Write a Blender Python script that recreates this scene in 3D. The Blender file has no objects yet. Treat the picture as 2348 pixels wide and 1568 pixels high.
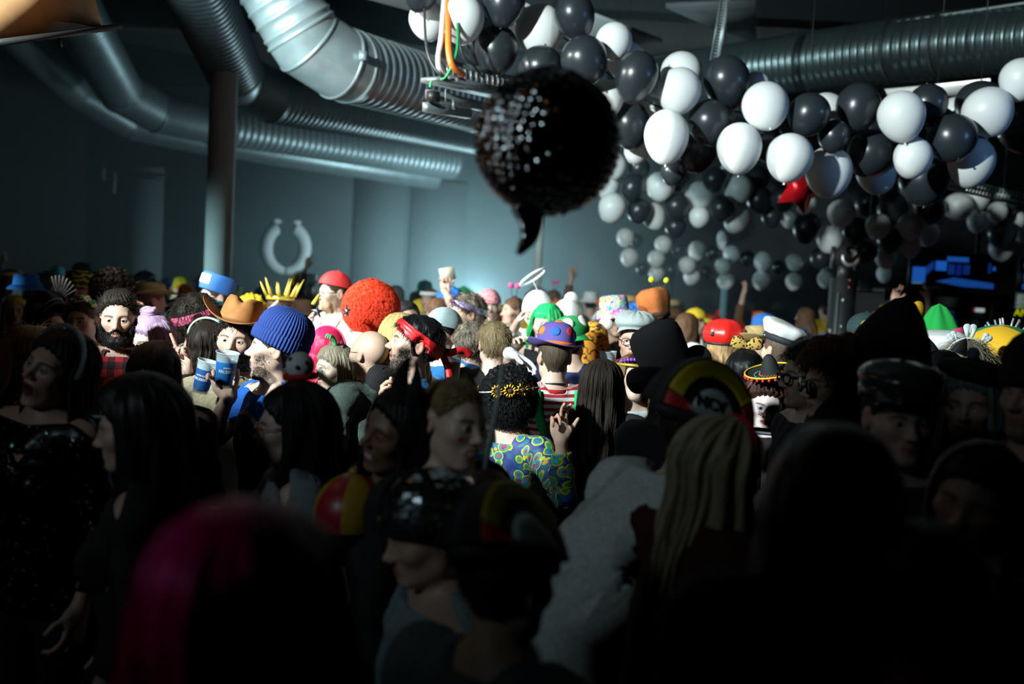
import bpy, bmesh, math, random
import numpy as np
from mathutils import Vector, Matrix, noise

# ------------------------------------------------------------------ camera
SC = bpy.context.scene
COL = SC.collection
W, H = 2348, 1568
FPX = 35.0 / 36.0 * W
CAM_Z = 2.05
PITCH = math.radians(3.8)
ROLL = math.radians(3.0)
_f = Vector((0, math.cos(PITCH), -math.sin(PITCH)))
_r0 = Vector((1, 0, 0))
_u0 = _r0.cross(_f)
_r = _r0 * math.cos(ROLL) + _u0 * math.sin(ROLL)
_u = -_r0 * math.sin(ROLL) + _u0 * math.cos(ROLL)
CAM_P = Vector((0, 0, CAM_Z))

def at(px, py, d):
    """world point seen at a pixel of the photograph, d metres along the view axis"""
    return CAM_P + _f * d + _r * ((px - W / 2) / FPX * d) - _u * ((py - H / 2) / FPX * d)

def proj(p):
    v = Vector(p) - CAM_P
    d = v.dot(_f)
    return (W / 2 + FPX * v.dot(_r) / d, H / 2 - FPX * v.dot(_u) / d, d)

cam_data = bpy.data.cameras.new('camera')
cam = bpy.data.objects.new('camera', cam_data)
COL.objects.link(cam)
cam_data.lens = 35.0
cam_data.sensor_width = 36.0
cam_data.clip_end = 200
cam.matrix_world = Matrix(((_r.x, _u.x, -_f.x, 0), (_r.y, _u.y, -_f.y, 0), (_r.z, _u.z, -_f.z, CAM_Z), (0, 0, 0, 1)))
cam_data.dof.use_dof = True
cam_data.dof.focus_distance = 4.5
cam_data.dof.aperture_fstop = 1.4
SC.camera = cam

# ------------------------------------------------------------------ world, exposure, lights
SC.view_settings.view_transform = 'Standard'
SC.view_settings.look = 'None'
SC.view_settings.gamma = 1.0
SC.view_settings.exposure = 0.0
SC.view_settings.use_curve_mapping = False
SC.cycles.use_denoising = True
SC.cycles.max_bounces = 6
SC.cycles.diffuse_bounces = 3
SC.cycles.glossy_bounces = 3
SC.cycles.transmission_bounces = 6
SC.cycles.transparent_max_bounces = 12
SC.cycles.volume_bounces = 0
SC.cycles.sample_clamp_indirect = 4.0
SC.cycles.caustics_reflective = False
SC.cycles.caustics_refractive = False

wd = bpy.data.worlds.new('dark_hall')
SC.world = wd
wd.use_nodes = True
wd.node_tree.nodes['Background'].inputs[0].default_value = (0.02, 0.10, 0.12, 1)
wd.node_tree.nodes['Background'].inputs[1].default_value = 0.02

def look_at(o, target):
    d = Vector(target) - o.location
    o.rotation_euler = d.to_track_quat('-Z', 'Y').to_euler()

def spot(name, loc, target, power, angle, blend, color, size=0.08):
    l = bpy.data.lights.new(name, 'SPOT')
    l.energy = power; l.spot_size = math.radians(angle); l.spot_blend = blend
    l.color = color; l.shadow_soft_size = size
    o = bpy.data.objects.new(name, l); COL.objects.link(o)
    o.location = loc; look_at(o, target)
    return o

def lamp(name, loc, power, color, size=0.2):
    l = bpy.data.lights.new(name, 'POINT')
    l.energy = power; l.color = color; l.shadow_soft_size = size
    o = bpy.data.objects.new(name, l); COL.objects.link(o); o.location = loc
    return o

KEY = spot('key_stage_light', (-4.2, .6, 4.35), (.68, 6.84, 3.24), 4500, 49, .14, (.86, 1.0, 1.0), .10)
spot('back_stage_light', (-5.6, 5.2, 4.6), (.2, 7.4, 1.7), 3900, 36, .5, (1.0, .98, .93), .12)
spot('duct_wash', (-4.6, 4.2, 2.9), (-1.3, 9.0, 4.2), 1500, 40, .8, (.62, .95, 1.0), .15)
spot('column_light', (-7.2, 6.6, 1.2), (-3.15, 10.7, 1.2), 1300, 34, .9, (.58, .95, 1.0), .15)
lamp('haze_glow', (-.6, 18.0, 1.5), 430, (.62, .90, 1.0), .4)
spot('haze_wash', (-.6, 16.6, 1.75), (-1.5, 21.8, .9), 1150, 118, 1.0, (.54, .90, 1.0), .25)
spot('blue_balloon_light', (6.4, 3.2, 3.6), (3.2, 5.9, 3.5), 160, 32, .7, (.18, .45, 1.0), .12)
lamp('warm_corner_lamp', (-1.75, 3.75, 3.25), 2.2, (1.0, .62, .34), .05)
for _k, (_z, _c, _e) in enumerate(((1.1, (.8, .95, 1), .8), (1.6, (1, .9, .85), 1), (2.0, (.75, .95, 1), 1.6), (2.35, (.8, .97, 1), 2), (2.7, (.8, .97, 1), 2), (3.1, (.7, .9, 1), 1.4), (3.6, (.7, .9, 1), 1.2), (4.2, (.7, .9, 1), 1.2))):
    spot('side_stage_lamp', (-2.5 - .12 * (_k % 2), 1.62 + .1 * (_k % 3), _z), (.08, 2.15, 2.49), _e * 2.0, 20, .6, _c, .062)
spot('amber_stage_lamp', (-1.6, .3, 4.9), (.08, 2.15, 2.49), 2, 24, .6, (1.0, .5, .2), .08)
spot('amber_stage_lamp', (-2.6, 2.6, 1.9), (.08, 2.15, 2.49), 1.5, 20, .6, (1.0, .45, .25), .07)
spot('foreground_fill', (-3.6, -1.0, 4.3), (.0, 3.1, 1.8), 170, 27, 1.0, (.70, .93, 1.0), .35)  # unseen fill spot added to lift the foreground out of the dark
spot('magenta_side_light', (-2.6, .9, 2.7), (-.3, 1.0, 1.72), 14, 14, .8, (1.0, .25, .75), .08)
HAZE_D = .026
spot('sequin_fill', (-4.2, .2, 3.4), (-1.35, 3.0, 1.2), 38, 26, 1.0, (.75, .93, 1.0), .25)  # unseen spot added to make the black sequins sparkle


# ------------------------------------------------------------------ helpers
def prop(o, label=None, cat=None, group=None, kind=None):
    if label: o['label'] = label
    if cat: o['category'] = cat
    if group: o['group'] = group
    if kind: o['kind'] = kind
    return o

def link(o, parent=None):
    COL.objects.link(o)
    if parent is not None: o.parent = parent
    return o

def empty(name, loc, rz=0.0):
    o = bpy.data.objects.new(name, None)
    o.empty_display_size = 0.1
    COL.objects.link(o); o.location = loc; o.rotation_euler = (0, 0, rz)
    return o

def mesh_np(name, V, F, mats=None, smooth=True, col=None, uv=None, fm=None):
    """mesh from arrays: V (n,3); F list of tuples or (m,k) array"""
    me = bpy.data.meshes.new(name)
    V = np.asarray(V, dtype=np.float32).reshape(-1, 3)
    if isinstance(F, np.ndarray) and F.ndim == 2:
        m, k = F.shape
        loops = F.astype(np.int32).ravel(); starts = np.arange(0, m * k, k, dtype=np.int32)
    else:
        lens = np.fromiter((len(f) for f in F), dtype=np.int32)
        loops = np.fromiter((i for f in F for i in f), dtype=np.int32)
        starts = np.concatenate(([0], np.cumsum(lens)[:-1])).astype(np.int32)
        m = len(lens)
    me.vertices.add(len(V)); me.vertices.foreach_set('co', V.ravel())
    me.loops.add(len(loops)); me.loops.foreach_set('vertex_index', loops)
    me.polygons.add(m); me.polygons.foreach_set('loop_start', starts)
    if smooth: me.polygons.foreach_set('use_smooth', np.ones(m, dtype=bool))
    if fm is not None: me.polygons.foreach_set('material_index', np.asarray(fm, dtype=np.int32))
    me.update(calc_edges=True)
    me.validate()
    if col is not None and len(me.vertices) == len(V):
        a = me.color_attributes.new('col', 'FLOAT_COLOR', 'POINT')
        c = np.ones((len(V), 4), dtype=np.float32); c[:, :3] = col
        a.data.foreach_set('color', c.ravel())
    if uv is not None and len(me.vertices) == len(V):
        a = me.attributes.new('flow', 'FLOAT_VECTOR', 'POINT')
        c = np.zeros((len(V), 3), dtype=np.float32); c[:, :uv.shape[1]] = uv
        a.data.foreach_set('vector', c.ravel())
    for mt in (mats if isinstance(mats, (list, tuple)) else [mats]):
        if mt is not None: me.materials.append(mt)
    return me

def mobj(name, V, F, mat, parent=None, **k):
    o = bpy.data.objects.new(name, mesh_np(name, V, F, mat, **k))
    return link(o, parent)

class MB:
    """collects simple shapes into one mesh"""
    def __init__(s): s.V = []; s.F = []; s.n = 0; s.fm = []
    def add(s, V, F, mi=0):
        V = np.asarray(V, dtype=float).reshape(-1, 3)
        s.V.append(V); s.F += [tuple(int(i) + s.n for i in f) for f in F]; s.n += len(V); s.fm += [mi] * len(F)
        return s
    def box(s, c, size, R=None, mi=0):
        V = np.array([(x, y, z) for x in (-.5, .5) for y in (-.5, .5) for z in (-.5, .5)]) * np.asarray(size, float)
        if R is not None: V = V @ np.asarray(R).T
        V = V + np.asarray(c, float)
        return s.add(V, [(0, 1, 3, 2), (4, 6, 7, 5), (0, 4, 5, 1), (2, 3, 7, 6), (0, 2, 6, 4), (1, 5, 7, 3)], mi)
    def tube(s, pts, r, n=8, cap=True, mi=0):
        V, F = tube(pts, r, n, cap); return s.add(V, F, mi)
    def lathe(s, prof, n=24, sy=1.0, c=(0, 0, 0), mi=0):
        V, F = lathe(prof, n, sy); return s.add(V + np.asarray(c, float), F, mi)
    def ball(s, c, r, n=10, m=8, mi=0):
        V, F = ball(n, m); return s.add(V * np.asarray(r, float) + np.asarray(c, float), F, mi)
    def build(s, name, mat, parent=None, smooth=True, M=None, **k):
        V = np.concatenate(s.V)
        if M is not None: V = xf(M, V)
        return mobj(name, V, s.F, mat, parent, smooth=smooth, fm=s.fm, **k)

def xf(M, V):
    M = np.asarray(M, float); V = np.asarray(V, float)
    return V @ M[:3, :3].T + M[:3, 3]

def ball(n=16, m=12):
    V = [(0, 0, 1)]
    for j in range(1, m):
        t = math.pi * j / m
        for i in range(n):
            a = 2 * math.pi * i / n
            V.append((math.sin(t) * math.cos(a), math.sin(t) * math.sin(a), math.cos(t)))
    V.append((0, 0, -1))
    F = [(0, 1 + i, 1 + (i + 1) % n) for i in range(n)]
    for j in range(m - 2):
        b = 1 + j * n
        F += [(b + i, b + n + i, b + n + (i + 1) % n, b + (i + 1) % n) for i in range(n)]
    b = 1 + (m - 2) * n; e = len(V) - 1
    F += [(b + i, e, b + (i + 1) % n) for i in range(n)]
    return np.array(V), F

def lathe(prof, n=24, sy=1.0):
    V = []; F = []
    for r, z in prof:
        for i in range(n):
            a = 2 * math.pi * i / n
            V.append((r * math.cos(a), r * math.sin(a) * sy, z))
    for j in range(len(prof) - 1):
        b = j * n
        F += [(b + i, b + (i + 1) % n, b + n + (i + 1) % n, b + n + i) for i in range(n)]
    return np.array(V), F

def tube(pts, r, n=8, cap=True):
    P = [Vector(p) for p in pts]; m = len(P)
    rs = r if hasattr(r, '__len__') else [r] * m
    V = []; F = []; ref = None
    for k in range(m):
        t = (P[min(k + 1, m - 1)] - P[max(k - 1, 0)])
        t = t.normalized() if t.length > 1e-9 else Vector((0, 0, 1))
        if ref is None:
            ref = Vector((0, 0, 1)) if abs(t.z) < .9 else Vector((1, 0, 0))
        a = (ref - t * ref.dot(t)); a = a.normalized() if a.length > 1e-6 else t.orthogonal().normalized()
        b = t.cross(a); ref = a
        for i in range(n):
            q = 2 * math.pi * i / n
            V.append(P[k] + (a * math.cos(q) + b * math.sin(q)) * rs[k])
    for k in range(m - 1):
        c = k * n
        F += [(c + i, c + (i + 1) % n, c + n + (i + 1) % n, c + n + i) for i in range(n)]
    if cap:
        F.append(tuple(range(n - 1, -1, -1))); F.append(tuple(range((m - 1) * n, m * n)))
    return np.array([tuple(v) for v in V]), F

def spline(pts, n=8):
    """Catmull-Rom through pts"""
    P = [np.asarray(p, float) for p in pts]; P = [2 * P[0] - P[1]] + P + [2 * P[-1] - P[-2]]
    out = []
    for k in range(1, len(P) - 2):
        for i in range(n):
            t = i / n
            out.append(.5 * ((2 * P[k]) + (P[k + 1] - P[k - 1]) * t + (2 * P[k - 1] - 5 * P[k] + 4 * P[k + 1] - P[k + 2]) * t * t
                             + (3 * P[k] - P[k - 1] - 3 * P[k + 1] + P[k + 2]) * t ** 3))
    out.append(P[-2]); return out

def sstep(a, b, x):
    t = np.clip((x - a) / (b - a), 0, 1); return t * t * (3 - 2 * t)

def rotv(axis, ang):
    return np.array(Matrix.Rotation(ang, 3, Vector(axis)))

def minrot(a, b):
    return np.array(Vector(a).normalized().rotation_difference(Vector(b).normalized()).to_matrix())

def wob(P, f=20.0, seed=0.0):
    """cheap smooth pseudo-noise on points, about -1..1"""
    x, y, z = P[:, 0] * f, P[:, 1] * f, P[:, 2] * f
    s = seed * 1.7
    return (np.sin(x * 1.0 + 1.3 * np.sin(y * .8 + s) + s) + np.sin(y * 1.1 + 1.7 * np.sin(z * .7 - s) + 2 * s) +
            np.sin(z * .9 + 1.5 * np.sin(x * 1.2 + .5 * s) + 3 * s)) / 3.0

# ------------------------------------------------------------------ materials
MATS = {}
def mat(name, color=(.5, .5, .5), rough=.6, metal=0.0, noise_amt=0.0, noise_scale=60.0, bump=0.0, emit=None, estr=0.0,
        attr=None, spec=.5, stretch=None, sheen=0.0, trans=0.0, alpha=1.0):
    if name in MATS: return MATS[name]
    if not color: color = (.5, .5, .5)
    m = bpy.data.materials.new(name); m.use_nodes = True
    nt = m.node_tree; b = nt.nodes['Principled BSDF']
    b.inputs['Base Color'].default_value = (*color, 1)
    b.inputs['Roughness'].default_value = rough
    b.inputs['Metallic'].default_value = metal
    b.inputs['Specular IOR Level'].default_value = spec
    if sheen: b.inputs['Sheen Weight'].default_value = sheen
    if trans:
        b.inputs['Transmission Weight'].default_value = trans
    if alpha < 1: b.inputs['Alpha'].default_value = alpha
    if emit is not None:
        b.inputs['Emission Color'].default_value = (*emit, 1); b.inputs['Emission Strength'].default_value = estr
    src = None
    if attr:
        a = nt.nodes.new('ShaderNodeAttribute'); a.attribute_name = attr; src = a.outputs['Color']
        nt.links.new(src, b.inputs['Base Color'])
    if noise_amt or bump:
        if stretch:
            at_ = nt.nodes.new('ShaderNodeAttribute'); at_.attribute_name = 'flow'; vec = at_.outputs['Vector']
            mp = nt.nodes.new('ShaderNodeMapping'); mp.inputs['Scale'].default_value = stretch
            nt.links.new(vec, mp.inputs['Vector']); vec = mp.outputs['Vector']
        else:
            tc = nt.nodes.new('ShaderNodeTexCoord'); vec = tc.outputs['Object']
        nz = nt.nodes.new('ShaderNodeTexNoise'); nz.inputs['Scale'].default_value = 1.0 if stretch else noise_scale
        nz.inputs['Detail'].default_value = 3.0
        nt.links.new(vec, nz.inputs['Vector'])
        if noise_amt:
            mr = nt.nodes.new('ShaderNodeMapRange')
            mr.inputs['From Min'].default_value = .3; mr.inputs['From Max'].default_value = .7
            mr.inputs['To Min'].default_value = 1 - noise_amt; mr.inputs['To Max'].default_value = 1 + noise_amt
            nt.links.new(nz.outputs['Fac'], mr.inputs['Value'])
            mx = nt.nodes.new('ShaderNodeVectorMath'); mx.operation = 'SCALE'
            if src is not None: nt.links.new(src, mx.inputs[0])
            else: mx.inputs[0].default_value = color
            nt.links.new(mr.outputs['Result'], mx.inputs['Scale'])
            nt.links.new(mx.outputs['Vector'], b.inputs['Base Color'])
        if bump:
            bp = nt.nodes.new('ShaderNodeBump'); bp.inputs['Strength'].default_value = bump; bp.inputs['Distance'].default_value = .004
            nt.links.new(nz.outputs['Fac'], bp.inputs['Height']); nt.links.new(bp.outputs['Normal'], b.inputs['Normal'])
    MATS[name] = m
    return m

def cloth(name, color, rough=.85): return mat('fabric_' + name, color, rough, noise_amt=.18, noise_scale=90, bump=.25, spec=.25)
def hairm(name, color, rough=.55, amt=.55): return mat('hair_' + name, color, rough, noise_amt=amt, bump=.6, stretch=(30, 2.2, 3), spec=.18)

class NT:
    """small node helper"""
    def __init__(s, name, rough=.8):
        s.m = bpy.data.materials.new(name); s.m.use_nodes = True; s.t = s.m.node_tree
        s.b = s.t.nodes['Principled BSDF']; s.b.inputs['Roughness'].default_value = rough
    def n(s, typ, **k):
        o = s.t.nodes.new(typ)
        for a, v in k.items(): setattr(o, a, v)
        return o
    def l(s, a, b): s.t.links.new(a, b)
    def math(s, op, a, b=None, c=None):
        o = s.n('ShaderNodeMath', operation=op)
        for i, v in enumerate((a, b, c)):
            if v is None: continue
            if isinstance(v, (int, float)): o.inputs[i].default_value = v
            else: s.l(v, o.inputs[i])
        return o.outputs[0]
    def mix(s, f, a, b):
        o = s.n('ShaderNodeMix', data_type='RGBA')
        for sock, v in ((o.inputs[0], f), (o.inputs[6], a), (o.inputs[7], b)):
            if isinstance(v, tuple): sock.default_value = (*v, 1)
            elif isinstance(v, (int, float)): sock.default_value = v
            else: s.l(v, sock)
        return o.outputs[2]

# ------------------------------------------------------------------ one continuous human body (distance field -> surface), posed later
def _smin(a, b, k):
    h = np.maximum(k - np.abs(a - b), 0) / k
    return np.minimum(a, b) - h * h * k * .25
def _smax(a, b, k): return -_smin(-a, -b, k)

def _ell(X, Y, Z, c, r):
    x = (X - c[0]) / r[0]; y = (Y - c[1]) / r[1]; z = (Z - c[2]) / r[2]
    k0 = np.sqrt(x * x + y * y + z * z) + 1e-9
    k1 = np.sqrt((x / r[0]) ** 2 + (y / r[1]) ** 2 + (z / r[2]) ** 2) + 1e-9
    return k0 * (k0 - 1) / k1
def _cone(X, Y, Z, a, b, ra, rb):
    ba = np.subtract(b, a).astype(np.float32); L = float(ba @ ba)
    px, py, pz = X - a[0], Y - a[1], Z - a[2]
    t = np.clip((px * ba[0] + py * ba[1] + pz * ba[2]) / L, 0, 1)
    return np.sqrt((px - t * ba[0]) ** 2 + (py - t * ba[1]) ** 2 + (pz - t * ba[2]) ** 2) - (ra + (rb - ra) * t)

FB = [-.031, -.0105, .0105, .030]; FT = [-.044, -.014, .017, .045]; FL = [.072, .082, .076, .060]
def _axes(segs):
    out = []
    for a, b, s in segs:
        n = max(1, round((b - a) / s)); out += list(np.linspace(a, b, n, endpoint=False))
    out.append(segs[-1][1]); return np.array(out, dtype=np.float32)

def canonical(female=False):
    xs = _axes([(0, .102, .0032), (.102, .66, .014), (.66, .92, .0045)])
    ys = _axes([(-.22, -.135, .02), (-.135, .13, .0034), (.13, .17, .013)])
    zs = _axes([(-.02, 1.365, .026), (1.365, 1.48, .0045), (1.48, 1.785, .0034)])
    X, Y, Z = np.meshgrid(xs, ys, zs, indexing='ij', sparse=True)
    e = lambda *a: _ell(X, Y, Z, *a)
    c = lambda *a: _cone(X, Y, Z, *a)
    fm = female
    D = e((0, .0, 1.29), (.150 if fm else .170, .100 if fm else .112, .20))
    D = _smin(D, e((0, .01, 1.08), (.125 if fm else .148, .095, .20)), .10)
    D = _smin(D, e((0, .015, .92), (.172 if fm else .165, .118, .13)), .08)
    if fm: D = _smin(D, e((.075, -.095, 1.27), (.062, .055, .062)), .04)
    D = _smin(D, c((0, .02, 1.50), (.155, .018, 1.435), .040, .045), .05)
    D = _smin(D, c((.0, .012, 1.40), (.165, .012, 1.42), .06, .055), .06)
    D = _smin(D, c((.09, 0, .90), (.095, 0, .50), .086, .056), .05)
    D = _smin(D, c((.095, 0, .50), (.095, .015, .09), .056, .038), .03)
    D = _smin(D, c((.095, .03, .04), (.105, -.16, .03), .040, .030), .03)
    ar = .88 if fm else 1.0
    D = _smin(D, c((.175, .01, 1.425), (.46, .015, 1.425), .052 * ar, .040 * ar), .04)
    D = _smin(D, c((.46, .015, 1.425), (.56, .013, 1.425), .040 * ar, .039 * ar), .02)
    D = _smin(D, c((.56, .013, 1.425), (.715, .0, 1.425), .039 * ar, .026 * ar), .02)
    D = _smin(D, c((0, .022, 1.45), (0, .006, 1.59), .052 if fm else .060, .050 if fm else .056), .035)
    # hand block
    i0 = int(np.searchsorted(xs, .67)); z0 = int(np.searchsorted(zs, 1.35)); z1 = int(np.searchsorted(zs, 1.49))
    sl = (slice(i0, None), slice(None), slice(z0, z1))
    Xh, Yh, Zh = X[i0:], Y, Z[:, :, z0:z1]
    hd = _ell(Xh, Yh, Zh, (.765, 0, 1.425), (.056, .045, .017))
    hd = _smin(hd, _cone(Xh, Yh, Zh, (.715, 0, 1.425), (.75, 0, 1.425), .026, .022), .02)
    hd = _smin(hd, _ell(Xh, Yh, Zh, (.742, -.026, 1.418), (.028, .018, .017)), .012)
    fi = np.full(hd.shape, 9., np.float32)
    for b, t, L in zip(FB, FT, FL):
        fi = np.minimum(fi, _cone(Xh, Yh, Zh, (.79, b * .95, 1.425), (.812 + L, t, 1.423), .0092, .0072))
    hd = _smin(hd, fi, .008)
    th = _smin(_cone(Xh, Yh, Zh, (.738, -.032, 1.419), (.772, -.062, 1.412), .0125, .0105),
               _cone(Xh, Yh, Zh, (.772, -.062, 1.412), (.803, -.078, 1.409), .0105, .0080), .004)
    hd = _smin(hd, th, .012)
    D[sl] = _smin(D[sl], hd, .02)
    # head block
    i1 = int(np.searchsorted(xs, .115)); z0 = int(np.searchsorted(zs, 1.44))
    sl = (slice(0, i1), slice(None), slice(z0, None))
    X, Z = X[:i1], Z[:, :, z0:]
    h = e((0, .014, 1.672), (.0765, .097, .086))
    h = _smin(h, e((0, -.030, 1.612), (.060, .060, .086)), .045)
    jw = .044 if fm else .050
    h = _smin(h, c((jw, .0, 1.582), (.016, -.066, 1.546), .022, .020), .03)
    h = _smin(h, e((0, -.074, 1.546), (.020 if fm else .024, .019, .018)), .02)
    h = _smin(h, e((.043, -.058, 1.626), (.022, .020, .018)), .03)
    h = _smin(h, c((0, -.081, 1.664), (.040, -.068, 1.667), .013, .011), .02)
    h = _smax(h, -e((.031, -.099, 1.647), (.019, .016, .0125)), .014)
    h = _smin(h, e((.031, -.0775, 1.6465), (.0155, .0140, .0135)), .005)
    h = _smax(h, -e((.0312, -.096, 1.6462), (.0125, .0125, .0043)), .003)
    h = _smin(h, c((0, -.086, 1.655), (0, -.108, 1.618), .0075, .0105), .014)
    h = _smin(h, e((0, -.110, 1.616), (.0115, .012, .0105)), .006)
    h = _smin(h, e((.0125, -.100, 1.612), (.0075, .010, .0075)), .006)
    h = _smax(h, -e((.0065, -.106, 1.6055), (.0036, .006, .004)), .003)
    h = _smin(h, e((0, -.077, 1.583), (.028, .018, .022)), .015)
    h = _smin(h, c((0, -.0935, 1.5885), (.021, -.086, 1.5840), .0058, .0035), .006)
    h = _smin(h, c((0, -.0925, 1.5765), (.018, -.086, 1.5800), .0072, .0040), .006)
    h = _smax(h, -c((0, -.103, 1.5828), (.024, -.092, 1.5822), .0036, .003), .003)
    ear = e((.080, .018, 1.640), (.0085, .019, .031))
    ear = _smax(ear, -e((.0885, .013, 1.643), (.0075, .010, .017)), .004)
    h = _smin(h, ear, .010)
    D[sl] = _smin(D[sl], h, .02)
    # mirror and extract
    D = np.concatenate((D[:0:-1], D), axis=0); xs = np.concatenate((-xs[:0:-1], xs))
    return surface_net(D, xs, ys, zs)

def surface_net(D, xs, ys, zs):
    S = D < 0
    n = D.shape
    cs = [(i, j, k) for i in (0, 1) for j in (0, 1) for k in (0, 1)]
    cnt = np.zeros((n[0] - 1, n[1] - 1, n[2] - 1), np.int8)
    for i, j, k in cs: cnt += S[i:n[0] - 1 + i, j:n[1] - 1 + j, k:n[2] - 1 + k]
    I = np.argwhere((cnt > 0) & (cnt < 8))
    idx = np.full(cnt.shape, -1, np.int32); idx[I[:, 0], I[:, 1], I[:, 2]] = np.arange(len(I))
    acc = np.zeros((len(I), 3)); num = np.zeros(len(I))
    ax = (xs, ys, zs)
    for a in cs:
        for d in range(3):
            if a[d]: continue
            b = list(a); b[d] = 1
            A = I + np.array(a); B = I + np.array(b)
            da = D[A[:, 0], A[:, 1], A[:, 2]]; db = D[B[:, 0], B[:, 1], B[:, 2]]
            m = (da < 0) != (db < 0)
            t = np.where(m, da / np.where(m, da - db, 1), 0)
            for q in range(3):
                pa = ax[q][A[:, q]]; pb = ax[q][B[:, q]]
                acc[:, q] += np.where(m, pa + (pb - pa) * t, 0)
            num += m
    V = acc / num[:, None]
    Fs = []
    for d in range(3):
        sl0 = [slice(None)] * 3; sl1 = [slice(None)] * 3
        sl0[d] = slice(0, n[d] - 1); sl1[d] = slice(1, n[d])
        E = np.argwhere(S[tuple(sl0)] != S[tuple(sl1)])
        o = [q for q in range(3) if q != d]
        E = E[(E[:, o[0]] > 0) & (E[:, o[0]] < n[o[0]] - 1) & (E[:, o[1]] > 0) & (E[:, o[1]] < n[o[1]] - 1)]
        q = []
        for da, db in ((-1, -1), (0, -1), (0, 0), (-1, 0)):
            G = E.copy(); G[:, o[0]] += da; G[:, o[1]] += db
            q.append(idx[G[:, 0], G[:, 1], G[:, 2]])
        q = np.stack(q, 1)
        flip = S[E[:, 0], E[:, 1], E[:, 2]]
        if d == 1: flip = ~flip
        q[~flip] = q[~flip][:, ::-1]
        Fs.append(q)
    F = np.concatenate(Fs)
    return V, F[(F >= 0).all(1)]

def _decim(V, F, ratio, protect=None):
    me = mesh_np('tmp', V, F)
    o = bpy.data.objects.new('tmp', me); COL.objects.link(o)
    md = o.modifiers.new('d', 'DECIMATE'); md.ratio = ratio; md.use_symmetry = False
    if protect is not None:
        vg = o.vertex_groups.new(name='k')
        for lev in np.unique(protect):
            vg.add(np.nonzero(protect == lev)[0].tolist(), float(lev), 'REPLACE')
        md.vertex_group = 'k'; md.vertex_group_factor = 2.0
    dg = bpy.context.evaluated_depsgraph_get(); ev = o.evaluated_get(dg); m2 = ev.to_mesh()
    V2 = np.empty(len(m2.vertices) * 3, np.float32); m2.vertices.foreach_get('co', V2)
    m2.calc_loop_triangles()
    T = np.empty(len(m2.loop_triangles) * 3, np.int32); m2.loop_triangles.foreach_get('vertices', T)
    ev.to_mesh_clear(); bpy.data.objects.remove(o); bpy.data.meshes.remove(me)
    return V2.reshape(-1, 3).astype(float), T.reshape(-1, 3)

def _lods(female):
    V, F = canonical(female)
    front = (V[:, 1] < -.02) & (V[:, 2] > 1.53)
    head = V[:, 2] > 1.50
    hand = np.abs(V[:, 0]) > .68
    keep = np.where(front, 1.0, np.where(head, .8, np.where(hand, .8, np.where((V[:, 2] > 1.15) & (np.abs(V[:, 0]) < .7), .45, 0.0))))
    A = _decim(V, F, .21, 1 - keep)
    B = _decim(V, F, .105, 1 - keep * .9)
    C = _decim(V, F, .025, 1 - keep * .8)
    return {'A': A, 'B': B, 'C': C}
CANON = {False: _lods(False), True: _lods(True)}
HC = np.array((0., .0, 1.645))       # head centre in the rest body
NECK = np.array((0., .03, 1.53))

def normals(V, F):
    n = np.zeros_like(V)
    a, b, c = V[F[:, 0]], V[F[:, 1]], V[F[:, 2]]
    fn = np.cross(b - a, c - a)
    for k in range(3): np.add.at(n, F[:, k], fn)
    return n / (np.linalg.norm(n, axis=1, keepdims=True) + 1e-12)

def rot_w(P, w, pivot, R):
    """rotate points by the weighted rotation R about a pivot"""
    q = Matrix(R.tolist()).to_quaternion(); ax, an = q.to_axis_angle()
    ax = np.array(ax); 
    if abs(an) < 1e-6: return P
    m = w > 0
    p = P[m] - pivot; th = (an * w[m])[:, None]
    P = P.copy()
    P[m] = pivot + p * np.cos(th) + np.cross(ax, p) * np.sin(th) + ax * (p @ ax)[:, None] * (1 - np.cos(th))
    return P

def ik(S, T, l1, l2, pole):
    S = np.asarray(S, float); T = np.asarray(T, float); d = T - S; L = np.linalg.norm(d)
    L2 = min(max(L, .08), l1 + l2 - 1e-3); u = d / L
    a = (l1 * l1 - l2 * l2 + L2 * L2) / (2 * L2); hgt = math.sqrt(max(l1 * l1 - a * a, 0))
    pole = np.asarray(pole, float); pp = pole - u * (pole @ u); pp /= np.linalg.norm(pp) + 1e-9
    E = S + u * a + pp * hgt; T2 = S + u * L2
    return (E - S) / l1, (T2 - E) / l2

class Arm:
    """one arm's pose; either directions or a wrist target in the body's own frame"""
    def __init__(s, up=None, fo=None, to=None, pole=None, roll=0.0, curl=(.3, .35, .35, .4, .45), bend=0.0, hand=None):
        s.up, s.fo, s.to, s.pole, s.roll, s.curl, s.bend, s.hand = up, fo, to, pole, roll, curl, bend, hand     # hand: (finger direction, palm direction)

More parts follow.
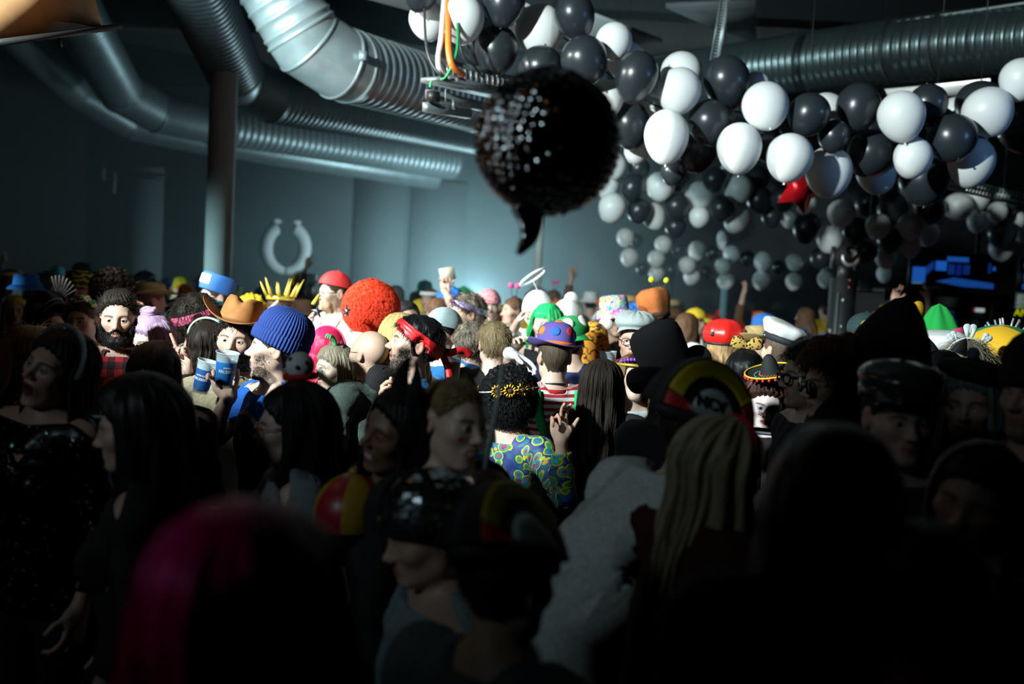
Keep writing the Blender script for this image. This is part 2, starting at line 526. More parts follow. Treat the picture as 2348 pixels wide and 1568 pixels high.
def pose_body(R0, head=(0, 0, 0), arms=None, lean=(0, 0), jaw=0.0, nose=1.0, wide=1.0, fat=1.0):
    """R0 rest points -> posed points (body frame), head matrix 4x4"""
    P = R0.copy(); ax0 = np.abs(R0[:, 0])
    hm = sstep(1.50, 1.56, R0[:, 2]) * (ax0 < .13)
    if wide != 1: P[:, 0] *= 1 + (wide - 1) * hm
    if nose != 1:
        nm = np.exp(-((R0[:, 0] / .018) ** 2 + ((R0[:, 2] - 1.622) / .022) ** 2)) * (R0[:, 1] < -.08)
        P[:, 1] -= (nose - 1) * .03 * nm
    if fat != 1:
        tm = sstep(.8, 1.0, R0[:, 2]) * (1 - sstep(1.36, 1.44, R0[:, 2])) * (ax0 < .25)
        P[:, 0] *= 1 + (fat - 1) * tm; P[:, 1] *= 1 + (fat - 1) * 1.3 * tm
    if jaw:
        w = sstep(1.5845, 1.5800, R0[:, 2]) * sstep(.0, -.05, R0[:, 1]) * (R0[:, 2] > 1.50) * hm
        P = rot_w(P, w, np.array((0, .012, 1.62)), rotv((1, 0, 0), math.radians(jaw)))
    hmat = {}
    for s, key in ((-1, 'R'), (1, 'L')):          # R: the person's right hand (rest x < 0)
        arm = (arms or {}).get(key) or Arm(up=(.22, .02, -1), fo=(.05, -.35, -1))
        X = R0[:, 0] * s; y = R0[:, 1]
        big = X > .68
        thumb = big & (y < -.043 - .0 * X) & (X < .812) & (X > .735)
        fx = np.clip((X - .812) / .07, 0, 1)
        lab = np.argmin(np.abs(y[:, None] - (np.array(FB) + (np.array(FT) - np.array(FB)) * fx[:, None])), axis=1)
        cu = arm.curl
        for f in range(4):
            m = big & ~thumb & (X > .79) & (lab == f); L = FL[f]; c0 = cu[f + 1]
            for frac, ang in ((.72, 50), (.42, 95), (0, 80)):
                j = .810 + L * frac
                w = sstep(j - .007, j + .007, X) * m
                P = rot_w(P, w, np.array((s * j, FB[f], 1.425 - .004)), rotv((0, s, 0), math.radians(ang) * c0))
        w = sstep(.745, .775, X) * thumb
        P = rot_w(P, w, np.array((s * .745, -.035, 1.417)), rotv((s * .55, s * .8, .25 * s), math.radians(75) * cu[0]))
        sh = np.array((s * .175, .01, 1.425)); el = np.array((s * .46, .015, 1.425)); wr = np.array((s * .712, .0, 1.425))
        if arm.to is not None:
            pole = arm.pole if arm.pole is not None else (s * .5, .35, -1)
            u, f = ik(sh, arm.to, .285, .252, pole)
        else:
            u = np.array((arm.up[0] * s, arm.up[1], arm.up[2])); f = np.array((arm.fo[0] * s, arm.fo[1], arm.fo[2]))
            u = u / np.linalg.norm(u); f = f / np.linalg.norm(f)
        Ru = minrot((s, 0, 0), u)
        Rf = minrot(u, f) @ Ru
        Rh = rotv(f, math.radians(arm.roll) * s) @ Rf
        if arm.bend:
            yb = Rh @ np.array((0, 1., 0)); Rh2 = rotv(yb, math.radians(arm.bend) * s) @ Rh
        else: Rh2 = Rh
        if arm.hand is not None:
            fd = np.array(arm.hand[0], float); fd /= np.linalg.norm(fd); pd = np.array(arm.hand[1], float); pd -= fd * (pd @ fd); pd /= np.linalg.norm(pd)
            B0 = np.stack(((s, 0, 0), (0, 0, -1), np.cross((s, 0, 0), (0, 0, -1))), 1); Rh2 = np.stack((fd, pd, np.cross(fd, pd)), 1) @ B0.T
            dq = Matrix((Rf.T @ Rh2).tolist()).to_quaternion(); tw = 2 * math.atan2(dq.x, dq.w); tw = (tw + math.pi) % (2 * math.pi) - math.pi
            Rh = Rf @ rotv((1, 0, 0), tw)
        P = rot_w(P, sstep(.700, .730, X), wr, Rh.T @ Rh2)
        P = rot_w(P, sstep(.56, .70, X), wr * np.array((1, 1, 1)), Rf.T @ Rh)
        P = rot_w(P, sstep(.435, .485, X), el, Ru.T @ Rf)
        P = rot_w(P, sstep(.115, .235, X) * (R0[:, 2] > 1.2), sh, Ru)
        elw = sh + Ru @ (el - sh); wrw = elw + Rf @ (wr - el)
        hmat[key] = (wrw, Rh2)
    hy, hp, hr = (math.radians(a) for a in head)
    R = rotv((0, 0, 1), hy) @ rotv((1, 0, 0), hp) @ rotv((0, 1, 0), hr)
    P = rot_w(P, sstep(1.475, 1.575, R0[:, 2]) * (ax0 < .16), NECK, R)
    Mh = np.eye(4); Mh[:3, :3] = R; Mh[:3, 3] = NECK - R @ NECK
    lf, ls = (math.radians(a) for a in lean)
    if lf or ls:
        RL = rotv((0, 1, 0), ls) @ rotv((1, 0, 0), lf); pv = np.array((0, .02, .98))
        P = rot_w(P, np.maximum(sstep(.90, 1.15, R0[:, 2]), (ax0 > .3) * 1.0), pv, RL)
        T = np.eye(4); T[:3, :3] = RL; T[:3, 3] = pv - RL @ pv
        Mh = T @ Mh
        for k in hmat: hmat[k] = (xf(T, hmat[k][0][None])[0], RL @ hmat[k][1])
    return P, Mh, hmat

HAIRLINE = ((-.12, 1.712), (-.075, 1.708), (-.045, 1.672), (-.02, 1.650), (.0, 1.662), (.030, 1.655), (.045, 1.58), (.2, 1.575))
def hair_mask(R0, line=HAIRLINE, drop=0.0):
    """signed: > 0 where hair grows"""
    y = R0[:, 1]; z = R0[:, 2]; ax = np.abs(R0[:, 0])
    zl = np.interp(y, [a for a, b in line], [b for a, b in line]) - drop
    m = z - zl + .0035 * np.sin(R0[:, 0] * 300 + 1) + .002 * np.sin(R0[:, 0] * 830 + y * 500)
    e = (np.sqrt(((y - .018) / .027) ** 2 + ((z - 1.641) / .037) ** 2) - 1) * .03
    m = np.where(ax > .0745, np.minimum(m, e), m)
    return np.where((ax < .1) & (z > 1.5), m, -.05)

def beard_mask(R0, short=False):
    x, y, z = np.abs(R0[:, 0]), R0[:, 1], R0[:, 2]
    top = np.interp(x, (0, .014, .028, .045, .06, .08), (1.606, 1.604, 1.592, 1.594, 1.615, 1.650))
    m = np.minimum(np.minimum(top - z, z - 1.512), .006 - y)
    lip = (np.sqrt((x / .0225) ** 2 + ((z - 1.5825) / .0105) ** 2) - 1) * .012
    m = np.where(y < -.07, np.minimum(m, lip), m) + .0015 * np.sin(x * 700 + z * 400)
    return np.where(z > 1.45, m, -.05)

def paint(R0, skin, lips=None, brows=None, stubble=None, trousers=(.015, .016, .02), shoes=(.01, .01, .012), jaw=0, extra=None, makeup=None, teeth=False):
    n = len(R0); c = np.tile(np.array(skin, float), (n, 1)); x, y, z = np.abs(R0[:, 0]), R0[:, 1], R0[:, 2]
    def put(m, col):
        nonlocal c
        m = np.clip(m, 0, 1)[:, None]; c = c * (1 - m) + np.array(col, float) * m
    sk = np.array(skin, float)
    red = sk * np.array((1.08, .78, .74))
    put(.55 * np.exp(-(((x - .042) / .02) ** 2 + ((z - 1.617) / .016) ** 2)) * (y < -.03), red)
    put(.6 * np.exp(-((x / .013) ** 2 + ((z - 1.615) / .012) ** 2)) * (y < -.09), red)
    put(.6 * ((x > .077) & (z > 1.6) & (z < 1.68) & (x < .1)), red)
    put(.45 * (R0[:, 0] ** 2 > .81 * .81), red)
    lc = lips if lips is not None else tuple(sk * np.array((.80, .48, .46)))
    hw = .0245
    zt = 1.5935 - .007 * (x / hw) ** 2; zb = 1.5700 + .009 * (x / hw) ** 2
    put(sstep(0, .002, zt - z) * sstep(0, .002, z - zb) * (x < hw) * (y < -.075), lc)
    if jaw:
        w = sstep(1.5845, 1.5800, z) * sstep(.0, -.05, y) * (z > 1.50)
        put(((w > .04) & (w < .93) & (x < .022) & (y < -.07)) * 1.0, (.75, .72, .66) if teeth else (.05, .012, .012))
    if brows is not None:
        zb = 1.6655 + .005 * np.sin(np.clip((x - .012) / .045, 0, 1) * math.pi) - .002
        put(.95 * np.exp(-((z - zb) / .0045) ** 2) * sstep(.010, .016, x) * sstep(.060, .050, x) * (y < -.05), brows)
    lid = np.exp(-(((x - .031) / .016) ** 2 + ((z - 1.647) / .0085) ** 2)) * (y < -.06)
    put(.30 * lid, red * .55)
    if makeup is not None: put(.9 * np.exp(-(((x - .031) / .017) ** 2 + ((z - 1.648) / .013) ** 2) ** 1.5) * (y < -.05), makeup)
    if stubble is not None: put((stubble[3] if len(stubble) > 3 else .6) * sstep(-.016, .016, beard_mask(R0)), stubble[:3])
    put((z < .93) * (x < .35), trousers); put((z < .085) * 1.0, shoes)
    if extra is not None:
        for m, col in extra(R0): put(m, col)
    return c

SKINM = mat('skin', (.6, .4, .3), .48, attr='col', noise_amt=.06, noise_scale=140, bump=.05, spec=.45)
EYEV, EYEF = ball(14, 12)
def eye_mesh(iris):
    key = 'eye_%d_%d_%d' % tuple(int(i * 99) for i in iris)
    if key in bpy.data.meshes: return bpy.data.meshes[key]
    V = EYEV.copy(); V = np.stack((V[:, 0], -V[:, 2], V[:, 1]), 1)      # pole towards -y
    r = np.sqrt(V[:, 0] ** 2 + V[:, 2] ** 2); f = V[:, 1] < 0
    col = np.tile(np.array((.72, .70, .68)), (len(V), 1))
    col[f & (r < .62)] = iris; col[f & (r < .3)] = (.004, .004, .005)
    return mesh_np(key, V * .0128, EYEF, mat('eye_surface', attr='col', rough=.12), col=col)

def sub_shell(P, F, N, R0, mask, off, name, m, parent, extra=None, smooth_it=1, hem=0.0):
    """a garment or hair layer: the body surface where mask > 0, cut cleanly along mask = 0 and lifted along its normals"""
    off = np.broadcast_to(np.asarray(off, float), (len(P),))
    ins = mask > 0; cnt = ins[F].sum(1)
    if not (cnt > 0).any(): return None
    full = F[cnt == 3]
    one = F[cnt == 1]; two = F[cnt == 2]
    def roll(T, lone):
        k = np.argmax(lone, axis=1); r = np.arange(len(T))
        return np.stack((T[r, k], T[r, (k + 1) % 3], T[r, (k + 2) % 3]), 1)
    one = roll(one, ins[one]); two = roll(two, ~ins[two])
    E = np.concatenate((one[:, (0, 1)], one[:, (0, 2)], two[:, (0, 1)], two[:, (0, 2)]))
    n = len(P)
    Es = np.sort(E, axis=1); key = Es[:, 0].astype(np.int64) * n + Es[:, 1]
    uk, inv = np.unique(key, return_inverse=True); a = (uk // n).astype(int); b = (uk % n).astype(int)
    t = np.clip(mask[a] / (mask[a] - mask[b] + 1e-12), .02, .98)[:, None]
    mixv = lambda A: np.concatenate((A, A[a] * (1 - t) + A[b] * t))
    P2, N2, R2 = mixv(P), mixv(N), mixv(R0); o2 = mixv(off[:, None])
    k1, k2 = len(one), len(two)
    e1, e2, e3, e4 = inv[:k1] + n, inv[k1:2 * k1] + n, inv[2 * k1:2 * k1 + k2] + n, inv[2 * k1 + k2:] + n
    T = np.concatenate((full, np.stack((one[:, 0], e1, e2), 1), np.stack((e3, two[:, 1], two[:, 2]), 1), np.stack((e3, two[:, 2], e4), 1)))
    rim = np.concatenate((np.stack((e1, e2), 1), np.stack((e4, e3), 1)))
    used, inv2 = np.unique(T, return_inverse=True); T = inv2.reshape(-1, 3)
    back = np.full(len(P2), -1); back[used] = np.arange(len(used)); rim = back[rim]
    N2 = N2 / (np.linalg.norm(N2, axis=1, keepdims=True) + 1e-9)
    Q = P2[used] + N2[used] * o2[used]
    if extra is not None: Q = Q + extra(R2[used])
    for _ in range(smooth_it):
        acc = np.zeros_like(Q); k = np.zeros(len(Q))
        for i, j in ((0, 1), (1, 2), (2, 0)):
            np.add.at(acc, T[:, i], Q[T[:, j]]); np.add.at(k, T[:, i], 1)
            np.add.at(acc, T[:, j], Q[T[:, i]]); np.add.at(k, T[:, j], 1)
        Q2 = .5 * Q + .5 * acc / np.maximum(k, 1)[:, None]; Q2[rim.ravel()] = Q[rim.ravel()]; Q = Q2
    r = R2[used]
    if hem:
        rv, ri = np.unique(rim, return_inverse=True); ri = ri.reshape(-1, 2) + len(Q)
        Qi = P2[used][rv] + N2[used][rv] * (o2[used][rv] * .0 - .002)
        T2 = np.concatenate((np.stack((rim[:, 0], ri[:, 0], ri[:, 1]), 1), np.stack((rim[:, 0], ri[:, 1], rim[:, 1]), 1)))
        T = np.concatenate((T, T2)); Q = np.concatenate((Q, Qi)); r = np.concatenate((r, r[rv]))
    ph = np.arctan2(r[:, 0], r[:, 1] - .01); rad = np.sqrt(r[:, 0] ** 2 + (r[:, 1] - .01) ** 2)
    torso = r[:, 2] < 1.5
    uv = np.stack((np.where(torso, r[:, 0], ph), np.where(torso, r[:, 2], np.arctan2(rad, r[:, 2] - 1.64)), np.where(torso, r[:, 1], rad)), 1)
    return mobj(name, Q, T, m, parent, uv=uv)

# ------------------------------------------------------------------ people: posing, clothes, hair
def shirt_mask(R0, sleeve=.36, v=0.0, hem=.87, neck=1.468, tank=False, wide=.078):
    """signed: > 0 where the garment covers the body"""
    x = np.abs(R0[:, 0]); y = R0[:, 1]; z = R0[:, 2]
    zn = neck + sstep(.04, -.06, y) * (-.022 - v * sstep(.09, .0, x))
    rn = np.sqrt(x ** 2 + (y - .02) ** 2) - wide
    m = np.minimum(np.minimum(np.maximum(zn - z, np.where(z > 1.38, rn, zn - z)), z - hem), sleeve - x)
    m = np.minimum(m, np.interp(y, (-.06, -.02, .03), (1.462, 1.475, 1.525)) - z)
    if tank: m = np.minimum(m, np.maximum(.15 - x, 1.30 - z))
    return m

def strands(name, pts, rad, m, parent, taper=True):
    """pts (m,k,3): loose hair strands as one curves object"""
    pts = np.asarray(pts, np.float32); n, k, _ = pts.shape
    hc = bpy.data.hair_curves.new(name)
    hc.add_curves([k] * n)
    hc.attributes['position'].data.foreach_set('vector', pts.ravel()) if 'position' in hc.attributes else hc.position_data.foreach_set('vector', pts.ravel())
    ra = hc.attributes.get('radius') or hc.attributes.new('radius', 'FLOAT', 'POINT')
    t = np.linspace(0, 1, k); r = np.tile(rad * (1 - .75 * t ** 2 if taper else np.ones(k)), n).astype(np.float32)
    ra.data.foreach_set('value', r)
    hc.materials.append(m)
    o = bpy.data.objects.new(name, hc); link(o, parent)
    o['kind'] = 'stuff'
    return o

RNG = np.random.default_rng(7)

class Person:
    def __init__(s, px, py, d, yaw=0, label='', female=False, lod='B', skin=(.55, .36, .27), head=(0, 0, 0), lean=(0, 0), arms=None,
                 scale=None, eyes=None, lips=None, brows=(.03, .02, .015), stubble=None, jaw=0, extra=None, makeup=None, teeth=False,
                 nose=1.0, wide=1.0, fat=1.0, group=None, trousers=(.015, .016, .02), show_floor=True):
        s.R0, s.F = CANON[female][lod]
        s.female, s.lod = female, lod
        sc = scale if scale else (.96 if female else 1.0)
        Wc = np.array(at(px, py, d))
        yr = math.radians(yaw)
        head = (head[0], head[1], head[2])
        _, Mh, _ = pose_body(s.R0[:1].copy(), head, None, lean)
        hc = xf(Mh, HC[None])[0] * sc
        Rz = rotv((0, 0, 1), yr)
        off = Rz @ hc
        s.loc = np.array((Wc[0] - off[0], Wc[1] - off[1], 0.0)); dz = Wc[2] - hc[2]
        s.sc, s.dz, s.yaw, s.Rz = sc, dz, yr, Rz
        A = {}
        for k, a in (arms or {}).items():
            if a.to is not None:
                tw = np.array(at(*a.to)) if not isinstance(a.to, np.ndarray) else a.to
                tl = Rz.T @ (tw - s.loc); tl[2] -= dz; tl /= sc
                lf, ls = (math.radians(q) for q in lean)
                RL = rotv((0, 1, 0), ls) @ rotv((1, 0, 0), lf); pv = np.array((0, .02, .98))
                tl = RL.T @ (tl - pv) + pv
                A[k] = Arm(to=tl, pole=a.pole, roll=a.roll, curl=a.curl, bend=a.bend, hand=None if a.hand is None else (Rz.T @ np.array(a.hand[0], float), Rz.T @ np.array(a.hand[1], float)))
            else: A[k] = a
        P, Mh, hm = pose_body(s.R0, head, A, lean, jaw, nose, wide, fat)
        P = P * sc
        armv = np.abs(s.R0[:, 0]) > .25
        legf = np.where(armv, 1, np.clip(P[:, 2] / (.88 * sc), 0, 1))
        P[:, 2] += dz * legf
        s.P = P; s.N = normals(P, s.F)
        T = np.eye(4); T[:3, :3] *= sc; T[2, 3] = dz
        s.M = T @ Mh                                   # rest head coordinates -> body frame
        s.hm = {k: (xf(T, w[None])[0], R) for k, (w, R) in hm.items()}
        s.root = empty('person', tuple(s.loc), yr)
        prop(s.root, label, 'person', group)
        col = paint(s.R0, skin, lips, brows, stubble, jaw=jaw, extra=extra, makeup=makeup, teeth=teeth, trousers=trousers)
        s.body = mobj('body', P, s.F, SKINM, s.root, col=col)
        if eyes is not None:
            for sx in (-1, 1):
                o = bpy.data.objects.new('eye', eye_mesh(eyes)); link(o, s.root)
                E = np.eye(4); E[:3, 3] = (sx * .031, -.0775, 1.6465)
                o.matrix_local = Matrix((s.M @ E).tolist())
    def shell(s, mask, off, name, m, smooth_it=1, label=None, extra=None, hem=0.0):
        o = sub_shell(s.P, s.F, s.N, s.R0, mask, off, name, m, s.root, smooth_it=smooth_it, extra=extra, hem=hem)
        if o is not None and label: o['label'] = label
        return o
    def shirt(s, m, sleeve=.36, v=0.0, hem=.87, off=.012, name='shirt', label=None, tank=False, fold=.006, neck=1.468, wide=.078):
        mk = shirt_mask(s.R0, sleeve, v, hem, neck, tank, wide)
        ax = np.abs(s.R0[:, 0])
        o = off + fold * wob(s.R0, 34, s.loc[0] * 9) + fold * .7 * wob(s.R0, 75, s.loc[1])
        o = np.where(s.R0[:, 2] > 1.5, .006, np.maximum(o, .003))
        return s.shell(mk, np.maximum(o, .008) * s.sc, name, m, 0, label, hem=1.0)
    def world(s, p):
        """body frame -> world"""
        return s.Rz @ np.asarray(p) + s.loc
    # ---- hair
    def hair(s, m, thick=.013, noise_=.004, freq=80, drop=0.0, line=HAIRLINE, name='hair', label=None, top=0.0, smooth_it=1):
        hmk = hair_mask(s.R0, line, drop)
        r = s.R0
        ph = np.arctan2(r[:, 0], r[:, 1] - .01)
        g = sstep(-.003, .022, hmk)
        o = .001 + thick * g + noise_ * g * (wob(r, freq, 3.1) + .6 * np.sin(ph * 31 + 4 * np.sin(r[:, 2] * 60)))
        o = o + top * sstep(1.70, 1.76, r[:, 2])
        return s.shell(hmk, o * s.sc, name, m, smooth_it, label)
    def long_hair(s, m, length=.38, thick=.016, spread=1.0, front=.75, name='long_hair', wavy=.006, back=0.0, nstr=0, sm=None, label=None, seed=1.0, top=1.69, taper=.22):
        nu, nv = {'A': (72, 26), 'B': (64, 24), 'C': (34, 14)}[s.lod]
        u = np.linspace(-1, 1, nu); v = np.linspace(0, 1, nv)
        U, Vv = np.meshgrid(u, v, indexing='ij')
        ang = U * math.pi * front                    # 0 = straight back
        def surf(U, Vv, inset):
            ang = U * math.pi * front
            lump = wavy * (np.sin(U * 23 + seed + 2.5 * np.sin(Vv * 5 + seed)) + .6 * np.sin(U * 51 + Vv * 9 * np.cos(U * 7 + seed)))
            phi = np.minimum(Vv / .28, 1) * math.pi / 2; cr = np.sin(phi); dn = np.clip((Vv - .28) / .72, 0, 1)
            rx = (.084 + thick * .9 + lump * .4) * cr + .03 * spread * dn + lump * dn - inset
            ry = (.102 + thick + lump * .4) * cr - .030 * sstep(.05, .4, dn) + .025 * dn + lump * dn - inset + (.05 + back) * sstep(.15, .5, dn)
            tp = 1 - taper * dn ** 1.6; rx = rx * tp
            x = np.sin(ang) * np.maximum(rx, .001); y = np.cos(ang) * np.maximum(ry, .001) + .010
            zt = top + .068 + thick
            L = length * (1 + .09 * np.sin(U * 17 + seed) + .07 * np.sin(U * 41 + 2 * seed))
            drop = (1 - np.cos(phi)) * (.090 + thick) + dn * L
            return x, y, zt, drop
        def place(x, y, zt, drop):
            shp = x.shape
            hd = np.clip(drop, 0, .12 + thick)
            A = np.stack((x.ravel(), y.ravel(), (zt - hd).ravel()), 1)
            A = xf(s.M, A); A[:, 2] -= (drop - hd).ravel() * s.sc
            return A
        V1 = place(*surf(U, Vv, 0)); V2 = place(*surf(U, Vv, .012))
        idx = np.arange(nu * nv).reshape(nu, nv); q = []
        a, b, c, d_ = idx[:-1, :-1].ravel(), idx[1:, :-1].ravel(), idx[1:, 1:].ravel(), idx[:-1, 1:].ravel()
        n = nu * nv
        F = [np.stack((a, d_, c, b), 1), np.stack((a, b, c, d_), 1) + n]
        for row in (idx[0], idx[-1]):
            F.append(np.stack((row[:-1], row[1:], row[1:] + n, row[:-1] + n), 1))
        F.append(np.stack((idx[:-1, -1], idx[1:, -1], idx[1:, -1] + n, idx[:-1, -1] + n), 1))
        uv = np.stack((np.tile(ang.ravel(), 2), np.tile(Vv.ravel() * 2, 2)), 1)
        o = mobj(name, np.concatenate((V1, V2)), np.concatenate(F), m, s.root, uv=uv)
        if label: o['label'] = label
        if nstr:
            us = RNG.uniform(-1, 1, nstr)[:, None]; k = 14
            vs = np.linspace(.1, 1.03, k)[None] * RNG.uniform(.85, 1.04, nstr)[:, None]
            x, y, zt, dr = surf(np.repeat(us, k, 1) + .012 * np.sin(vs * 9 + us * 40), vs, -RNG.uniform(0, .007, nstr)[:, None] * (.4 + vs))
            pts = place(x, y, np.full(x.shape, zt), dr).reshape(nstr, k, 3)
            strands('hair_strands', pts, .0011, sm or m, s.root)
        return o
    def tail(s, m, root=(0, .10, 1.70), length=.35, r=.028, name='ponytail', out=.06, sway=0.0, label=None):
        p0 = xf(s.M, np.array(root)[None])[0]
        bdir = s.M[:3, :3] @ np.array((0, 1, .25)); bdir /= np.linalg.norm(bdir)
        pts = []; k = 12
        for i in range(k + 1):
            t = i / k
            pts.append(p0 + bdir * out * math.sin(min(t * 2.2, 1.57)) * s.sc + np.array((sway * t * t, 0, -length * max(0, t - .06) ** 1.15)))
        rr = [r * (.45 + 1.1 * math.sin(min(1, i / k * 1.5 + .08) * 1.57) - .95 * (i / k) ** 2.5) for i in range(k + 1)]
        V, F = tube(pts, rr, 20)
        a = np.tile(np.arange(20) / 20 * 6.28, k + 1); tt = np.repeat(np.arange(k + 1) / k, 20)
        V = V + .004 * np.stack((np.sin(a * 5 + tt * 3), np.cos(a * 7), 0 * a), 1)
        o = mobj(name, V, F, m, s.root, uv=np.stack((a, tt * 2), 1))
        if label: o['label'] = label
        return o
    def afro(s, m, r=(.15, .15, .145), c=(0, .02, 1.70), name='hair', bump=.010, freq=70, label=None, nstr=0, curl=.004, cut=True, sm=None, slen=.03, rad=.0012):
        V, F = ball(56, 40)
        if cut:                                        # leave the face open
            keep = ~((V[:, 1] < -.45) & (V[:, 2] < .38))
            F = [f for f in F if all(keep[list(f)])]
        Q = V * np.array(r)
        Q = Q * (1 + (bump * (wob(V, freq * .12, 1.0) + .7 * wob(V, freq * .3, 2.2)) / np.mean(r)))[:, None] + np.array(c)
        o = mobj(name, xf(s.M, Q), F, m, s.root, uv=np.stack((np.arctan2(V[:, 0], V[:, 1]), V[:, 2] * 2), 1))
        if label: o['label'] = label
        if nstr:
            W_ = RNG.normal(size=(nstr * 2, 3)); W_ /= np.linalg.norm(W_, axis=1, keepdims=True)
            W_ = W_[~((W_[:, 1] < -.35) & (W_[:, 2] < .40))][:nstr]; k = 7
            t = np.linspace(0, 1, k)[None, :, None]
            tang = np.cross(W_, RNG.normal(size=W_.shape)); tang /= np.linalg.norm(tang, axis=1, keepdims=True); b2 = np.cross(W_, tang)
            base = W_[:, None, :] * np.array(r)
            out = base + W_[:, None, :] * (t * slen - .008) + curl * (tang[:, None] * np.sin(t * 9) + b2[:, None] * np.cos(t * 9)) * (t + .2) - np.array((0, 0, 1)) * slen * .5 * t ** 2
            strands('hair_strands', xf(s.M, (out + np.array(c)).reshape(-1, 3)).reshape(len(W_), k, 3), rad, sm or m, s.root)
        return o
    def fringe_strands(s, m, n=500, length=.03, rad=.0009, line=HAIRLINE, thick=.014, sweep=None, lift=.35):
        """fine strands lying over a short hair cap, so that the outline is not hard"""
        mk = hair_mask(s.R0, line) > .008
        idx = np.nonzero(mk)[0]
        idx = idx[RNG.integers(0, len(idx), n)]
        p = s.P[idx] + s.N[idx] * (thick * .8 * s.sc)
        crown = xf(s.M, np.array((0, .03, 1.80))[None])[0]
        fl = p - crown if sweep is None else np.tile(s.M[:3, :3] @ np.array(sweep, float), (n, 1)); fl -= s.N[idx] * (fl * s.N[idx]).sum(1)[:, None]; fl /= np.linalg.norm(fl, axis=1, keepdims=True) + 1e-9
        fl += RNG.normal(size=fl.shape) * .35
        t = np.linspace(0, 1, 5)[None, :, None]
        pts = p[:, None] + fl[:, None] * t * length + s.N[idx][:, None] * (lift * length * np.sin(t * 2.4))
        strands('hair_strands', pts, rad, m, s.root)
    def beard(s, m, off=.010, short=False, name='beard', nstr=0, sm=None, slen=.012):
        mk = beard_mask(s.R0, short)
        r = s.R0
        g = sstep(-.002, .014, mk)
        o = .001 + off * g * (.6 + .4 * sstep(1.60, 1.54, r[:, 2])) + off * .28 * g * wob(r, 260, 2)
        ob = s.shell(mk, o * s.sc, name, m, 0)
        if nstr:
            idx = np.nonzero(mk > .003)[0]; idx = idx[RNG.integers(0, len(idx), nstr)]
            p = s.P[idx] + s.N[idx] * off * .5; dn = s.N[idx] * .55 + s.M[:3, :3] @ np.array((0, .1, -1)) + RNG.normal(size=(nstr, 3)) * .35
            dn /= np.linalg.norm(dn, axis=1, keepdims=True)
            t = np.linspace(0, 1, 4)[None, :, None]
            strands('beard_strands', p[:, None] + dn[:, None] * t * slen, .0007, sm or m, s.root)
        return ob
    def add(s, mb, name, m, label=None, smooth=True, M=None):
        """a piece modelled in rest head coordinates"""
        o = mb.build(name, m, s.root, smooth=smooth, M=s.M if M is None else M)
        if label: o['label'] = label
        return o
    def addv(s, name, V, F, m, label=None, smooth=True, **k):
        k.setdefault('uv', np.asarray(V, float))
        o = mobj(name, xf(s.M, np.asarray(V, float)), F, m, s.root, smooth=smooth, **k)
        if label: o['label'] = label
        return o

    def stubble_hair(s, m, n, slen):
        mk = beard_mask(s.R0); idx = np.nonzero(mk > .002 + RNG.uniform(0, .016, len(mk)))[0]; idx = idx[RNG.integers(0, len(idx), n)]
        p = s.P[idx] + RNG.normal(size=(n, 3)) * .0015; dn = s.N[idx] * .5 + s.M[:3, :3] @ np.array((0, .25, -1)) + RNG.normal(size=(n, 3)) * .4
        dn /= np.linalg.norm(dn, axis=1, keepdims=True); t = np.linspace(0, 1, 3)[None, :, None]
        strands('beard_stubble', p[:, None] + dn[:, None] * t * slen, .0006, m, s.root)

    def curls(s, m, r, c, n, size, name='curls', cut=True):
        """a wig's mass of separate tufts over its cap"""
        g = np.random.default_rng(n); mb = MB(); V0, F0 = ball(7, 5); k = 0
        for i in range(4 * n):
            w = g.normal(size=3); w /= np.linalg.norm(w)
            if cut and w[1] < -.42 and w[2] < .42: continue
            q = w * np.array(r) + np.array(c); sz = size * g.uniform(.65, 1.25); R = np.array(Matrix.Rotation(g.uniform(0, 6), 3, Vector(g.normal(size=3))))
            mb.add((V0 * np.array((sz, sz * .75, sz * 1.25))) @ R.T + q, F0); k += 1
            if k >= n: break
        V = np.concatenate(mb.V); o = s.addv(name, V, mb.F, m, uv=np.stack((V[:, 0] * 30, V[:, 2] * 30, V[:, 1] * 30), 1)); o['kind'] = 'stuff'; return o

# ------------------------------------------------------------------ hats and head pieces, in rest head coordinates
def tiltM(ax_deg=0, ay_deg=0, az_deg=0, piv=(0, .012, 1.70), sh=(0, 0, 0)):
    R = rotv((0, 0, 1), math.radians(az_deg)) @ rotv((1, 0, 0), math.radians(ax_deg)) @ rotv((0, 1, 0), math.radians(ay_deg))
    T = np.eye(4); T[:3, :3] = R; pv = np.array(piv); T[:3, 3] = pv - R @ pv + np.array(sh); return T
def hat_lathe(prof, n=48, rx=1.0, ry=1.22, c=(0, .012, 0), ribs=0, rib_d=0.0, fn=None):
    V, F = lathe(prof, n)
    a = np.arctan2(V[:, 1], V[:, 0])
    if ribs:
        r = np.sqrt(V[:, 0] ** 2 + V[:, 1] ** 2) + 1e-9; k = 1 + rib_d * np.cos(a * ribs) / np.maximum(r, .03); V[:, :2] *= k[:, None]
    V = V * np.array((rx, ry, 1)) + np.array(c)
    if fn is not None: V = fn(V, a)
    return V, F
def put_hat(p, name, V, F, m, T=None, label=None, smooth=True, **k):
    if T is not None: V = xf(T, V)
    return p.addv(name, V, F, m, label, smooth, **k)
def ring_prof(r0, r1, z, t): return [(r0, z), (r1, z), (r1, z + t), (r0, z + t), (r0, z)]

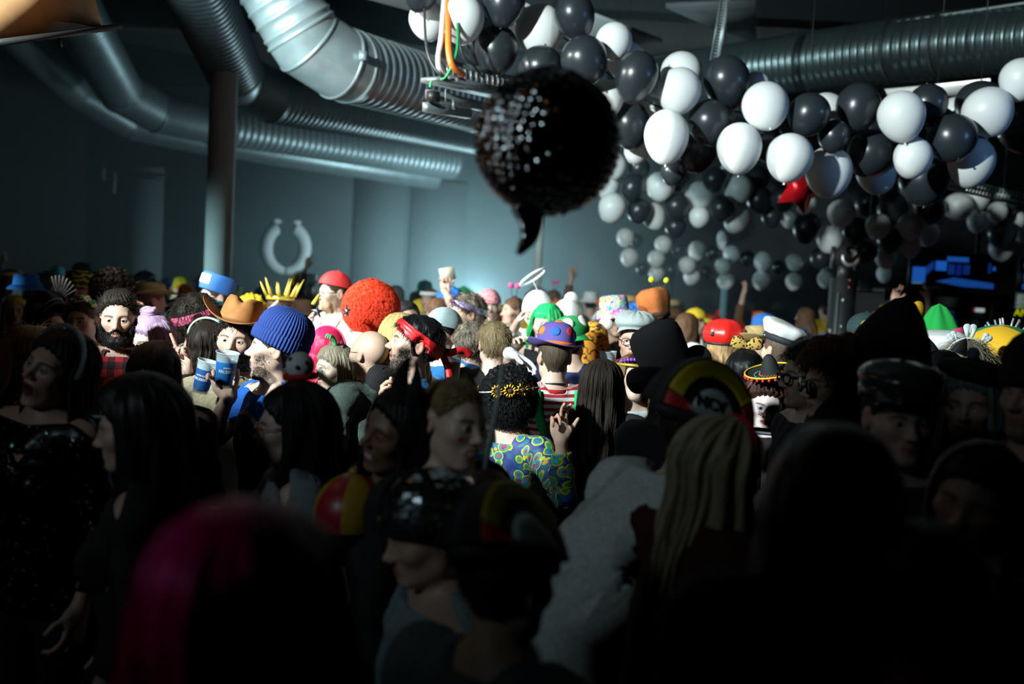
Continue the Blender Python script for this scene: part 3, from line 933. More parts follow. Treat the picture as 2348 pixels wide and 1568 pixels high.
def beanie(p, m, T=None):
    dome = [(.094, 1.700), (.097, 1.72), (.098, 1.745), (.093, 1.775), (.080, 1.802), (.060, 1.821), (.035, 1.832), (.012, 1.836), (.001, 1.836)]
    V, F = hat_lathe(dome, 320, c=(0, .016, 0), ribs=52, rib_d=.0022); put_hat(p, 'beanie_crown', V, F, m, T)
    cuff = [(.090, 1.668), (.0985, 1.664), (.1015, 1.675), (.1025, 1.70), (.1015, 1.718), (.0965, 1.724)]
    V, F = hat_lathe(cuff, 320, c=(0, .014, 0), ribs=52, rib_d=.0022); put_hat(p, 'beanie_cuff', V, F, m, T)

def brimmed(p, m, crown, brim_r, curl_x=0.0, curl_y=0.0, z0=1.712, T=None, band=None, ry=1.22, bry=1.12, name='hat', dent=0.0, n=64, label=None, th=.004, round_=0.0):
    """crown profile [(r, z)], brim ring with the sides (curl_x) or ends (curl_y) bent up"""
    def fc(V, a):
        if dent:
            t = sstep(z0 + .06, z0 + .11, V[:, 2]); V[:, 2] -= dent * t * np.exp(-(V[:, 0] / .030) ** 2); V[:, 0] *= 1 - .22 * t * sstep(.02, -.09, V[:, 1])
        return V
    V, F = hat_lathe(crown, n, ry=ry, fn=fc); put_hat(p, name + '_crown', V, F, m, T, label)
    r0 = crown[0][0] * .96; prof = []
    for k in range(9): prof.append((r0 + (brim_r - r0) * k / 8, z0))
    prof += [(brim_r + .001, z0 + th / 2)] + [(r, z0 + th) for r, _ in prof[::-1]]
    def fb(V, a):
        x = V[:, 0]; y = V[:, 1] - .012; q = np.clip((np.sqrt(x * x + (y / bry) ** 2) - r0) / (brim_r - r0), 0, 1)
        V[:, 2] += curl_x * (np.abs(np.cos(a)) ** 2.2) * q ** 1.6 + curl_y * (np.abs(np.sin(a)) ** 2) * q ** 1.6 + round_ * q ** 2; return V
    V, F = hat_lathe(prof, n, ry=bry * 1.0, fn=fb); put_hat(p, name + '_brim', V, F, m, T)
    if band:
        bm, bh = band; r1 = crown[0][0] + .002
        V, F = hat_lathe([(r1 - .003, z0 + .002), (r1 + .002, z0 + .003), (r1 + .001, z0 + bh), (r1 - .004, z0 + bh)], n, ry=ry); put_hat(p, 'hat_band', V, F, bm, T)

def dome_cap(p, m, T=None, r=.092, h=.10, z0=1.70, visor=None, seams=6, name='cap', label=None, puff=0.0, ry=1.2):
    prof = [(r * math.cos(t) * (1 + puff * math.sin(2 * t)), z0 + h * math.sin(t)) for t in np.linspace(0, 1.55, 10)]
    V, F = hat_lathe(prof, 72, ry=ry, ribs=seams, rib_d=.0008); put_hat(p, name + '_crown', V, F, m, T, label)
    MBb = MB().ball((0, .012, z0 + h + .002), (.008, .008, .004), 8, 6); p.add(MBb, 'cap_button', m, M=p.M @ (T if T is not None else np.eye(4)))
    if visor:
        dirn, ln, vm = visor; Vv = []; Fv = []; nn = 20
        for lay in (0, 1):
            for i in range(nn + 1):
                t = -1 + 2 * i / nn; a = t * 1.05
                for k in range(5):
                    q = k / 4; rr = r * 1.0 + ln * q * (math.cos(a * .9) ** .8)
                    x = rr * math.sin(a); y = .012 - dirn * (rr * 1.16 * math.cos(a)); z = z0 + .004 - .012 * q - .35 * x * x / .09 * .09 - lay * .003 - .03 * q * (t * t)
                    Vv.append((x, y, z))
        M_ = (nn + 1) * 5
        for i in range(nn):
            for k in range(4):
                b = i * 5 + k; Fv += [(b, b + 1, b + 6, b + 5), (b + M_, b + 5 + M_, b + 6 + M_, b + 1 + M_)]
            b = i * 5 + 4; Fv.append((b, b + M_, b + 5 + M_, b + 5))
        put_hat(p, 'cap_visor', Vv, Fv, vm, T)

def headband(p, m, z=1.72, h=.035, r=.0955, T=None, name='headband', label=None, ry=1.2, n=64, c=(0, .014, 0)):
    V, F = hat_lathe([(r - .003, z), (r + .002, z), (r + .003, z + h / 2), (r + .001, z + h), (r - .004, z + h)], n, ry=ry, c=c); return put_hat(p, name, V, F, m, T, label)
def hairband(p, m, r=.102, y=.0, w=.010, name='hairband', label=None, z0=1.665, top=.115):
    """an arch over the head from ear to ear"""
    pts = [(r * math.sin(t), y + .01 * math.cos(t), z0 + top * max(0, math.cos(t)) ** .85 - (0 if abs(t) < 1.5 else .01)) for t in np.linspace(-1.65, 1.65, 25)]
    V, F = tube(pts, w, 8); return p.addv(name, V, F, m, label)
def arch_pt(t, r=.102, y=0.0, z0=1.665, top=.115): return np.array((r * math.sin(t), y, z0 + top * max(0, math.cos(t)) ** .85))
def star_mesh(r, th=.006, k=.42, n=5):
    V = [];
    for s in (-1, 1):
        for i in range(2 * n):
            a = math.pi * i / n; q = r if i % 2 == 0 else r * k; V.append((q * math.sin(a), s * th, q * math.cos(a)))
    m = 2 * n; F = [tuple(range(m)), tuple(range(2 * m - 1, m - 1, -1))] + [(i, i + m, (i + 1) % m + m, (i + 1) % m) for i in range(m)]
    return np.array(V), F

def fan_cap(p, T=None, cols=None, text=True):
    """carnival-society cap: a half-round crest standing fore and aft, with coloured panels, piping and lettering on its sides"""
    blk, yel, red, wht, gry = cols
    a_, b_, z0 = .150, .155, 1.70
    def side(rho, t, s, lift=0.0):
        y = .02 + rho * a_ * math.cos(t); z = z0 + rho * b_ * math.sin(t); hh = rho * math.sin(t)
        x = (.090 * math.sqrt(max(0, 1 - .62 * (rho * math.cos(t)) ** 2)) * (1 - hh) + .016 * hh + lift)
        return (s * x, y, z)
    V = []; F = []; nt, nr = 28, 8
    for s in (-1, 1):
        for i in range(nt + 1):
            for k in range(nr + 1): V.append(side(k / nr, math.pi * i / nt, s))
    blkN = (nt + 1) * (nr + 1)
    for s in (0, 1):
        for i in range(nt):
            for k in range(nr):
                b = s * blkN + i * (nr + 1) + k; q = (b, b + 1, b + nr + 2, b + nr + 1); F.append(q if s else q[::-1])
    for i in range(nt):
        b = i * (nr + 1) + nr; F.append((b, b + blkN, b + blkN + nr + 1, b + nr + 1))
    put_hat(p, 'cap_crest', V, F, blk, T)
    def patch(name, r0, r1, t0, t1, m, lift=.003):
        for s in (-1, 1):
            V = []; F = []; nt, nr = 20, 4
            for lay in (lift, -.002):
                for i in range(nt + 1):
                    for k in range(nr + 1): V.append(side(r0 + (r1 - r0) * k / nr, t0 + (t1 - t0) * i / nt, s, lay))
            N = (nt + 1) * (nr + 1)
            for i in range(nt):
                for k in range(nr):
                    b = i * (nr + 1) + k; q = (b, b + 1, b + nr + 2, b + nr + 1); F.append(q if s > 0 else q[::-1])
                b = i * (nr + 1); F += [(b, b + N, b + N + nr + 1, b + nr + 1), (b + nr, b + nr + nr + 1, b + N + 2 * nr + 1, b + N + nr)]
            for k in range(nr):
                for b in (k, nt * (nr + 1) + k): F.append((b, b + 1, b + 1 + N, b + N))
            put_hat(p, name, V, F, m, T)
    patch('yellow_panel', .67, .97, .30, 2.55, yel)
    patch('red_panel', .34, .97, .02, .26, red); patch('red_panel', .66, .97, 2.62, 3.12, red)
    patch('white_panel', .02, .50, .12, 3.02, wht)
    V, F = hat_lathe([(.086, 1.672), (.092, 1.672), (.094, 1.69), (.092, 1.712), (.084, 1.714)], 64, ry=1.55, c=(0, .02, 0)); put_hat(p, 'cap_band', V, F, blk, T)
    V, F = hat_lathe([(.090, 1.700), (.0955, 1.700), (.0955, 1.716), (.088, 1.718)], 64, ry=1.55, c=(0, .02, 0)); put_hat(p, 'grey_trim', V, F, gry, T)
    if text:
        V, F = text_mesh('NCV', .043, .0015, .0018)
        for s in (-1, 1):
            yy = (s * V[:, 0] + .020) / a_; hh = (.036 + V[:, 1]) / b_; x = .090 * np.sqrt(np.maximum(0, 1 - .62 * yy ** 2)) * (1 - hh) + .016 * hh + .0045 + V[:, 2]
            Q = np.stack((s * x,   .040 + s * V[:, 0], z0 + .036 + V[:, 1]), 1); put_hat(p, 'lettering', Q, F, blk, T, smooth=False)

def glasses(p, m, r=.024, round_=True, lens=None, name='glasses', rim=.0022):
    mb = MB()
    for s in (-1, 1):
        c = np.array((s * .0325, -.108, 1.643)); pts = []
        for i in range(21):
            a = 2 * math.pi * i / 20; pw = 1 if round_ else .75
            ca, sa = math.cos(a), math.sin(a)
            pts.append(c + np.array((r * np.sign(ca) * abs(ca) ** pw, .006 * abs(ca) * (1 if s * ca > 0 else 0), r * (1 if round_ else .72) * np.sign(sa) * abs(sa) ** pw)))
        mb.tube(pts, rim, 6, False); mb.tube([(s * .056, -.101, 1.648), (s * .077, -.07, 1.652), (s * .083, .02, 1.655), (s * .082, .035, 1.645)], rim * .9, 6)
    mb.tube([(-.010, -.111, 1.648), (0, -.115, 1.651), (.010, -.111, 1.648)], rim, 6)
    p.add(mb, name, m)
    if lens:
        for s in (-1, 1):
            V, F = lathe([(0, 0), (r * .97, .0005), (r * .97, .002), (0, .002)], 24); V = np.stack((V[:, 0] + s * .0325, V[:, 2] - .108, V[:, 1] * (1 if round_ else .72) + 1.643), 1); p.addv('lens', V, F, lens)

def cup(label, px, py, d, tilt=(0, 0), liquid=(.02, .2, .6), h=.142, r0=.031, r1=.044, printed=None, group='plastic beer cups', clear=False, ptxt=None):
    """tapered plastic cup with wall thickness and a rolled rim; origin at its base"""
    c = np.array(at(px, py, d)); root = empty('plastic_cup', tuple(c)); root.rotation_euler = (math.radians(tilt[0]), math.radians(tilt[1]), 0)
    prop(root, label, 'cup', group)
    wall = mat('frosted_plastic', (.62, .72, .74), .35, trans=.0, alpha=.42)
    rr = lambda z: r0 + (r1 - r0) * z / h
    V, F = lathe([(0, .004), (r0 * .9, .004), (r0, 0), (rr(h * .5), h * .5), (r1, h), (r1 + .0028, h + .001), (r1 + .0028, h - .003), (r1 - .0012, h - .004), (rr(h * .5) - .0012, h * .5), (r0 - .0012, .006), (0, .006)], 40)
    mobj('cup_wall', V, F, wall, root)
    hf = h * .74
    lv, lf = lathe([(0, .012), (r0 - .002, .012), (rr(hf) - .002, hf), (0, hf)], 40)
    if not clear: mobj('drink', lv, lf, mat('drink_%d_%d' % (int(liquid[0] * 100), int(liquid[2] * 100)), liquid, .25), root)
    if printed is not None:
        V, F = lathe([(rr(.018) + .0006, .018), (rr(hf) + .0006, hf)], 40); mobj('printed_sleeve', V, F, printed, root)
    if ptxt:
        for s, z, size in ptxt:
            V, F = text_mesh(s, size, .0004); a = V[:, 0] / rr(z); rad = rr(z + V[:, 1]) + .0012 + V[:, 2]
            ph = PRINT_ANG
            mobj('lettering', np.stack((rad * np.sin(a + ph), -rad * np.cos(a + ph), z + V[:, 1]), 1), F, mat('white_print', (.75, .82, .82), .6), root, smooth=False)
    return root
PRINT_ANG = .35
def wrap_band(p, m, zf, zb, h, off=.005, hair=.0, name='headband', label=None, wr=.0015):
    """a cloth band wrapped on the head itself: front edge height zf, back edge height zb"""
    r = p.R0; zc = zf + (zb - zf) * np.clip((r[:, 1] + .10) / .21, 0, 1)
    mk = np.where((r[:, 2] > 1.5) & (np.abs(r[:, 0]) < .1), h / 2 - np.abs(r[:, 2] - zc), -.05)
    e = (np.sqrt(((r[:, 1] - .018) / .022) ** 2 + ((r[:, 2] - 1.636) / .032) ** 2) - 1) * .03; mk = np.where(np.abs(r[:, 0]) > .076, np.minimum(mk, e), mk)
    g = sstep(-.004, .012, hair_mask(r))
    o = off + hair * g + wr * np.sin((r[:, 2] - zc) * 420 + 3 * np.sin(r[:, 1] * 30)) * sstep(0, .008, mk)
    return p.shell(mk, o * p.sc, name, m, 0, label, hem=1.0)

def ribbon(p, pts, w, m, name='ribbon', wdir=(0, 0, 1), th=.003):
    """a flat folded strip along pts in rest head coordinates"""
    S = [np.asarray(q, float) for q in spline(pts, 6)]; V = []; F = []; wd = np.array(wdir, float)
    for i, q in enumerate(S):
        t = S[min(i + 1, len(S) - 1)] - S[max(i - 1, 0)]; t /= np.linalg.norm(t); a = wd - t * (wd @ t); a /= np.linalg.norm(a); b = np.cross(t, a)
        for sa, sb in ((-1, -1), (1, -1), (1, 1), (-1, 1)): V.append(q + a * sa * w / 2 + b * sb * th / 2)
    for i in range(len(S) - 1):
        c = 4 * i; F += [(c + k, c + (k + 1) % 4, c + 4 + (k + 1) % 4, c + 4 + k) for k in range(4)]
    n = 4 * (len(S) - 1); F += [(3, 2, 1, 0), (n, n + 1, n + 2, n + 3)]
    return p.addv(name, V, F, m, smooth=False)

# ------------------------------------------------------------------ the hall
def P(px, py, d): return tuple(at(px, py, d))
X0, X1, Y0, Y1, ZC = -9.5, 11.0, -3.0, 22.0, 5.6
def struct(name, c, size, m, parent=None, **k):
    o = MB().box(c, size).build(name, m, parent, smooth=False); o['kind'] = 'structure'; return o
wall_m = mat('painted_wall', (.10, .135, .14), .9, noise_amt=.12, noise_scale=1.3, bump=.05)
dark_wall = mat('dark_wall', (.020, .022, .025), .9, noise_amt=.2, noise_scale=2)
floor_m = mat('hall_floor', (.02, .02, .022), .6, noise_amt=.3, noise_scale=4, bump=.1)
struct('floor', ((X0 + X1) / 2, (Y0 + Y1) / 2, -.05), (X1 - X0, Y1 - Y0, .1), floor_m)
struct('ceiling', ((X0 + X1) / 2, (Y0 + Y1) / 2, ZC + .05), (X1 - X0, Y1 - Y0, .1), mat('dark_ceiling', (.02, .023, .025), .9, noise_amt=.2, noise_scale=2))
struct('wall_left', (X0 - .1, (Y0 + Y1) / 2, ZC / 2), (.2, Y1 - Y0, ZC), dark_wall)
struct('wall_right', (X1 + .1, (Y0 + Y1) / 2, ZC / 2), (.2, Y1 - Y0, ZC), dark_wall)
struct('wall_front', ((X0 + X1) / 2, Y0 - .1, ZC / 2), (X1 - X0, .2, ZC), dark_wall)
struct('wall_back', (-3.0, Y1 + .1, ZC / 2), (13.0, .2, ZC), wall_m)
struct('wall_back_right', (7.25, Y1 + .1, ZC / 2), (7.5, .2, ZC), dark_wall)  # same wall out of the light; its shade is put into the colour
# shallow pilasters on the back wall: the paler upright bands
for k, (px, w) in enumerate(((345, .9), (880, 1.1), (1010, 1.2))):
    c = at(px, 480, 22.3); struct('trim_%d' % (k + 1), (c.x, Y1 - .06, 2.0), (w, .12, 4.0), mat('pilaster', (.14, .18, .185), .9))

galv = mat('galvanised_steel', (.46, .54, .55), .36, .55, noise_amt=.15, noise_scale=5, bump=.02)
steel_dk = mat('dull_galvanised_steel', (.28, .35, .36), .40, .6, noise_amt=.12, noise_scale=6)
blackm = mat('black_metal', (.012, .013, .014), .5)
def mitre_tube(A, B, nA, nB, offs, n=48):
    """straight pipe from A to B whose end rings lie in the mitre planes nA, nB; offs: [(fraction, radius)]"""
    ax = B - A; L = np.linalg.norm(ax); ax = ax / L; a = np.cross(ax, (0, 0, 1.)); a /= np.linalg.norm(a); b = np.cross(ax, a); V = []; F = []
    an = 2 * math.pi * np.arange(n) / n; rad = np.cos(an)[:, None] * a + np.sin(an)[:, None] * b
    sA = -(rad @ nA) / (ax @ nA); sB = -(rad @ nB) / (ax @ nB)
    for f, r in offs: V.append(A + ax * (f * L) + rad * r + ax * (((1 - f) * sA + f * sB) * r)[:, None])
    for k in range(len(offs) - 1):
        c = k * n; F += [(c + i, c + (i + 1) % n, c + n + (i + 1) % n, c + n + i) for i in range(n)]
    return np.concatenate(V), F
def duct(label, path, r, secs, m, ribs, pair=False):
    """path: world points at the bends; straight runs are ribbed, bends are smooth gores with a raised seam between"""
    pts = [np.array(p) for p in path]; un = lambda v: v / np.linalg.norm(v)
    N = [un(un(pts[min(k + 1, len(pts) - 1)] - pts[k]) + un(pts[k] - pts[k - 1])) if 0 < k < len(pts) - 1 else un(pts[1] - pts[0]) if k == 0 else un(pts[-1] - pts[-2]) for k in range(len(pts))]
    c0 = pts[len(pts) // 2]; root = empty('ventilation_duct', tuple(c0)); prop(root, label, 'duct', 'galvanised ventilation ducts under the ceiling')
    def put(name, V, F, mm=m, smooth=True): return mobj(name, V - c0, F, mm, root, smooth=smooth)
    for a, b, kind in secs:
        A, B = pts[a], pts[b]; L = np.linalg.norm(B - A)
        if kind == 'rib':
            nr = max(2, int(L / ribs)); offs = []
            for k in range(nr):
                for f, e in ((0, 0), (.30, 0), (.40, 1), (.52, 1), (.62, 0)) if not pair else ((0, 0), (.2, 0), (.26, 1), (.34, 1), (.40, .1), (.48, .1), (.54, 1), (.62, 1), (.68, 0)): offs.append(((k + f) / nr, r + .012 * e))
            offs.append((1., r)); put('duct_section', *mitre_tube(A, B, N[a], N[b], offs))
        else: put('elbow_gore', *mitre_tube(A, B, N[a], N[b], [(0, r * 1.012), (.5, r * 1.012), (1, r * 1.012)]))
    for a, b, kind in secs[1:]:
        t = un(pts[a] - pts[a - 1]) if False else N[a]; put('seam_ring', *mitre_tube(pts[a] - t * .018, pts[a] + t * .018, N[a], N[a], [(0, r), (.2, r * 1.05), (.8, r * 1.05), (1, r)]))
    return root, put
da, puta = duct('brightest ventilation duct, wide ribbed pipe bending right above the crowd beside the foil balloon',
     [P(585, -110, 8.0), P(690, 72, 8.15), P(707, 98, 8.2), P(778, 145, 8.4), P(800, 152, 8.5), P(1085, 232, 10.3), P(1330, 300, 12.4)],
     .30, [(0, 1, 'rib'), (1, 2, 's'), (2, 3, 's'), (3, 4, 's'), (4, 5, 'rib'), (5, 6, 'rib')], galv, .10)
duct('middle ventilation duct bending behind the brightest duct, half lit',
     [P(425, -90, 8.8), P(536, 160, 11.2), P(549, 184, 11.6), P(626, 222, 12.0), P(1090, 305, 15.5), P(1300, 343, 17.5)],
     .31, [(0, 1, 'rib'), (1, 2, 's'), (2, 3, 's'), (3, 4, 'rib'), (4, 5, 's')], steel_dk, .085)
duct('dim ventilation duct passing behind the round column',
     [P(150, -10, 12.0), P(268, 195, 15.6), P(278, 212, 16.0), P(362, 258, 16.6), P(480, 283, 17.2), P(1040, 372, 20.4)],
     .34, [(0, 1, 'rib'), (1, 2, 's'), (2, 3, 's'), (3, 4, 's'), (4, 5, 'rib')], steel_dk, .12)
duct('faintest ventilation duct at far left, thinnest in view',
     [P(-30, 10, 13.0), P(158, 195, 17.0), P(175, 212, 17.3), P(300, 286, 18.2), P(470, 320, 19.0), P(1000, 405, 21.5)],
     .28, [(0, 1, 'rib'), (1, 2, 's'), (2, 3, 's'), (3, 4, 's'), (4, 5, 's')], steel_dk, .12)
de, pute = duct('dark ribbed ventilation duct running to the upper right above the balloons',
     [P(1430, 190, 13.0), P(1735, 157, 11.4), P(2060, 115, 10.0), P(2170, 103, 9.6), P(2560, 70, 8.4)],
     .31, [(0, 1, 's'), (1, 2, 'rib'), (2, 3, 'rib'), (3, 4, 'rib')], mat('shaded_steel_duct', (.07, .10, .105), .30, .75), .085, pair=True)  # this duct gets less light; that shade is put into darker steel
# black clamps round the right duct, clamp on the bright duct
for f, (a, b) in ((.0, (P(2060, 115, 10.0), P(2170, 103, 9.6))), (1.0, (P(2060, 115, 10.0), P(2170, 103, 9.6)))):
    A, B = np.array(a), np.array(b); c = A + (B - A) * f; t = (B - A) / np.linalg.norm(B - A)
    V, F = tube((c - t * .012, c - t * .01, c + t * .01, c + t * .012), (.31, .336, .336, .31), 40, False); pute('pipe_clamp', V, F, blackm)
cl = np.array(P(832, 128, 8.15)); mb = MB().box(cl - np.array(P(778, 145, 8.4)) * 0, (.05, .05, .06)); 
puta('clamp_bolt', *(lambda q: (q.V[0], q.F))(MB().box(cl, (.06, .05, .07))), mm=galv, smooth=False)

# ceiling beams, panels, cable ledge
beam_m = mat('grey_beam', (.10, .11, .115), .85, noise_amt=.1, noise_scale=5)
def slab(name, pts, thick, label, cat, m, kind=None):
    """a flat board given by four world corners, with thickness"""
    Q = np.array(pts, float); n = np.cross(Q[1] - Q[0], Q[3] - Q[0]); n /= np.linalg.norm(n)
    V = np.concatenate((Q, Q + n * thick)); F = [(0, 1, 2, 3), (7, 6, 5, 4), (0, 4, 5, 1), (1, 5, 6, 2), (2, 6, 7, 3), (3, 7, 4, 0)]
    o = mobj(name, V, F, m, None, smooth=False)
    if kind: o['kind'] = kind
    else: prop(o, label, cat)
    return o
for k, (yy, x0, x1) in enumerate(((9.0, -9.4, 10.9), (14.0, -9.4, 10.9), (18.5, -9.4, 10.9))):
    struct('trim_%d' % (k + 4), ((x0 + x1) / 2, yy, ZC - .2), (x1 - x0, .4, .4), mat('ceiling_beam', (.03, .033, .036), .85))
slab('ceiling_panel', [P(812, -20, 8.6), P(1250, 100, 10.6), P(1160, -40, 9.6), P(930, -60, 8.6)], .05, 'grey ceiling panel behind the first white balloons at the top', 'panel', beam_m)
slab('ceiling_panel', [P(1358, 38, 9.4), P(1520, 98, 11.0), P(1395, 118, 11.0), P(1340, 110, 10.4)], .05, 'pale triangular panel standing in for lit ceiling, behind the white balloon above the foil ball', 'panel', mat('lit_ceiling_patch', (.20, .22, .22), .85))  # light on the ceiling here is put into a paler panel
slab('ceiling_panel', [P(1527, 18, 10.5), P(1732, 8, 10.5), P(1735, 100, 12.5), P(1700, 95, 12.6)], .05, 'dim ceiling panel behind the slotted hanging strut', 'panel', mat('dim_panel', (.07, .08, .085), .85))
o = mobj('duct_rail', *tube([P(1480, 136, 12.4), P(1740, 97, 11.2), P(2348, 7, 8.8), P(2500, -16, 8.3)], .012, 6), galv, None)
prop(o, 'thin bright rail running along the top of the right duct', 'rail')
# slotted hanging strut: a channel with real slots
st = empty('slotted_strut', P(1637, 140, 9.0)); prop(st, 'slotted steel hanging strut above the black balloons', 'strut')
A, B = np.array(P(1637, 140, 9.0)), np.array(P(1664, -20, 9.0)); ax = (B - A) / np.linalg.norm(B - A); sd = np.array((1, 0, 0.)) - ax * ax[0]; sd /= np.linalg.norm(sd); nn = np.cross(ax, sd)
Rm = np.stack((sd, nn, ax), 1); L = np.linalg.norm(B - A); mb = MB()
for sx in (-1, 1):
    mb.box((A + B) / 2 - A + sd * sx * .027, (.022, .006, L), Rm); mb.box((A + B) / 2 - A + sd * sx * .036 - nn * .02, (.005, .04, L), Rm)
for k in range(22): mb.box(ax * L * (k + .5) / 22, (.036, .006, L / 22 * .38), Rm)
mb.build('channel', galv, st, smooth=False)

# round column, thin poles
def pole(name, px, py, d, r, label, m, z1=ZC, cat='column'):
    c = at(px, py, d)
    o = mobj(name, *lathe([(r, 0), (r, z1)], 40), m); o.location = (c.x, c.y, 0); prop(o, label, cat); return o
col_m = mat('column_paint', (.42, .47, .47), .7, noise_amt=.06, noise_scale=6)
rc = empty('round_column', (at(505, 450, 10.7).x, at(505, 450, 10.7).y, 0)); prop(rc, 'thick round column at left, lit below and dark above', 'column')
mobj('shaft', *lathe([(.145, 0), (.145, ZC)], 48), col_m, rc); mobj('base_ring', *lathe([(.145, .0), (.20, 0), (.20, .03), (.145, .04)], 40), blackm, rc)
pole('thin_pole', 1236, 570, 14.0, .055, 'thin pale pole below the foil balloon', col_m)
pole('thin_pole', 1660, 690, 14.0, .05, 'thin blue-lit pole below the farthest balloon garland', mat('blue_lit_pole', (.10, .22, .26), .7), 2.02)  # blue light falling on it is put into the pole's colour
pole('thin_pole', 531, 600, 12.0, .02, 'very thin rod standing just right of the round column', col_m, 2.35)
for px, z1, py in ((239, 385, 395), (264, 395, 400)):
    o = mobj('wall_strip', *tube([P(px, z1, 21.4), P(px - 2, z1 + (28 if px < 250 else 48), 21.4)], .018, 8), col_m); prop(o, ('shorter' if px < 250 else 'longer') + ' thin pale strip hanging on the dark far wall at left', 'strip')
o = MB().box(P(335, 405, 21.7), (.85, .12, .12)).build('wall_box', blackm, None, smooth=False); prop(o, 'dark narrow box on the far wall left of the column', 'wall box')

# wreath emblem on the back wall: an open ring with two leaf tips
em_m = mat('emblem_paint', (.75, .80, .80), .8)
ec = np.array(P(668, 570, 22.35)); er = .50
emb = empty('wall_emblem', (ec[0], Y1 - .03, ec[2])); prop(emb, 'pale open wreath emblem on the back wall right of the column', 'emblem')
def arc_piece(a0, a1, w0, w1, n=30):
    V = []; F = []
    for i in range(n + 1):
        t = i / n; a = math.radians(a0 + (a1 - a0) * t); w = (w0 + (w1 - w0) * t) * (.75 + .25 * math.sin(t * math.pi))
        for rr in (er - w, er + w * .55):
            for yy in (0, -.03): V.append((rr * .92 * math.sin(a), yy, rr * 1.04 * math.cos(a)))
    for i in range(n):
        b = 4 * i; F += [(b, b + 4, b + 6, b + 2), (b + 1, b + 3, b + 7, b + 5), (b + 2, b + 6, b + 7, b + 3), (b, b + 1, b + 5, b + 4)]
    return V, F
for s_ in (-1, 1):
    V, F = arc_piece(26 * s_, 177 * s_, .20, .13); mobj('wreath_half', V, F, em_m, emb, smooth=False)
    mobj('leaf_tip', *(lambda q: (q.V[0], q.F))(MB().ball((s_ * .22, -.015, er * 1.15), (.09, .015, .05), 10, 6)), em_m, emb)

# cable tray with cables in front of the bright duct
tray = empty('cable_tray', P(1080, 190, 6.6)); prop(tray, 'perforated grey cable tray hanging left of the foil balloon', 'cable tray'); t0 = np.array(P(1080, 190, 6.6))
grey = mat('tray_steel', (.20, .235, .235), .5, .6, noise_amt=.1)
def beam_between(mb, a, b, w, h, off=0):
    a, b = np.array(a) - t0, np.array(b) - t0; ax = (b - a) / np.linalg.norm(b - a); sd = np.cross(ax, (0, 0, 1)); sd /= np.linalg.norm(sd); up = np.cross(sd, ax)
    mb.box((a + b) / 2 + up * off, (np.linalg.norm(b - a), w, h), np.stack((ax, sd, up), 1)); return ax, sd, up, a, b
mb = MB(); beam_between(mb, P(1028, 160, 6.5), P(1180, 198, 7.2), .012, .035, .050); beam_between(mb, P(1028, 160, 6.5), P(1180, 198, 7.2), .012, .035, -.050)
ax, sd, up, a, b = beam_between(MB(), P(1028, 160, 6.5), P(1180, 198, 7.2), .1, .1)
for k in range(13): mb.box(a + (b - a) * k / 12, (.028, .012, .07), np.stack((ax, sd, up), 1))
mb.build('perforated_side', grey, tray, smooth=False)
mb = MB(); beam_between(mb, P(986, 182, 6.5), P(1160, 222, 7.2), .16, .03); mb.build('tray_floor', grey, tray, smooth=False)
for nm, pa, pb in (('tray_bar', (982, 216, 6.5), (1130, 250, 7.1)), ('tray_bar', (976, 245, 6.5), (1075, 262, 7.0))):
    mb = MB(); beam_between(mb, P(*pa), P(*pb), .05, .06); mb.build(nm, grey, tray, smooth=False)
mb = MB(); beam_between(mb, P(984, 219, 6.45), P(1002, 223, 6.5), .06, .065); mb.build('black_clip', blackm, tray, smooth=False)
mb = MB(); mb.tube([P(1022, 205, 6.5), P(1022, 235, 6.5)], .006, 6); mb.tube([P(1040, 228, 6.5), P(1040, 250, 6.5)], .012, 6)
mobj('threaded_rod', np.concatenate(mb.V) - t0, mb.F, grey, tray)
for nm, lab, colr, r, pts in (
    ('cable', 'bright orange cable hanging onto the cable tray', (.85, .20, .03), .022, [(1026, -20, 6.6), (1028, 80, 6.5), (1030, 120, 6.45), (1038, 152, 6.45), (1062, 172, 6.55)]),
    ('cable', 'white cable beside the orange cable', (.62, .66, .66), .018, [(1020, -20, 6.6), (1012, 85, 6.5), (1005, 130, 6.5), (1012, 168, 6.5), (1050, 185, 6.6)]),
    ('cable', 'thin green cable curling at the cable tray', (.03, .42, .12), .008, [(1046, -20, 6.6), (1049, 95, 6.5), (1040, 140, 6.45), (1020, 178, 6.45), (992, 184, 6.5), (986, 200, 6.5)]),
    ('cable', 'dark cable looping left of the orange cable', (.03, .035, .04), .009, [(972, -20, 6.7), (976, 90, 6.5), (988, 140, 6.45), (1014, 176, 6.45), (1040, 186, 6.6)]),
    ('cable', 'dark cable running from the balloons down to the tray', (.03, .035, .04), .008, [(1052, -20, 6.6), (1056, 110, 6.5), (1085, 150, 6.6), (1108, 178, 6.8)])):
    o = mobj(nm, *tube(spline([P(*p) for p in pts], 8), r, 8), mat('cable_%d' % int(colr[0] * 100 + colr[1] * 10), colr, .45)); prop(o, lab, 'cable')

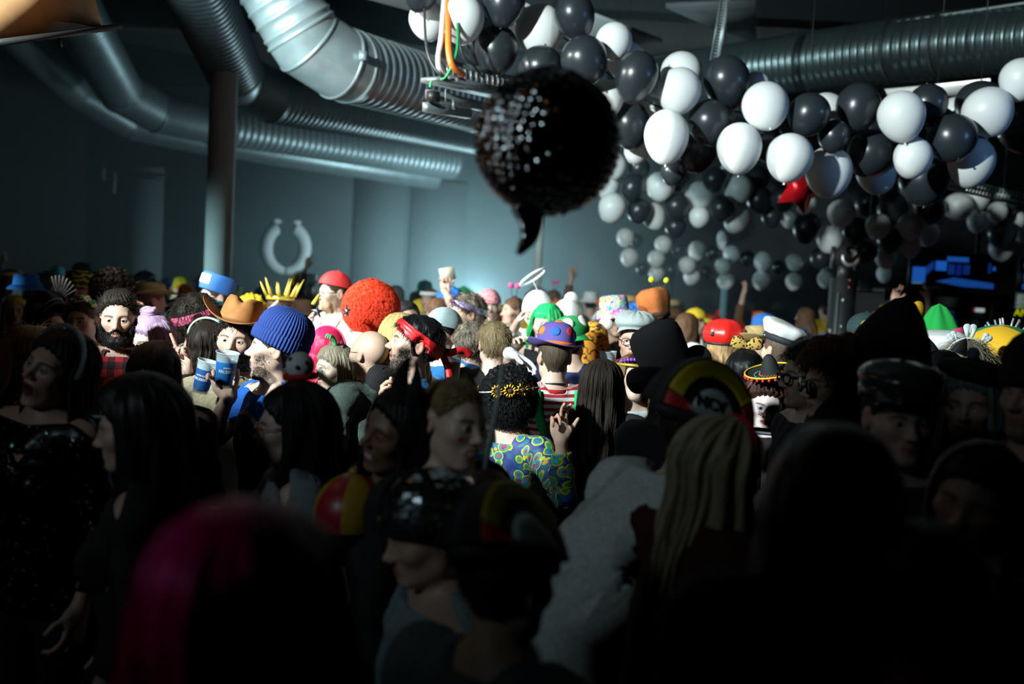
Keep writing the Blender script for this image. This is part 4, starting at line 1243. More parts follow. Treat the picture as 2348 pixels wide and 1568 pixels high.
# top-left plywood panel with a round hole, lit warm
tp = empty('wooden_panel', P(90, 43, 4.2)); prop(tp, 'tan wooden panel with round recess hanging in the top left corner', 'panel'); q0 = np.array(P(90, 43, 4.2))
wood = mat('plywood', (.50, .27, .12), .7, noise_amt=.15, noise_scale=9)
Rz = np.stack([np.array(v) / np.linalg.norm(v) for v in (np.array(P(232, 22, 4.6)) - np.array(P(-60, 55, 4.0)),)] , 0)[0]
upv = np.array((0, 0, 1.)); upv = upv - Rz * (upv @ Rz); upv /= np.linalg.norm(upv); nv = np.cross(Rz, upv); Rm = np.stack((Rz, nv, upv), 1)
MB().box((0, 0, .05), (.62, .03, .22), Rm).build('board', wood, tp, smooth=False)
MB().box(Rz * .215 + nv * -.02 + upv * .05, (.13, .012, .16), Rm).build('pale_plate', mat('pale_plywood', (.72, .48, .27), .7), tp, smooth=False)
V, F = lathe([(.0, -.004), (.045, -.004), (.048, 0), (.048, .01)], 32); mobj('round_recess', V @ np.stack((Rz, upv, -nv), 1).T + np.array(-.02 * nv - .045 * Rz + upv * .055), F, mat('recess', (.30, .12, .04), .6), tp)
MB().box(upv * -.068 + nv * .05, (.66, .16, .022), Rm).build('lower_edge', blackm, tp, smooth=False)
MB().box(Rz * .08 + upv * -.10, (.012, .012, .05), Rm).build('hook', blackm, tp, smooth=False)

# speaker tower with a lamp head, at right
tw = empty('speaker_tower', (at(1930, 690, 10.0).x, at(1930, 690, 10.0).y, 0)); prop(tw, 'tall black loudspeaker tower with a lamp head on top, right of the balloons', 'speaker')
cab = mat('speaker_black', (.006, .007, .008), .55, noise_amt=.2)
mb = MB().box((.0, 0, 1.1), (.19, .26, 2.2)); mb.build('cabinet', cab, tw, smooth=False)
MB().box((-.085, -.136, 1.35), (.012, .012, 1.4)).build('corner_strip', mat('strip_teal', (.06, .10, .11), .5), tw, smooth=False)
for z, r in ((1.98, .016), (1.72, .010), (1.55, .008)): MB().ball((-.03, -.133, z), r).build('rivet', mat('rivet', (.6, .62, .62), .3, .8), tw)
V, F = lathe([(.10, -.10), (.115, 0), (.09, .10), (.055, .16)], 20); mobj('lamp_head', V @ rotv((1, 0, 0), 1.3).T + np.array((0, -.02, 2.42)), F, blackm, tw)
V, F = lathe([(.055, 0), (.075, .02), (.095, 0), (.075, -.02), (.055, 0)], 20); mobj('lamp_ring', V @ rotv((1, 0, 0), 1.35).T + np.array((0.01, -.14, 2.40)), F, mat('lamp_ring', (.5, .52, .52), .35, .7), tw)
MB().box((0, 0, 2.26), (.10, .08, .14)).box((.12, 0, 2.4), (.03, .06, .22)).box((-.12, 0, 2.4), (.03, .06, .22)).build('yoke', blackm, tw, smooth=False)
for z in (2.18, 2.11): MB().ball((.02, -.133, z), .010).build('red_indicator', mat('red_led', (.5, .08, .05), .4), tw)

# video screens over the bar, posters
def screen_at(cx, cy, d, w, h, label, shapes, part='display'):
    c = np.array(P(cx, cy, d)); root = empty('video_screen', tuple(c)); prop(root, label, 'screen')
    MB().box((0, .04, 0), (w + .06, .06, h + .06)).build('frame', blackm, root, smooth=False)
    MB().box((0, 0, 0), (w, .02, h)).build(part, mat('screen_dark', (.002, .003, .008), .4), root, smooth=False)
    MB().box((w * .3, .1, (ZC - c[2]) / 2), (.04, .04, ZC - c[2])).build('hanging_bar', blackm, root, smooth=False)
    for (x0, y0, x1, y1, colr, st_) in shapes:
        pts = [(x0, y0), (x1, y0), (x1, y1), (x0, y1)] if not isinstance(x0, (list, tuple)) else list(x0)
        V = [((x - .5) * w, -.012, (.5 - y) * h) for x, y in pts] + [((x - .5) * w, -.008, (.5 - y) * h) for x, y in pts]
        k = len(pts); F = [tuple(range(k))[::-1], tuple(range(k, 2 * k))] + [(i, (i + 1) % k, (i + 1) % k + k, i + k) for i in range(k)]
        mobj('lit_area', V, F, mat('screen_%d_%d' % (int(colr[2] * 100), int(st_ * 100)), (0, 0, 0), .5, emit=colr, estr=st_ * .55), root, smooth=False)
    return root
B1, B2, B3 = (.02, .16, .75), (.008, .06, .38), (.006, .02, .22)
screen_at(2188, 622, 12.5, 1.05, .40, 'video screen glowing deep blue, hung right of the speaker tower', [
    (0, .42, .155, .90, B1, .8), ([(.155, .40), (.25, .20), (.25, .42), (.155, .70)], 0, 0, 0, B2, .8), (.27, .20, .40, .50, B1, .9), (.40, .05, .66, .20, B1, .7),
    (.42, .28, .50, .60, B2, .6), (.52, .28, .58, .62, B3, 1.), (.60, .28, .68, .58, B2, .5), (.90, .2, .93, .5, B2, .6), (.955, .3, .985, .42, B1, .9),
    ([(.28, .84), (.5, .70), (.98, .82), (.98, .99), (.6, .97)], 0, 0, 0, B1, .5), (.0, .90, .12, .94, (.2, .6, .5), .5)])
screen_at(2385, 634, 12.5, .45, .34, 'second video screen glowing blue, cut by the right edge', [(.0, .05, .45, .2, B1, .5), (.05, .4, .5, .7, B1, .45), (0, .8, .6, 1., B1, .5)])
# notices on a dark bar cabinet
bc = np.array(P(2230, 760, 13.0)); 
bar = empty('bar_cabinet', (bc[0], bc[1] + .3, 0)); prop(bar, 'dark tall bar cabinet behind the crowd at right', 'cabinet')
MB().box((.2, 0, 1.04), (3.6, .5, 2.08)).build('carcass', dark_wall, bar, smooth=False); MB().box((.2, -.02, 2.11), (3.7, .56, .06)).build('top_board', blackm, bar, smooth=False)
def sheet(name, px, py, d, w, h, label, colr, emit=0, lines=(), cat='notice'):
    c = np.array(P(px, py, d)); root = empty(name, tuple(c)); prop(root, label, cat)
    MB().box((0, 0, 0), (w, .012, h)).build('board', mat('sheet_' + name + str(px), colr, .7, emit=colr if emit else None, estr=emit), root, smooth=False)
    for (x, y, lw, lh, lc, le) in lines: MB().box((x * w, -.009, y * h), (lw * w, .006, lh * h)).build('printed_line', mat('line_%d_%d' % (int(lc[0] * 100), int(lc[1] * 100)), lc, .7, emit=lc if le else None, estr=le), root, smooth=False)
    MB().tube([(0, .02, 0), (0, .02, ZC - c[2])], .006, 6).build('hanging_wire', blackm, root)
    return root
TEAL = (.10, .16, .17)
sheet('hanging_notice', 1985, 655, 11.5, .155, .13, 'small pale notice hanging right of the speaker tower', TEAL, lines=((0, -.35, .9, .2, (.2, .3, .3), 0),))
sheet('hanging_notice', 2043, 688, 12.0, .17, .25, 'larger dim notice hanging right of the small notice', (.07, .12, .14), lines=((.2, .35, .2, .12, (.02, .03, .03), 0), (0, -.3, .3, .1, (.02, .03, .03), 0)))
sheet('hanging_notice', 1518, 665, 16.0, .28, .2, 'dim notice under the far balloons, above the patterned bucket hat', (.07, .12, .13))
sheet('info_display', 2342, 690, 11.5, .14, .19, 'lit display with lines of text at the right edge', (.05, .09, .09), emit=.25,
      lines=tuple((-.04, .36 - .105 * k, .75 if k % 3 else .6, .045, (.45, .55, .5) if k != 6 else (.35, .45, .05), .35) for k in range(8)), cat='display')
def text_mesh(s, size, extrude=.001, bold=0.0):
    cu = bpy.data.curves.new('text', 'FONT'); cu.body = s; cu.size = size; cu.extrude = extrude; cu.offset = bold; cu.align_x = 'CENTER'; cu.align_y = 'CENTER'; cu.resolution_u = 3
    o = bpy.data.objects.new('text', cu); COL.objects.link(o); dg = bpy.context.evaluated_depsgraph_get(); me = o.evaluated_get(dg).to_mesh()
    V = np.empty(len(me.vertices) * 3); me.vertices.foreach_get('co', V); F = [tuple(p.vertices) for p in me.polygons]
    o.evaluated_get(dg).to_mesh_clear(); bpy.data.objects.remove(o); bpy.data.curves.remove(cu)
    return V.reshape(-1, 3), F
V, F = text_mesh('ANS', .115); V = np.stack((V[:, 0], -V[:, 2], V[:, 1]), 1)
o = mobj('lit_sign', V, F, mat('yellow_sign', (.5, .55, .0), .5, emit=(.55, .65, .0), estr=.7), None, smooth=False); o.location = P(2347, 718, 11.5); prop(o, 'yellow lit letters at the right edge under the text display', 'sign')
lg = empty('lit_label', P(2247, 711, 13.02)); prop(lg, 'tiny white lit label in the dark above the tooth headband', 'label light')
MB().box((0, 0, 0), (.11, .02, .05)).build('panel', mat('label_white', (.5, .5, .5), .5, emit=(.6, .75, .75), estr=.5), lg, smooth=False)
MB().box((-.075, 0, .0), (.02, .02, .045)).build('red_end', mat('label_red', (.3, .05, .05), .5, emit=(.4, .05, .05), estr=.4), lg, smooth=False)
# bright fluorescent fixture behind the right balloons
fx = empty('tube_light', P(2160, 205, 8.6)); prop(fx, 'bright white tube light fixture behind the right balloons under the duct', 'lamp'); f0 = np.array(P(2160, 205, 8.6))
mb = MB().tube([np.array(P(2110, 200, 8.75)) - f0, np.array(P(2270, 183, 8.4)) - f0], .012, 10); MB().tube([np.array(P(2150, 200, 8.7)) - f0, (np.array(P(2150, 200, 8.7)) - f0) * np.array((1, 1, 0)) + np.array((0, 0, ZC - f0[2]))], .004, 5).build('hanger', blackm, fx); mb.build('tube', mat('tube_glow', (1, 1, 1), .4, emit=(.9, 1, .95), estr=1.6), fx)
slab_pts = [np.array(P(*q)) - f0 for q in ((2030, 205, 8.95), (2270, 184, 8.4), (2262, 215, 8.45), (2040, 228, 9.0))]
V = np.array(slab_pts); V = np.concatenate((V, V + np.array((0, .03, .01)))); mobj('reflector', V, [(0, 1, 2, 3), (7, 6, 5, 4), (0, 4, 5, 1), (1, 5, 6, 2), (2, 6, 7, 3), (3, 7, 4, 0)], mat('reflector_white', (.75, .75, .72), .6), fx, smooth=False)
# perforated truss at right edge
tr = empty('perforated_rail', P(2270, 440, 8.5)); prop(tr, 'perforated metal rail sloping down at the right edge behind the balloons', 'rail'); t0 = np.array(P(2270, 440, 8.5))
A, B = P(2160, 415, 8.6), P(2420, 475, 8.2); mb = MB(); ax, sd, up, a, b = beam_between(MB(), A, B, .1, .1); R3 = np.stack((ax, sd, up), 1); Ln = np.linalg.norm(b - a)
for k in (-1, 0, 1): mb.box((a + b) / 2 + up * k * .045, (Ln, .01, .022), R3)
for k in range(34): mb.box(a + (b - a) * (k + .5) / 34, (.014, .01, .11), R3)
mb.build('perforated_web', galv, tr, smooth=False)

# haze
hz = bpy.data.materials.new('haze'); hz.use_nodes = True; nt = hz.node_tree; nt.nodes.clear()
out = nt.nodes.new('ShaderNodeOutputMaterial'); vs = nt.nodes.new('ShaderNodeVolumeScatter'); vs.inputs['Color'].default_value = (.70, .95, 1.0, 1); vs.inputs['Density'].default_value = HAZE_D; vs.inputs['Anisotropy'].default_value = .0
nt.links.new(vs.outputs[0], out.inputs['Volume'])
o = MB().box((-3.4, 16.35, 2.75), (11.8, 10.9, 5.4)).build('haze', hz, None, smooth=False); prop(o, 'bluish stage haze over the far left half of the hall', 'haze', kind='stuff')

# ------------------------------------------------------------------ balloons
def balloon_mat(name, color, rough, tr):
    t = NT('latex_' + name, rough); b = t.b
    lw = t.n('ShaderNodeLayerWeight'); lw.inputs[0].default_value = .35
    b.inputs['Base Color'].default_value = (*color, 1); b.inputs['Specular IOR Level'].default_value = .5
    out = t.t.nodes['Material Output']; tl = t.n('ShaderNodeBsdfTranslucent'); tl.inputs[0].default_value = (*color, 1)
    mx = t.n('ShaderNodeMixShader'); mx.inputs[0].default_value = tr
    t.l(b.outputs[0], mx.inputs[1]); t.l(tl.outputs[0], mx.inputs[2]); t.l(mx.outputs[0], out.inputs[0])
    return t.m
BW = balloon_mat('white', (.80, .82, .81), .38, .12); BB = balloon_mat('black', (.020, .026, .031), .30, .0)
def egg(n, m):
    V, F = ball(n, m); z = V[:, 2]
    k = np.where(z < 0, 1 - .13 * z * z * 0, 1.0); V = V.copy(); V[:, 2] = np.where(z < 0, z * (1.10 + .10 * z * z), z); V[:, :2] *= (1 + .03 * np.where(z < 0, z, 0))[:, None]
    V[:, 2] += .06
    return V, F
EGG = {}
for q, (n, m) in (('hi', (48, 36)), ('lo', (28, 20))):
    V, F = egg(n, m)
    EGG[q] = (mesh_np('balloon_white', V, F, BW), mesh_np('balloon_black', V, F, BB))
Vk, Fk = lathe([(.012, .06), (.03, .02), (.045, -.01), (.03, -.03), (.06, -.085), (.055, -.09), (.0, -.06)], 12)
KNOT = (mesh_np('knot_white', Vk, Fk, BW), mesh_np('knot_black', Vk, Fk, BB))

FRONT = [  # x, y, r, colour, layer, aspect (height / width), tilt
 (1060,43,51,'w',0,1.05,0),(980,46,42,'w',1,1.05,15),(965,-18,40,'b',0,1.1,10),(1155,5,50,'b',0,1.1,5),(1138,112,50,'b',0,1.13,3),(1085,106,38,'b',1,1.1,0),
 (1238,69,57,'w',0,1.0,-10),(1318,36,46,'b',1,1.15,-20),(1240,158,52,'b',1,1,0),(1340,138,54,'b',0,1.02,-25),(1408,95,42,'w',1,1.0,20),(1435,140,44,'w',2,1,0),
 (1459,176,50,'b',0,1.15,8),(1392,226,38,'w',1,1.1,0),(1445,286,46,'b',1,1.15,0),(1562,168,48,'w',1,1.0,20),(1557,208,50,'w',0,1.05,10),(1667,188,53,'b',1,1.12,-25),
 (1528,313,51,'w',0,1.2,6),(1628,281,51,'b',0,1.0,0),(1600,345,46,'b',1,1.1,10),(1755,243,53,'w',0,1.03,-25),(1695,339,51,'w',0,1.1,0),(1732,200,34,'w',2,1,0),
 (1855,262,48,'b',0,1.0,20),(1893,260,46,'w',2,1,0),(1810,361,53,'w',0,1.02,0),(1912,312,36,'b',0,1.05,0),(1900,394,53,'w',0,1.08,-8),(1967,246,50,'b',1,1.1,-10),
 (2067,266,53,'w',0,1.06,-8),(1996,351,54,'b',0,.97,30),(2012,394,48,'w',1,1.0,0),(2093,361,43,'w',0,1.05,0),(2128,238,44,'b',1,1,0),(2146,292,47,'b',2,1,0),(2183,317,56,'b',0,.93,30),
 (2190,262,38,'w',2,1,0),(2246,238,54,'b',1,.95,0),(2265,256,56,'w',0,.97,25),(2227,371,52,'w',1,1.07,-12),(2341,182,47,'w',1,1.0,0),(2345,283,58,'b',1,1.1,0),(2118,412,56,'b',2,1,0),
 (1655,252,36,'w',2,1,0),(1490,262,38,'w',2,1,0),(1545,395,30,'b',2,1,0),(1460,345,30,'w',2,1,0),(1195,45,38,'w',2,1,0),(2030,300,36,'w',2,1,0),(1760,330,40,'b',2,1,0)]
SECOND = [
 (1411,381,26,'w',0,1.1,0),(1394,424,27,'w',1,1.15,0),(1404,476,32,'w',0,1.05,0),(1465,386,25,'b',1,1,0),(1450,430,28,'b',0,1.1,0),(1465,483,28,'b',1,1,0),
 (1514,427,33,'w',0,1.0,0),(1499,495,28,'w',1,1.1,20),(1553,408,28,'b',1,1.05,0),(1552,473,30,'b',0,1,0),(1549,520,24,'b',1,1,0),(1585,408,22,'w',1,1.1,30),(1603,449,33,'w',0,1,0),
 (1604,497,24,'w',1,1,0),(1638,411,28,'b',0,1,0),(1655,477,30,'b',0,1,-20),(1693,433,33,'w',0,1,0),(1691,500,31,'w',1,1.1,-20),(1672,394,22,'w',2,1,40),(1735,410,29,'b',1,1,0),
 (1742,458,30,'b',0,1,0),(1795,455,28,'b',0,1,0),(1770,497,24,'b',1,1,0),(1790,405,24,'b',1,1,0),(1846,466,25,'w',0,1,0),(1810,503,20,'w',1,1,0),(1850,522,32,'b',0,1.1,0),
 (1929,489,32,'w',0,.97,0),(1903,548,30,'w',0,1.05,0),(1882,592,24,'b',2,1,0),(1963,530,32,'b',0,1,0),(2014,519,29,'w',0,1,0),(2090,518,31,'w',0,1,0),(2046,478,35,'b',1,1.1,0),(1990,466,30,'b',1,1,0),
 (2085,462,28,'w',1,1.1,-20),(2135,480,33,'b',0,1,0),(2197,474,34,'w',0,.9,20),(2241,454,28,'w',1,1,0),(2306,470,27,'b',1,1,0),(2287,486,23,'w',0,1,0),(2243,507,25,'w',1,1,0),(2298,535,33,'b',0,1,0),
 (2326,505,24,'w',1,1,0),(2345,530,24,'w',1,1,0),(2296,570,28,'w',1,1,0),(2040,550,29,'b',0,1,0),(2030,590,24,'w',1,1.05,0),(2088,560,22,'w',2,1.4,0),(1985,580,26,'b',1,1,0),(2125,535,28,'w',2,1,0),(2110,430,30,'w',2,1,60)]
THIRD = [
 (1434,544,20,'w',0,1.05,0),(1443,590,20,'w',0,1.05,0),(1521,560,20,'w',1,1,0),(1505,593,20,'w',0,1,0),(1505,627,18,'w',1,1,0),(1598,575,20,'w',1,1.15,0),(1576,608,20,'w',0,1,0),(1586,634,19,'w',1,1,0),
 (1678,582,20,'w',1,1,0),(1658,610,19,'w',0,1,0),(1664,644,20,'w',0,1,0),(1750,599,21,'w',0,1.1,0),(1746,642,20,'w',0,1.1,0),(1823,600,21,'w',0,1,0),(1820,645,19,'w',0,1.05,0),(1888,601,18,'w',1,1,0),(1893,640,18,'w',0,1.1,0),
 (1656,550,12,'w',1,1.8,0),(1556,574,17,'b',0,1,0),(1538,620,17,'b',0,1,0),(1460,552,16,'b',1,1,0),(1473,616,15,'b',1,1,0),(1634,580,17,'b',0,1,0),(1713,592,17,'b',0,1,0),(1618,624,15,'b',1,1,0),(1785,612,15,'b',1,1,0),(2028,628,18,'w',0,1.1,0)]
def garland(lst, gname, word, br, dshift, q):
    placed = []
    for it in sorted(lst, key=lambda t: t[4]):
        x, y, r, c, lay, asp, tilt = it
        d = FPX * br / 50 * (50 / np.median([t[2] for t in lst])) + dshift + lay * br * .9
        for _ in range(80):
            rad = r * d / FPX; p = np.array(at(x, y, d)); hit = False
            for p2, r2 in placed:
                if np.linalg.norm(p - p2) < (rad + r2) * 1.03: hit = True; break
            if not hit: break
            d += .015
        placed.append((p, rad * max(1, asp)))
        yield it, p, rad
def make_garland(lst, gname, where, br, dshift, q):
    res = list(garland(lst, gname, where, br, dshift, q))
    seq = sorted(range(len(res)), key=lambda i: res[i][0][0]); cnt = {'w': 0, 'b': 0}; lab = {}
    def ordn(k): return str(k) + ('th' if 10 <= k % 100 <= 20 else {1: 'st', 2: 'nd', 3: 'rd'}.get(k % 10, 'th'))
    for i in seq:
        c = res[i][0][3]; cnt[c] += 1
        lab[i] = '%s balloon, %s from the left among the %s balloons of the %s' % ('white' if c == 'w' else 'black', ordn(cnt[c]), 'white' if c == 'w' else 'black', where)
    for i, (it, p, rad) in enumerate(res):
        w = 0 if it[3] == 'w' else 1
        o = bpy.data.objects.new('balloon', EGG[q][w]); COL.objects.link(o); o.location = p
        o.rotation_euler = (math.radians(8), math.radians(it[6]), i * 1.1); o.scale = (rad, rad, rad * it[5] * .96)
        o.rotation_mode = 'XYZ'
        if q == 'hi':
            k = bpy.data.objects.new('knot', KNOT[w]); COL.objects.link(k); k.parent = o
            V = Vector((0, 0, 1.0)) if i % 3 else Vector((0, 0, -1.0)); k.location = (0, 0, -1.14 if i % 3 else 1.04)
            if not i % 3: k.rotation_euler = (math.pi, 0, 0)
        j_ = min((j for j in range(len(res)) if j != i), key=lambda j: np.linalg.norm(p - res[j][1]) - res[j][2]); dv = res[j_][1] - p; ln = np.linalg.norm(dv)
        if ln - rad * .95 - res[j_][2] * .95 > .02:                    # a short thread ties a loose balloon to its neighbour
            V, F = tube([p + dv * (rad * .8 / ln), p + dv * (1 - res[j_][2] * .9 / ln)], .0025, 5); M4 = Matrix.LocRotScale(o.location, o.rotation_euler, o.scale).inverted(); mobj('string', xf(M4, V), F, blackm, o)
        prop(o, lab[i], 'balloon', gname)
    # the cord that carries the balloons, running behind them up to the ceiling
    xs = sorted(res, key=lambda t: t[0][0]); pts = []
    nb = 9
    for k in range(nb):
        seg = xs[k * len(xs) // nb:(k + 1) * len(xs) // nb]
        pts.append(np.mean([s[1] for s in seg], axis=0) + np.array((0, br * 1.2, br * .6)))
    root = empty('garland_cord', tuple(pts[4])); prop(root, 'dark cord carrying the ' + where, 'cord')
    V, F = tube(spline(pts, 6), .006, 6); mobj('cord', V - pts[4], F, blackm, root)
    for k in (0, nb // 2, nb - 1):
        V, F = tube([pts[k], (pts[k][0], pts[k][1], ZC)], .004, 5); mobj('hanger', V - pts[4], F, blackm, root)
make_garland(FRONT, 'balloons of the front garland', 'nearest balloon garland', .14, 0.0, 'hi')
make_garland(SECOND, 'balloons of the middle garland', 'middle balloon garland', .14, 0.0, 'lo')
make_garland(THIRD, 'balloons of the farthest garland', 'farthest balloon garland', .14, -1.0, 'lo')

# red star-shaped foil balloon between the garlands
V = []; n = 5
for i in range(10):
    a = math.pi * i / 5; r = .24 if i % 2 == 0 else .13; V.append((r * math.sin(a), 0, r * math.cos(a)))
V += [(0, -.08, 0), (0, .08, 0)]
F = [(i, (i + 1) % 10, 10) for i in range(10)] + [((i + 1) % 10, i, 11) for i in range(10)]
o = mobj('star_balloon', V, F, mat('red_foil', (.65, .01, .02), .25, .4), None, smooth=False); o.location = P(1838, 432, 8.6); o.rotation_euler = (.2, .35, .2)
V, F = tube([(0, 0, .23), (0, 0, ZC - o.location.z)], .0025, 5); mobj('string', V @ np.array(o.rotation_euler.to_matrix()), F, blackm, o); prop(o, 'red foil star balloon peeping out between white balloons', 'balloon')

# mirrored black foil ball balloon in the foreground
fb_d = 2.15; fc = np.array(P(1256, 326, fb_d)); R = 166 * fb_d / FPX
foil = empty('foil_balloon', tuple(fc)); prop(foil, 'large black mirror-ball foil balloon hanging in front of the crowd', 'balloon')
foil_m = mat('black_foil', (.32, .335, .35), .10, 1.0)
V = []; F = []; rows, colsn = 26, 44; rg = np.random.default_rng(5); q = 4
for j in range(rows):                                   # every mirror tile is a small pillow in the skin, slightly tilted
    t0_, t1_ = math.pi * (j + .03) / rows, math.pi * (j + .97) / rows
    for i in range(colsn):
        a0, a1 = 2 * math.pi * (i + .03) / colsn, 2 * math.pi * (i + .97) / colsn; tl = rg.normal(size=2) * .010; b = len(V)
        for u in range(q):
            for v in range(q):
                fu, fv = u / (q - 1), v / (q - 1); t = t0_ + (t1_ - t0_) * fu; a = a0 + (a1 - a0) * fv
                s = R * (1 + tl[0] * (1 - 2 * fu) + tl[1] * (1 - 2 * fv) + .030 * (1 - (2 * fu - 1) ** 2) * (1 - (2 * fv - 1) ** 2) * math.sin((t0_ + t1_) / 2))
                V.append((s * math.sin(t) * math.cos(a), s * .96 * math.sin(t) * math.sin(a), s * math.cos(t)))
        F += [(b + u * q + v, b + (u + 1) * q + v, b + (u + 1) * q + v + 1, b + u * q + v + 1) for u in range(q - 1) for v in range(q - 1)]
V = np.array(V); tiltR = rotv((0, 1, 0), .10) @ rotv((1, 0, 0), .12)
mobj('mirror_tiles', V @ tiltR.T, F, foil_m, foil, smooth=True)
V, F = ball(48, 32); mobj('skin', (V * np.array((R, R * .96, R)) * .985) @ tiltR.T, F, mat('black_foil_skin', (.01, .011, .012), .25, .8), foil)
tl = [np.array(P(*q)) - fc for q in ((1205, 470, 2.15), (1217, 505, 2.14), (1214, 540, 2.13), (1203, 560, 2.12), (1190, 578, 2.1))]
V, F = tube(spline(tl, 5), [.034 - .0013 * k for k in range(21)], 10); V[:, 1] = V[:, 1] * .5 + .5 * np.mean(V[:, 1])
mobj('tail', V, F, foil_m, foil)
V, F = tube([(0, 0, R * .98), (0, 0, ZC - fc[2])], .0015, 5); mobj('string', V, F, blackm, foil)

# ------------------------------------------------------------------ the crowd, nearest faces first
FAIR, TAN, DEEP, PALE = (.50, .33, .25), (.40, .25, .17), (.20, .105, .065), (.57, .41, .33)
BRN, DBRN, BLK, BLD = (.050, .028, .016), (.018, .012, .009), (.006, .006, .007), (.32, .21, .10)
H_brn, H_dbrn, H_blk, H_bld = hairm('brown', BRN), hairm('dark_brown', DBRN), hairm('black', BLK, .38), hairm('blond', BLD)
H_ash = hairm('ash_blond', (.24, .20, .145)); H_gry = hairm('grey_brown', (.14, .12, .09))
S_brn, S_dbrn, S_blk, S_bld = (mat('strand_' + n, c, .6, spec=.2) for n, c in (('brown', BRN), ('dark_brown', DBRN), ('black', BLK), ('blond', BLD)))
def plaid():
    t = NT('red_black_plaid', .85); a = t.n('ShaderNodeAttribute'); a.attribute_name = 'flow'; sp = t.n('ShaderNodeSeparateXYZ'); t.l(a.outputs['Vector'], sp.inputs[0])
    f = lambda s: t.math('GREATER_THAN', t.math('FRACT', t.math('MULTIPLY', s, 16.0)), .5)
    k = t.math('ADD', f(sp.outputs[0]), f(sp.outputs[1])); c1 = t.mix(t.math('GREATER_THAN', k, .5), (.42, .012, .02), (.10, .006, .012)); c2 = t.mix(t.math('GREATER_THAN', k, 1.5), c1, (.008, .008, .010)); t.l(c2, t.b.inputs['Base Color']); return t.m
def stripes(name, c1, c2, freq, duty=.5, axis=1, wavy=0.0):
    t = NT(name, .85); a = t.n('ShaderNodeAttribute'); a.attribute_name = 'flow'; sp = t.n('ShaderNodeSeparateXYZ'); t.l(a.outputs['Vector'], sp.inputs[0]); s = sp.outputs[axis]
    if wavy:
        nz = t.n('ShaderNodeTexNoise'); nz.inputs['Scale'].default_value = 14; t.l(a.outputs['Vector'], nz.inputs['Vector']); s = t.math('ADD', s, t.math('MULTIPLY', nz.outputs[0], wavy))
    t.l(t.mix(t.math('GREATER_THAN', t.math('FRACT', t.math('MULTIPLY', s, freq)), duty), c1, c2), t.b.inputs['Base Color']); return t.m
def rings_print(name, cols, scale=22.):
    """round colourful print: concentric discs on a blue ground"""
    t = NT(name, .6); a = t.n('ShaderNodeAttribute'); a.attribute_name = 'flow'; v = t.n('ShaderNodeTexVoronoi'); v.inputs['Scale'].default_value = scale; t.l(a.outputs['Vector'], v.inputs['Vector'])
    r = t.n('ShaderNodeValToRGB'); r.color_ramp.interpolation = 'CONSTANT'; t.l(v.outputs['Distance'], r.inputs[0]); e = r.color_ramp.elements
    e[0].position = 0; e[0].color = (*cols[0], 1); e[1].position = .24; e[1].color = (*cols[1], 1)
    for p_, c in ((.36, cols[2]), (.46, cols[3]), (.56, cols[4])):
        q = e.new(p_); q.color = (*c, 1)
    hs = t.n('ShaderNodeHueSaturation'); sp = t.n('ShaderNodeSeparateColor'); t.l(v.outputs['Color'], sp.inputs[0]); t.l(t.math('ADD', t.math('MULTIPLY', sp.outputs[0], .14), .43), hs.inputs['Hue']); t.l(r.outputs[0], hs.inputs['Color']); t.l(hs.outputs[0], t.b.inputs['Base Color']); return t.m
def sequins(name, base, scale=160., bright=.08, cols=None):
    t = NT(name, .25); t.b.inputs['Metallic'].default_value = .8; a = t.n('ShaderNodeAttribute'); a.attribute_name = 'flow'; v = t.n('ShaderNodeTexVoronoi'); v.inputs['Scale'].default_value = scale; t.l(a.outputs['Vector'], v.inputs['Vector'])
    sp = t.n('ShaderNodeSeparateColor'); t.l(v.outputs['Color'], sp.inputs[0]); hs = t.n('ShaderNodeCombineColor'); hs.mode = 'HSV'; t.l(sp.outputs[1], hs.inputs[0]); hs.inputs[1].default_value = .55; hs.inputs[2].default_value = .8
    t.l(t.mix(t.math('GREATER_THAN', sp.outputs[0], 1 - bright), base, hs.outputs[0]), t.b.inputs['Base Color'])
    nm = t.n('ShaderNodeBump'); nm.inputs['Strength'].default_value = .9; nm.inputs['Distance'].default_value = .004; t.l(sp.outputs[2], nm.inputs['Height']); t.l(nm.outputs[0], t.b.inputs['Normal']); return t.m

# --- bearded man in the red plaid shirt
p = Person(271, 731, 4.7, 16, 'man with dark beard and swept-back hair in red plaid shirt, pointing a finger up', lod='A', skin=FAIR, eyes=(.05, .03, .02), head=(0, 4, 0), nose=1.15, wide=.97,
           arms={'L': Arm(to=(432, 852, 4.42), curl=(.8, .04, .95, 1, 1), hand=((-.2, 0, 1), (-.5, -.85, 0)), pole=(.7, .3, -1)), 'R': Arm(up=(.25, 0, -1), fo=(-.1, -.5, -.7))}, brows=(.02, .014, .01))
p.shirt(plaid(), sleeve=.655, v=.07, off=.016)
V, F = lathe([(.070, 1.452), (.086, 1.440), (.098, 1.455), (.082, 1.492), (.074, 1.50)], 40); k = V[:, 1] < -.045; V = V[:]; 
F = [f for f in F if not all(V[i, 1] < -.060 for i in f)]; mobj('shirt_collar', xf(np.diag((1, 1, 1, 1)), V * p.sc + np.array((0, .015, p.dz))), F, MATS.get('red_black_plaid') or bpy.data.materials['red_black_plaid'], p.root, uv=np.stack((V[:, 0], V[:, 2], V[:, 1]), 1))
p.hair(H_dbrn, thick=.013, noise_=.004, top=.020, line=((-.12, 1.730), (-.075, 1.726), (-.05, 1.700), (-.02, 1.660), (.0, 1.662), (.030, 1.655), (.045, 1.58), (.2, 1.575)))
p.fringe_strands(S_dbrn, 900, .040, .0008, thick=.017, sweep=(.25, 1, .0), lift=.03); p.beard(hairm('beard_dark', (.012, .009, .008)), off=.010, nstr=1600, sm=S_blk, slen=.016)
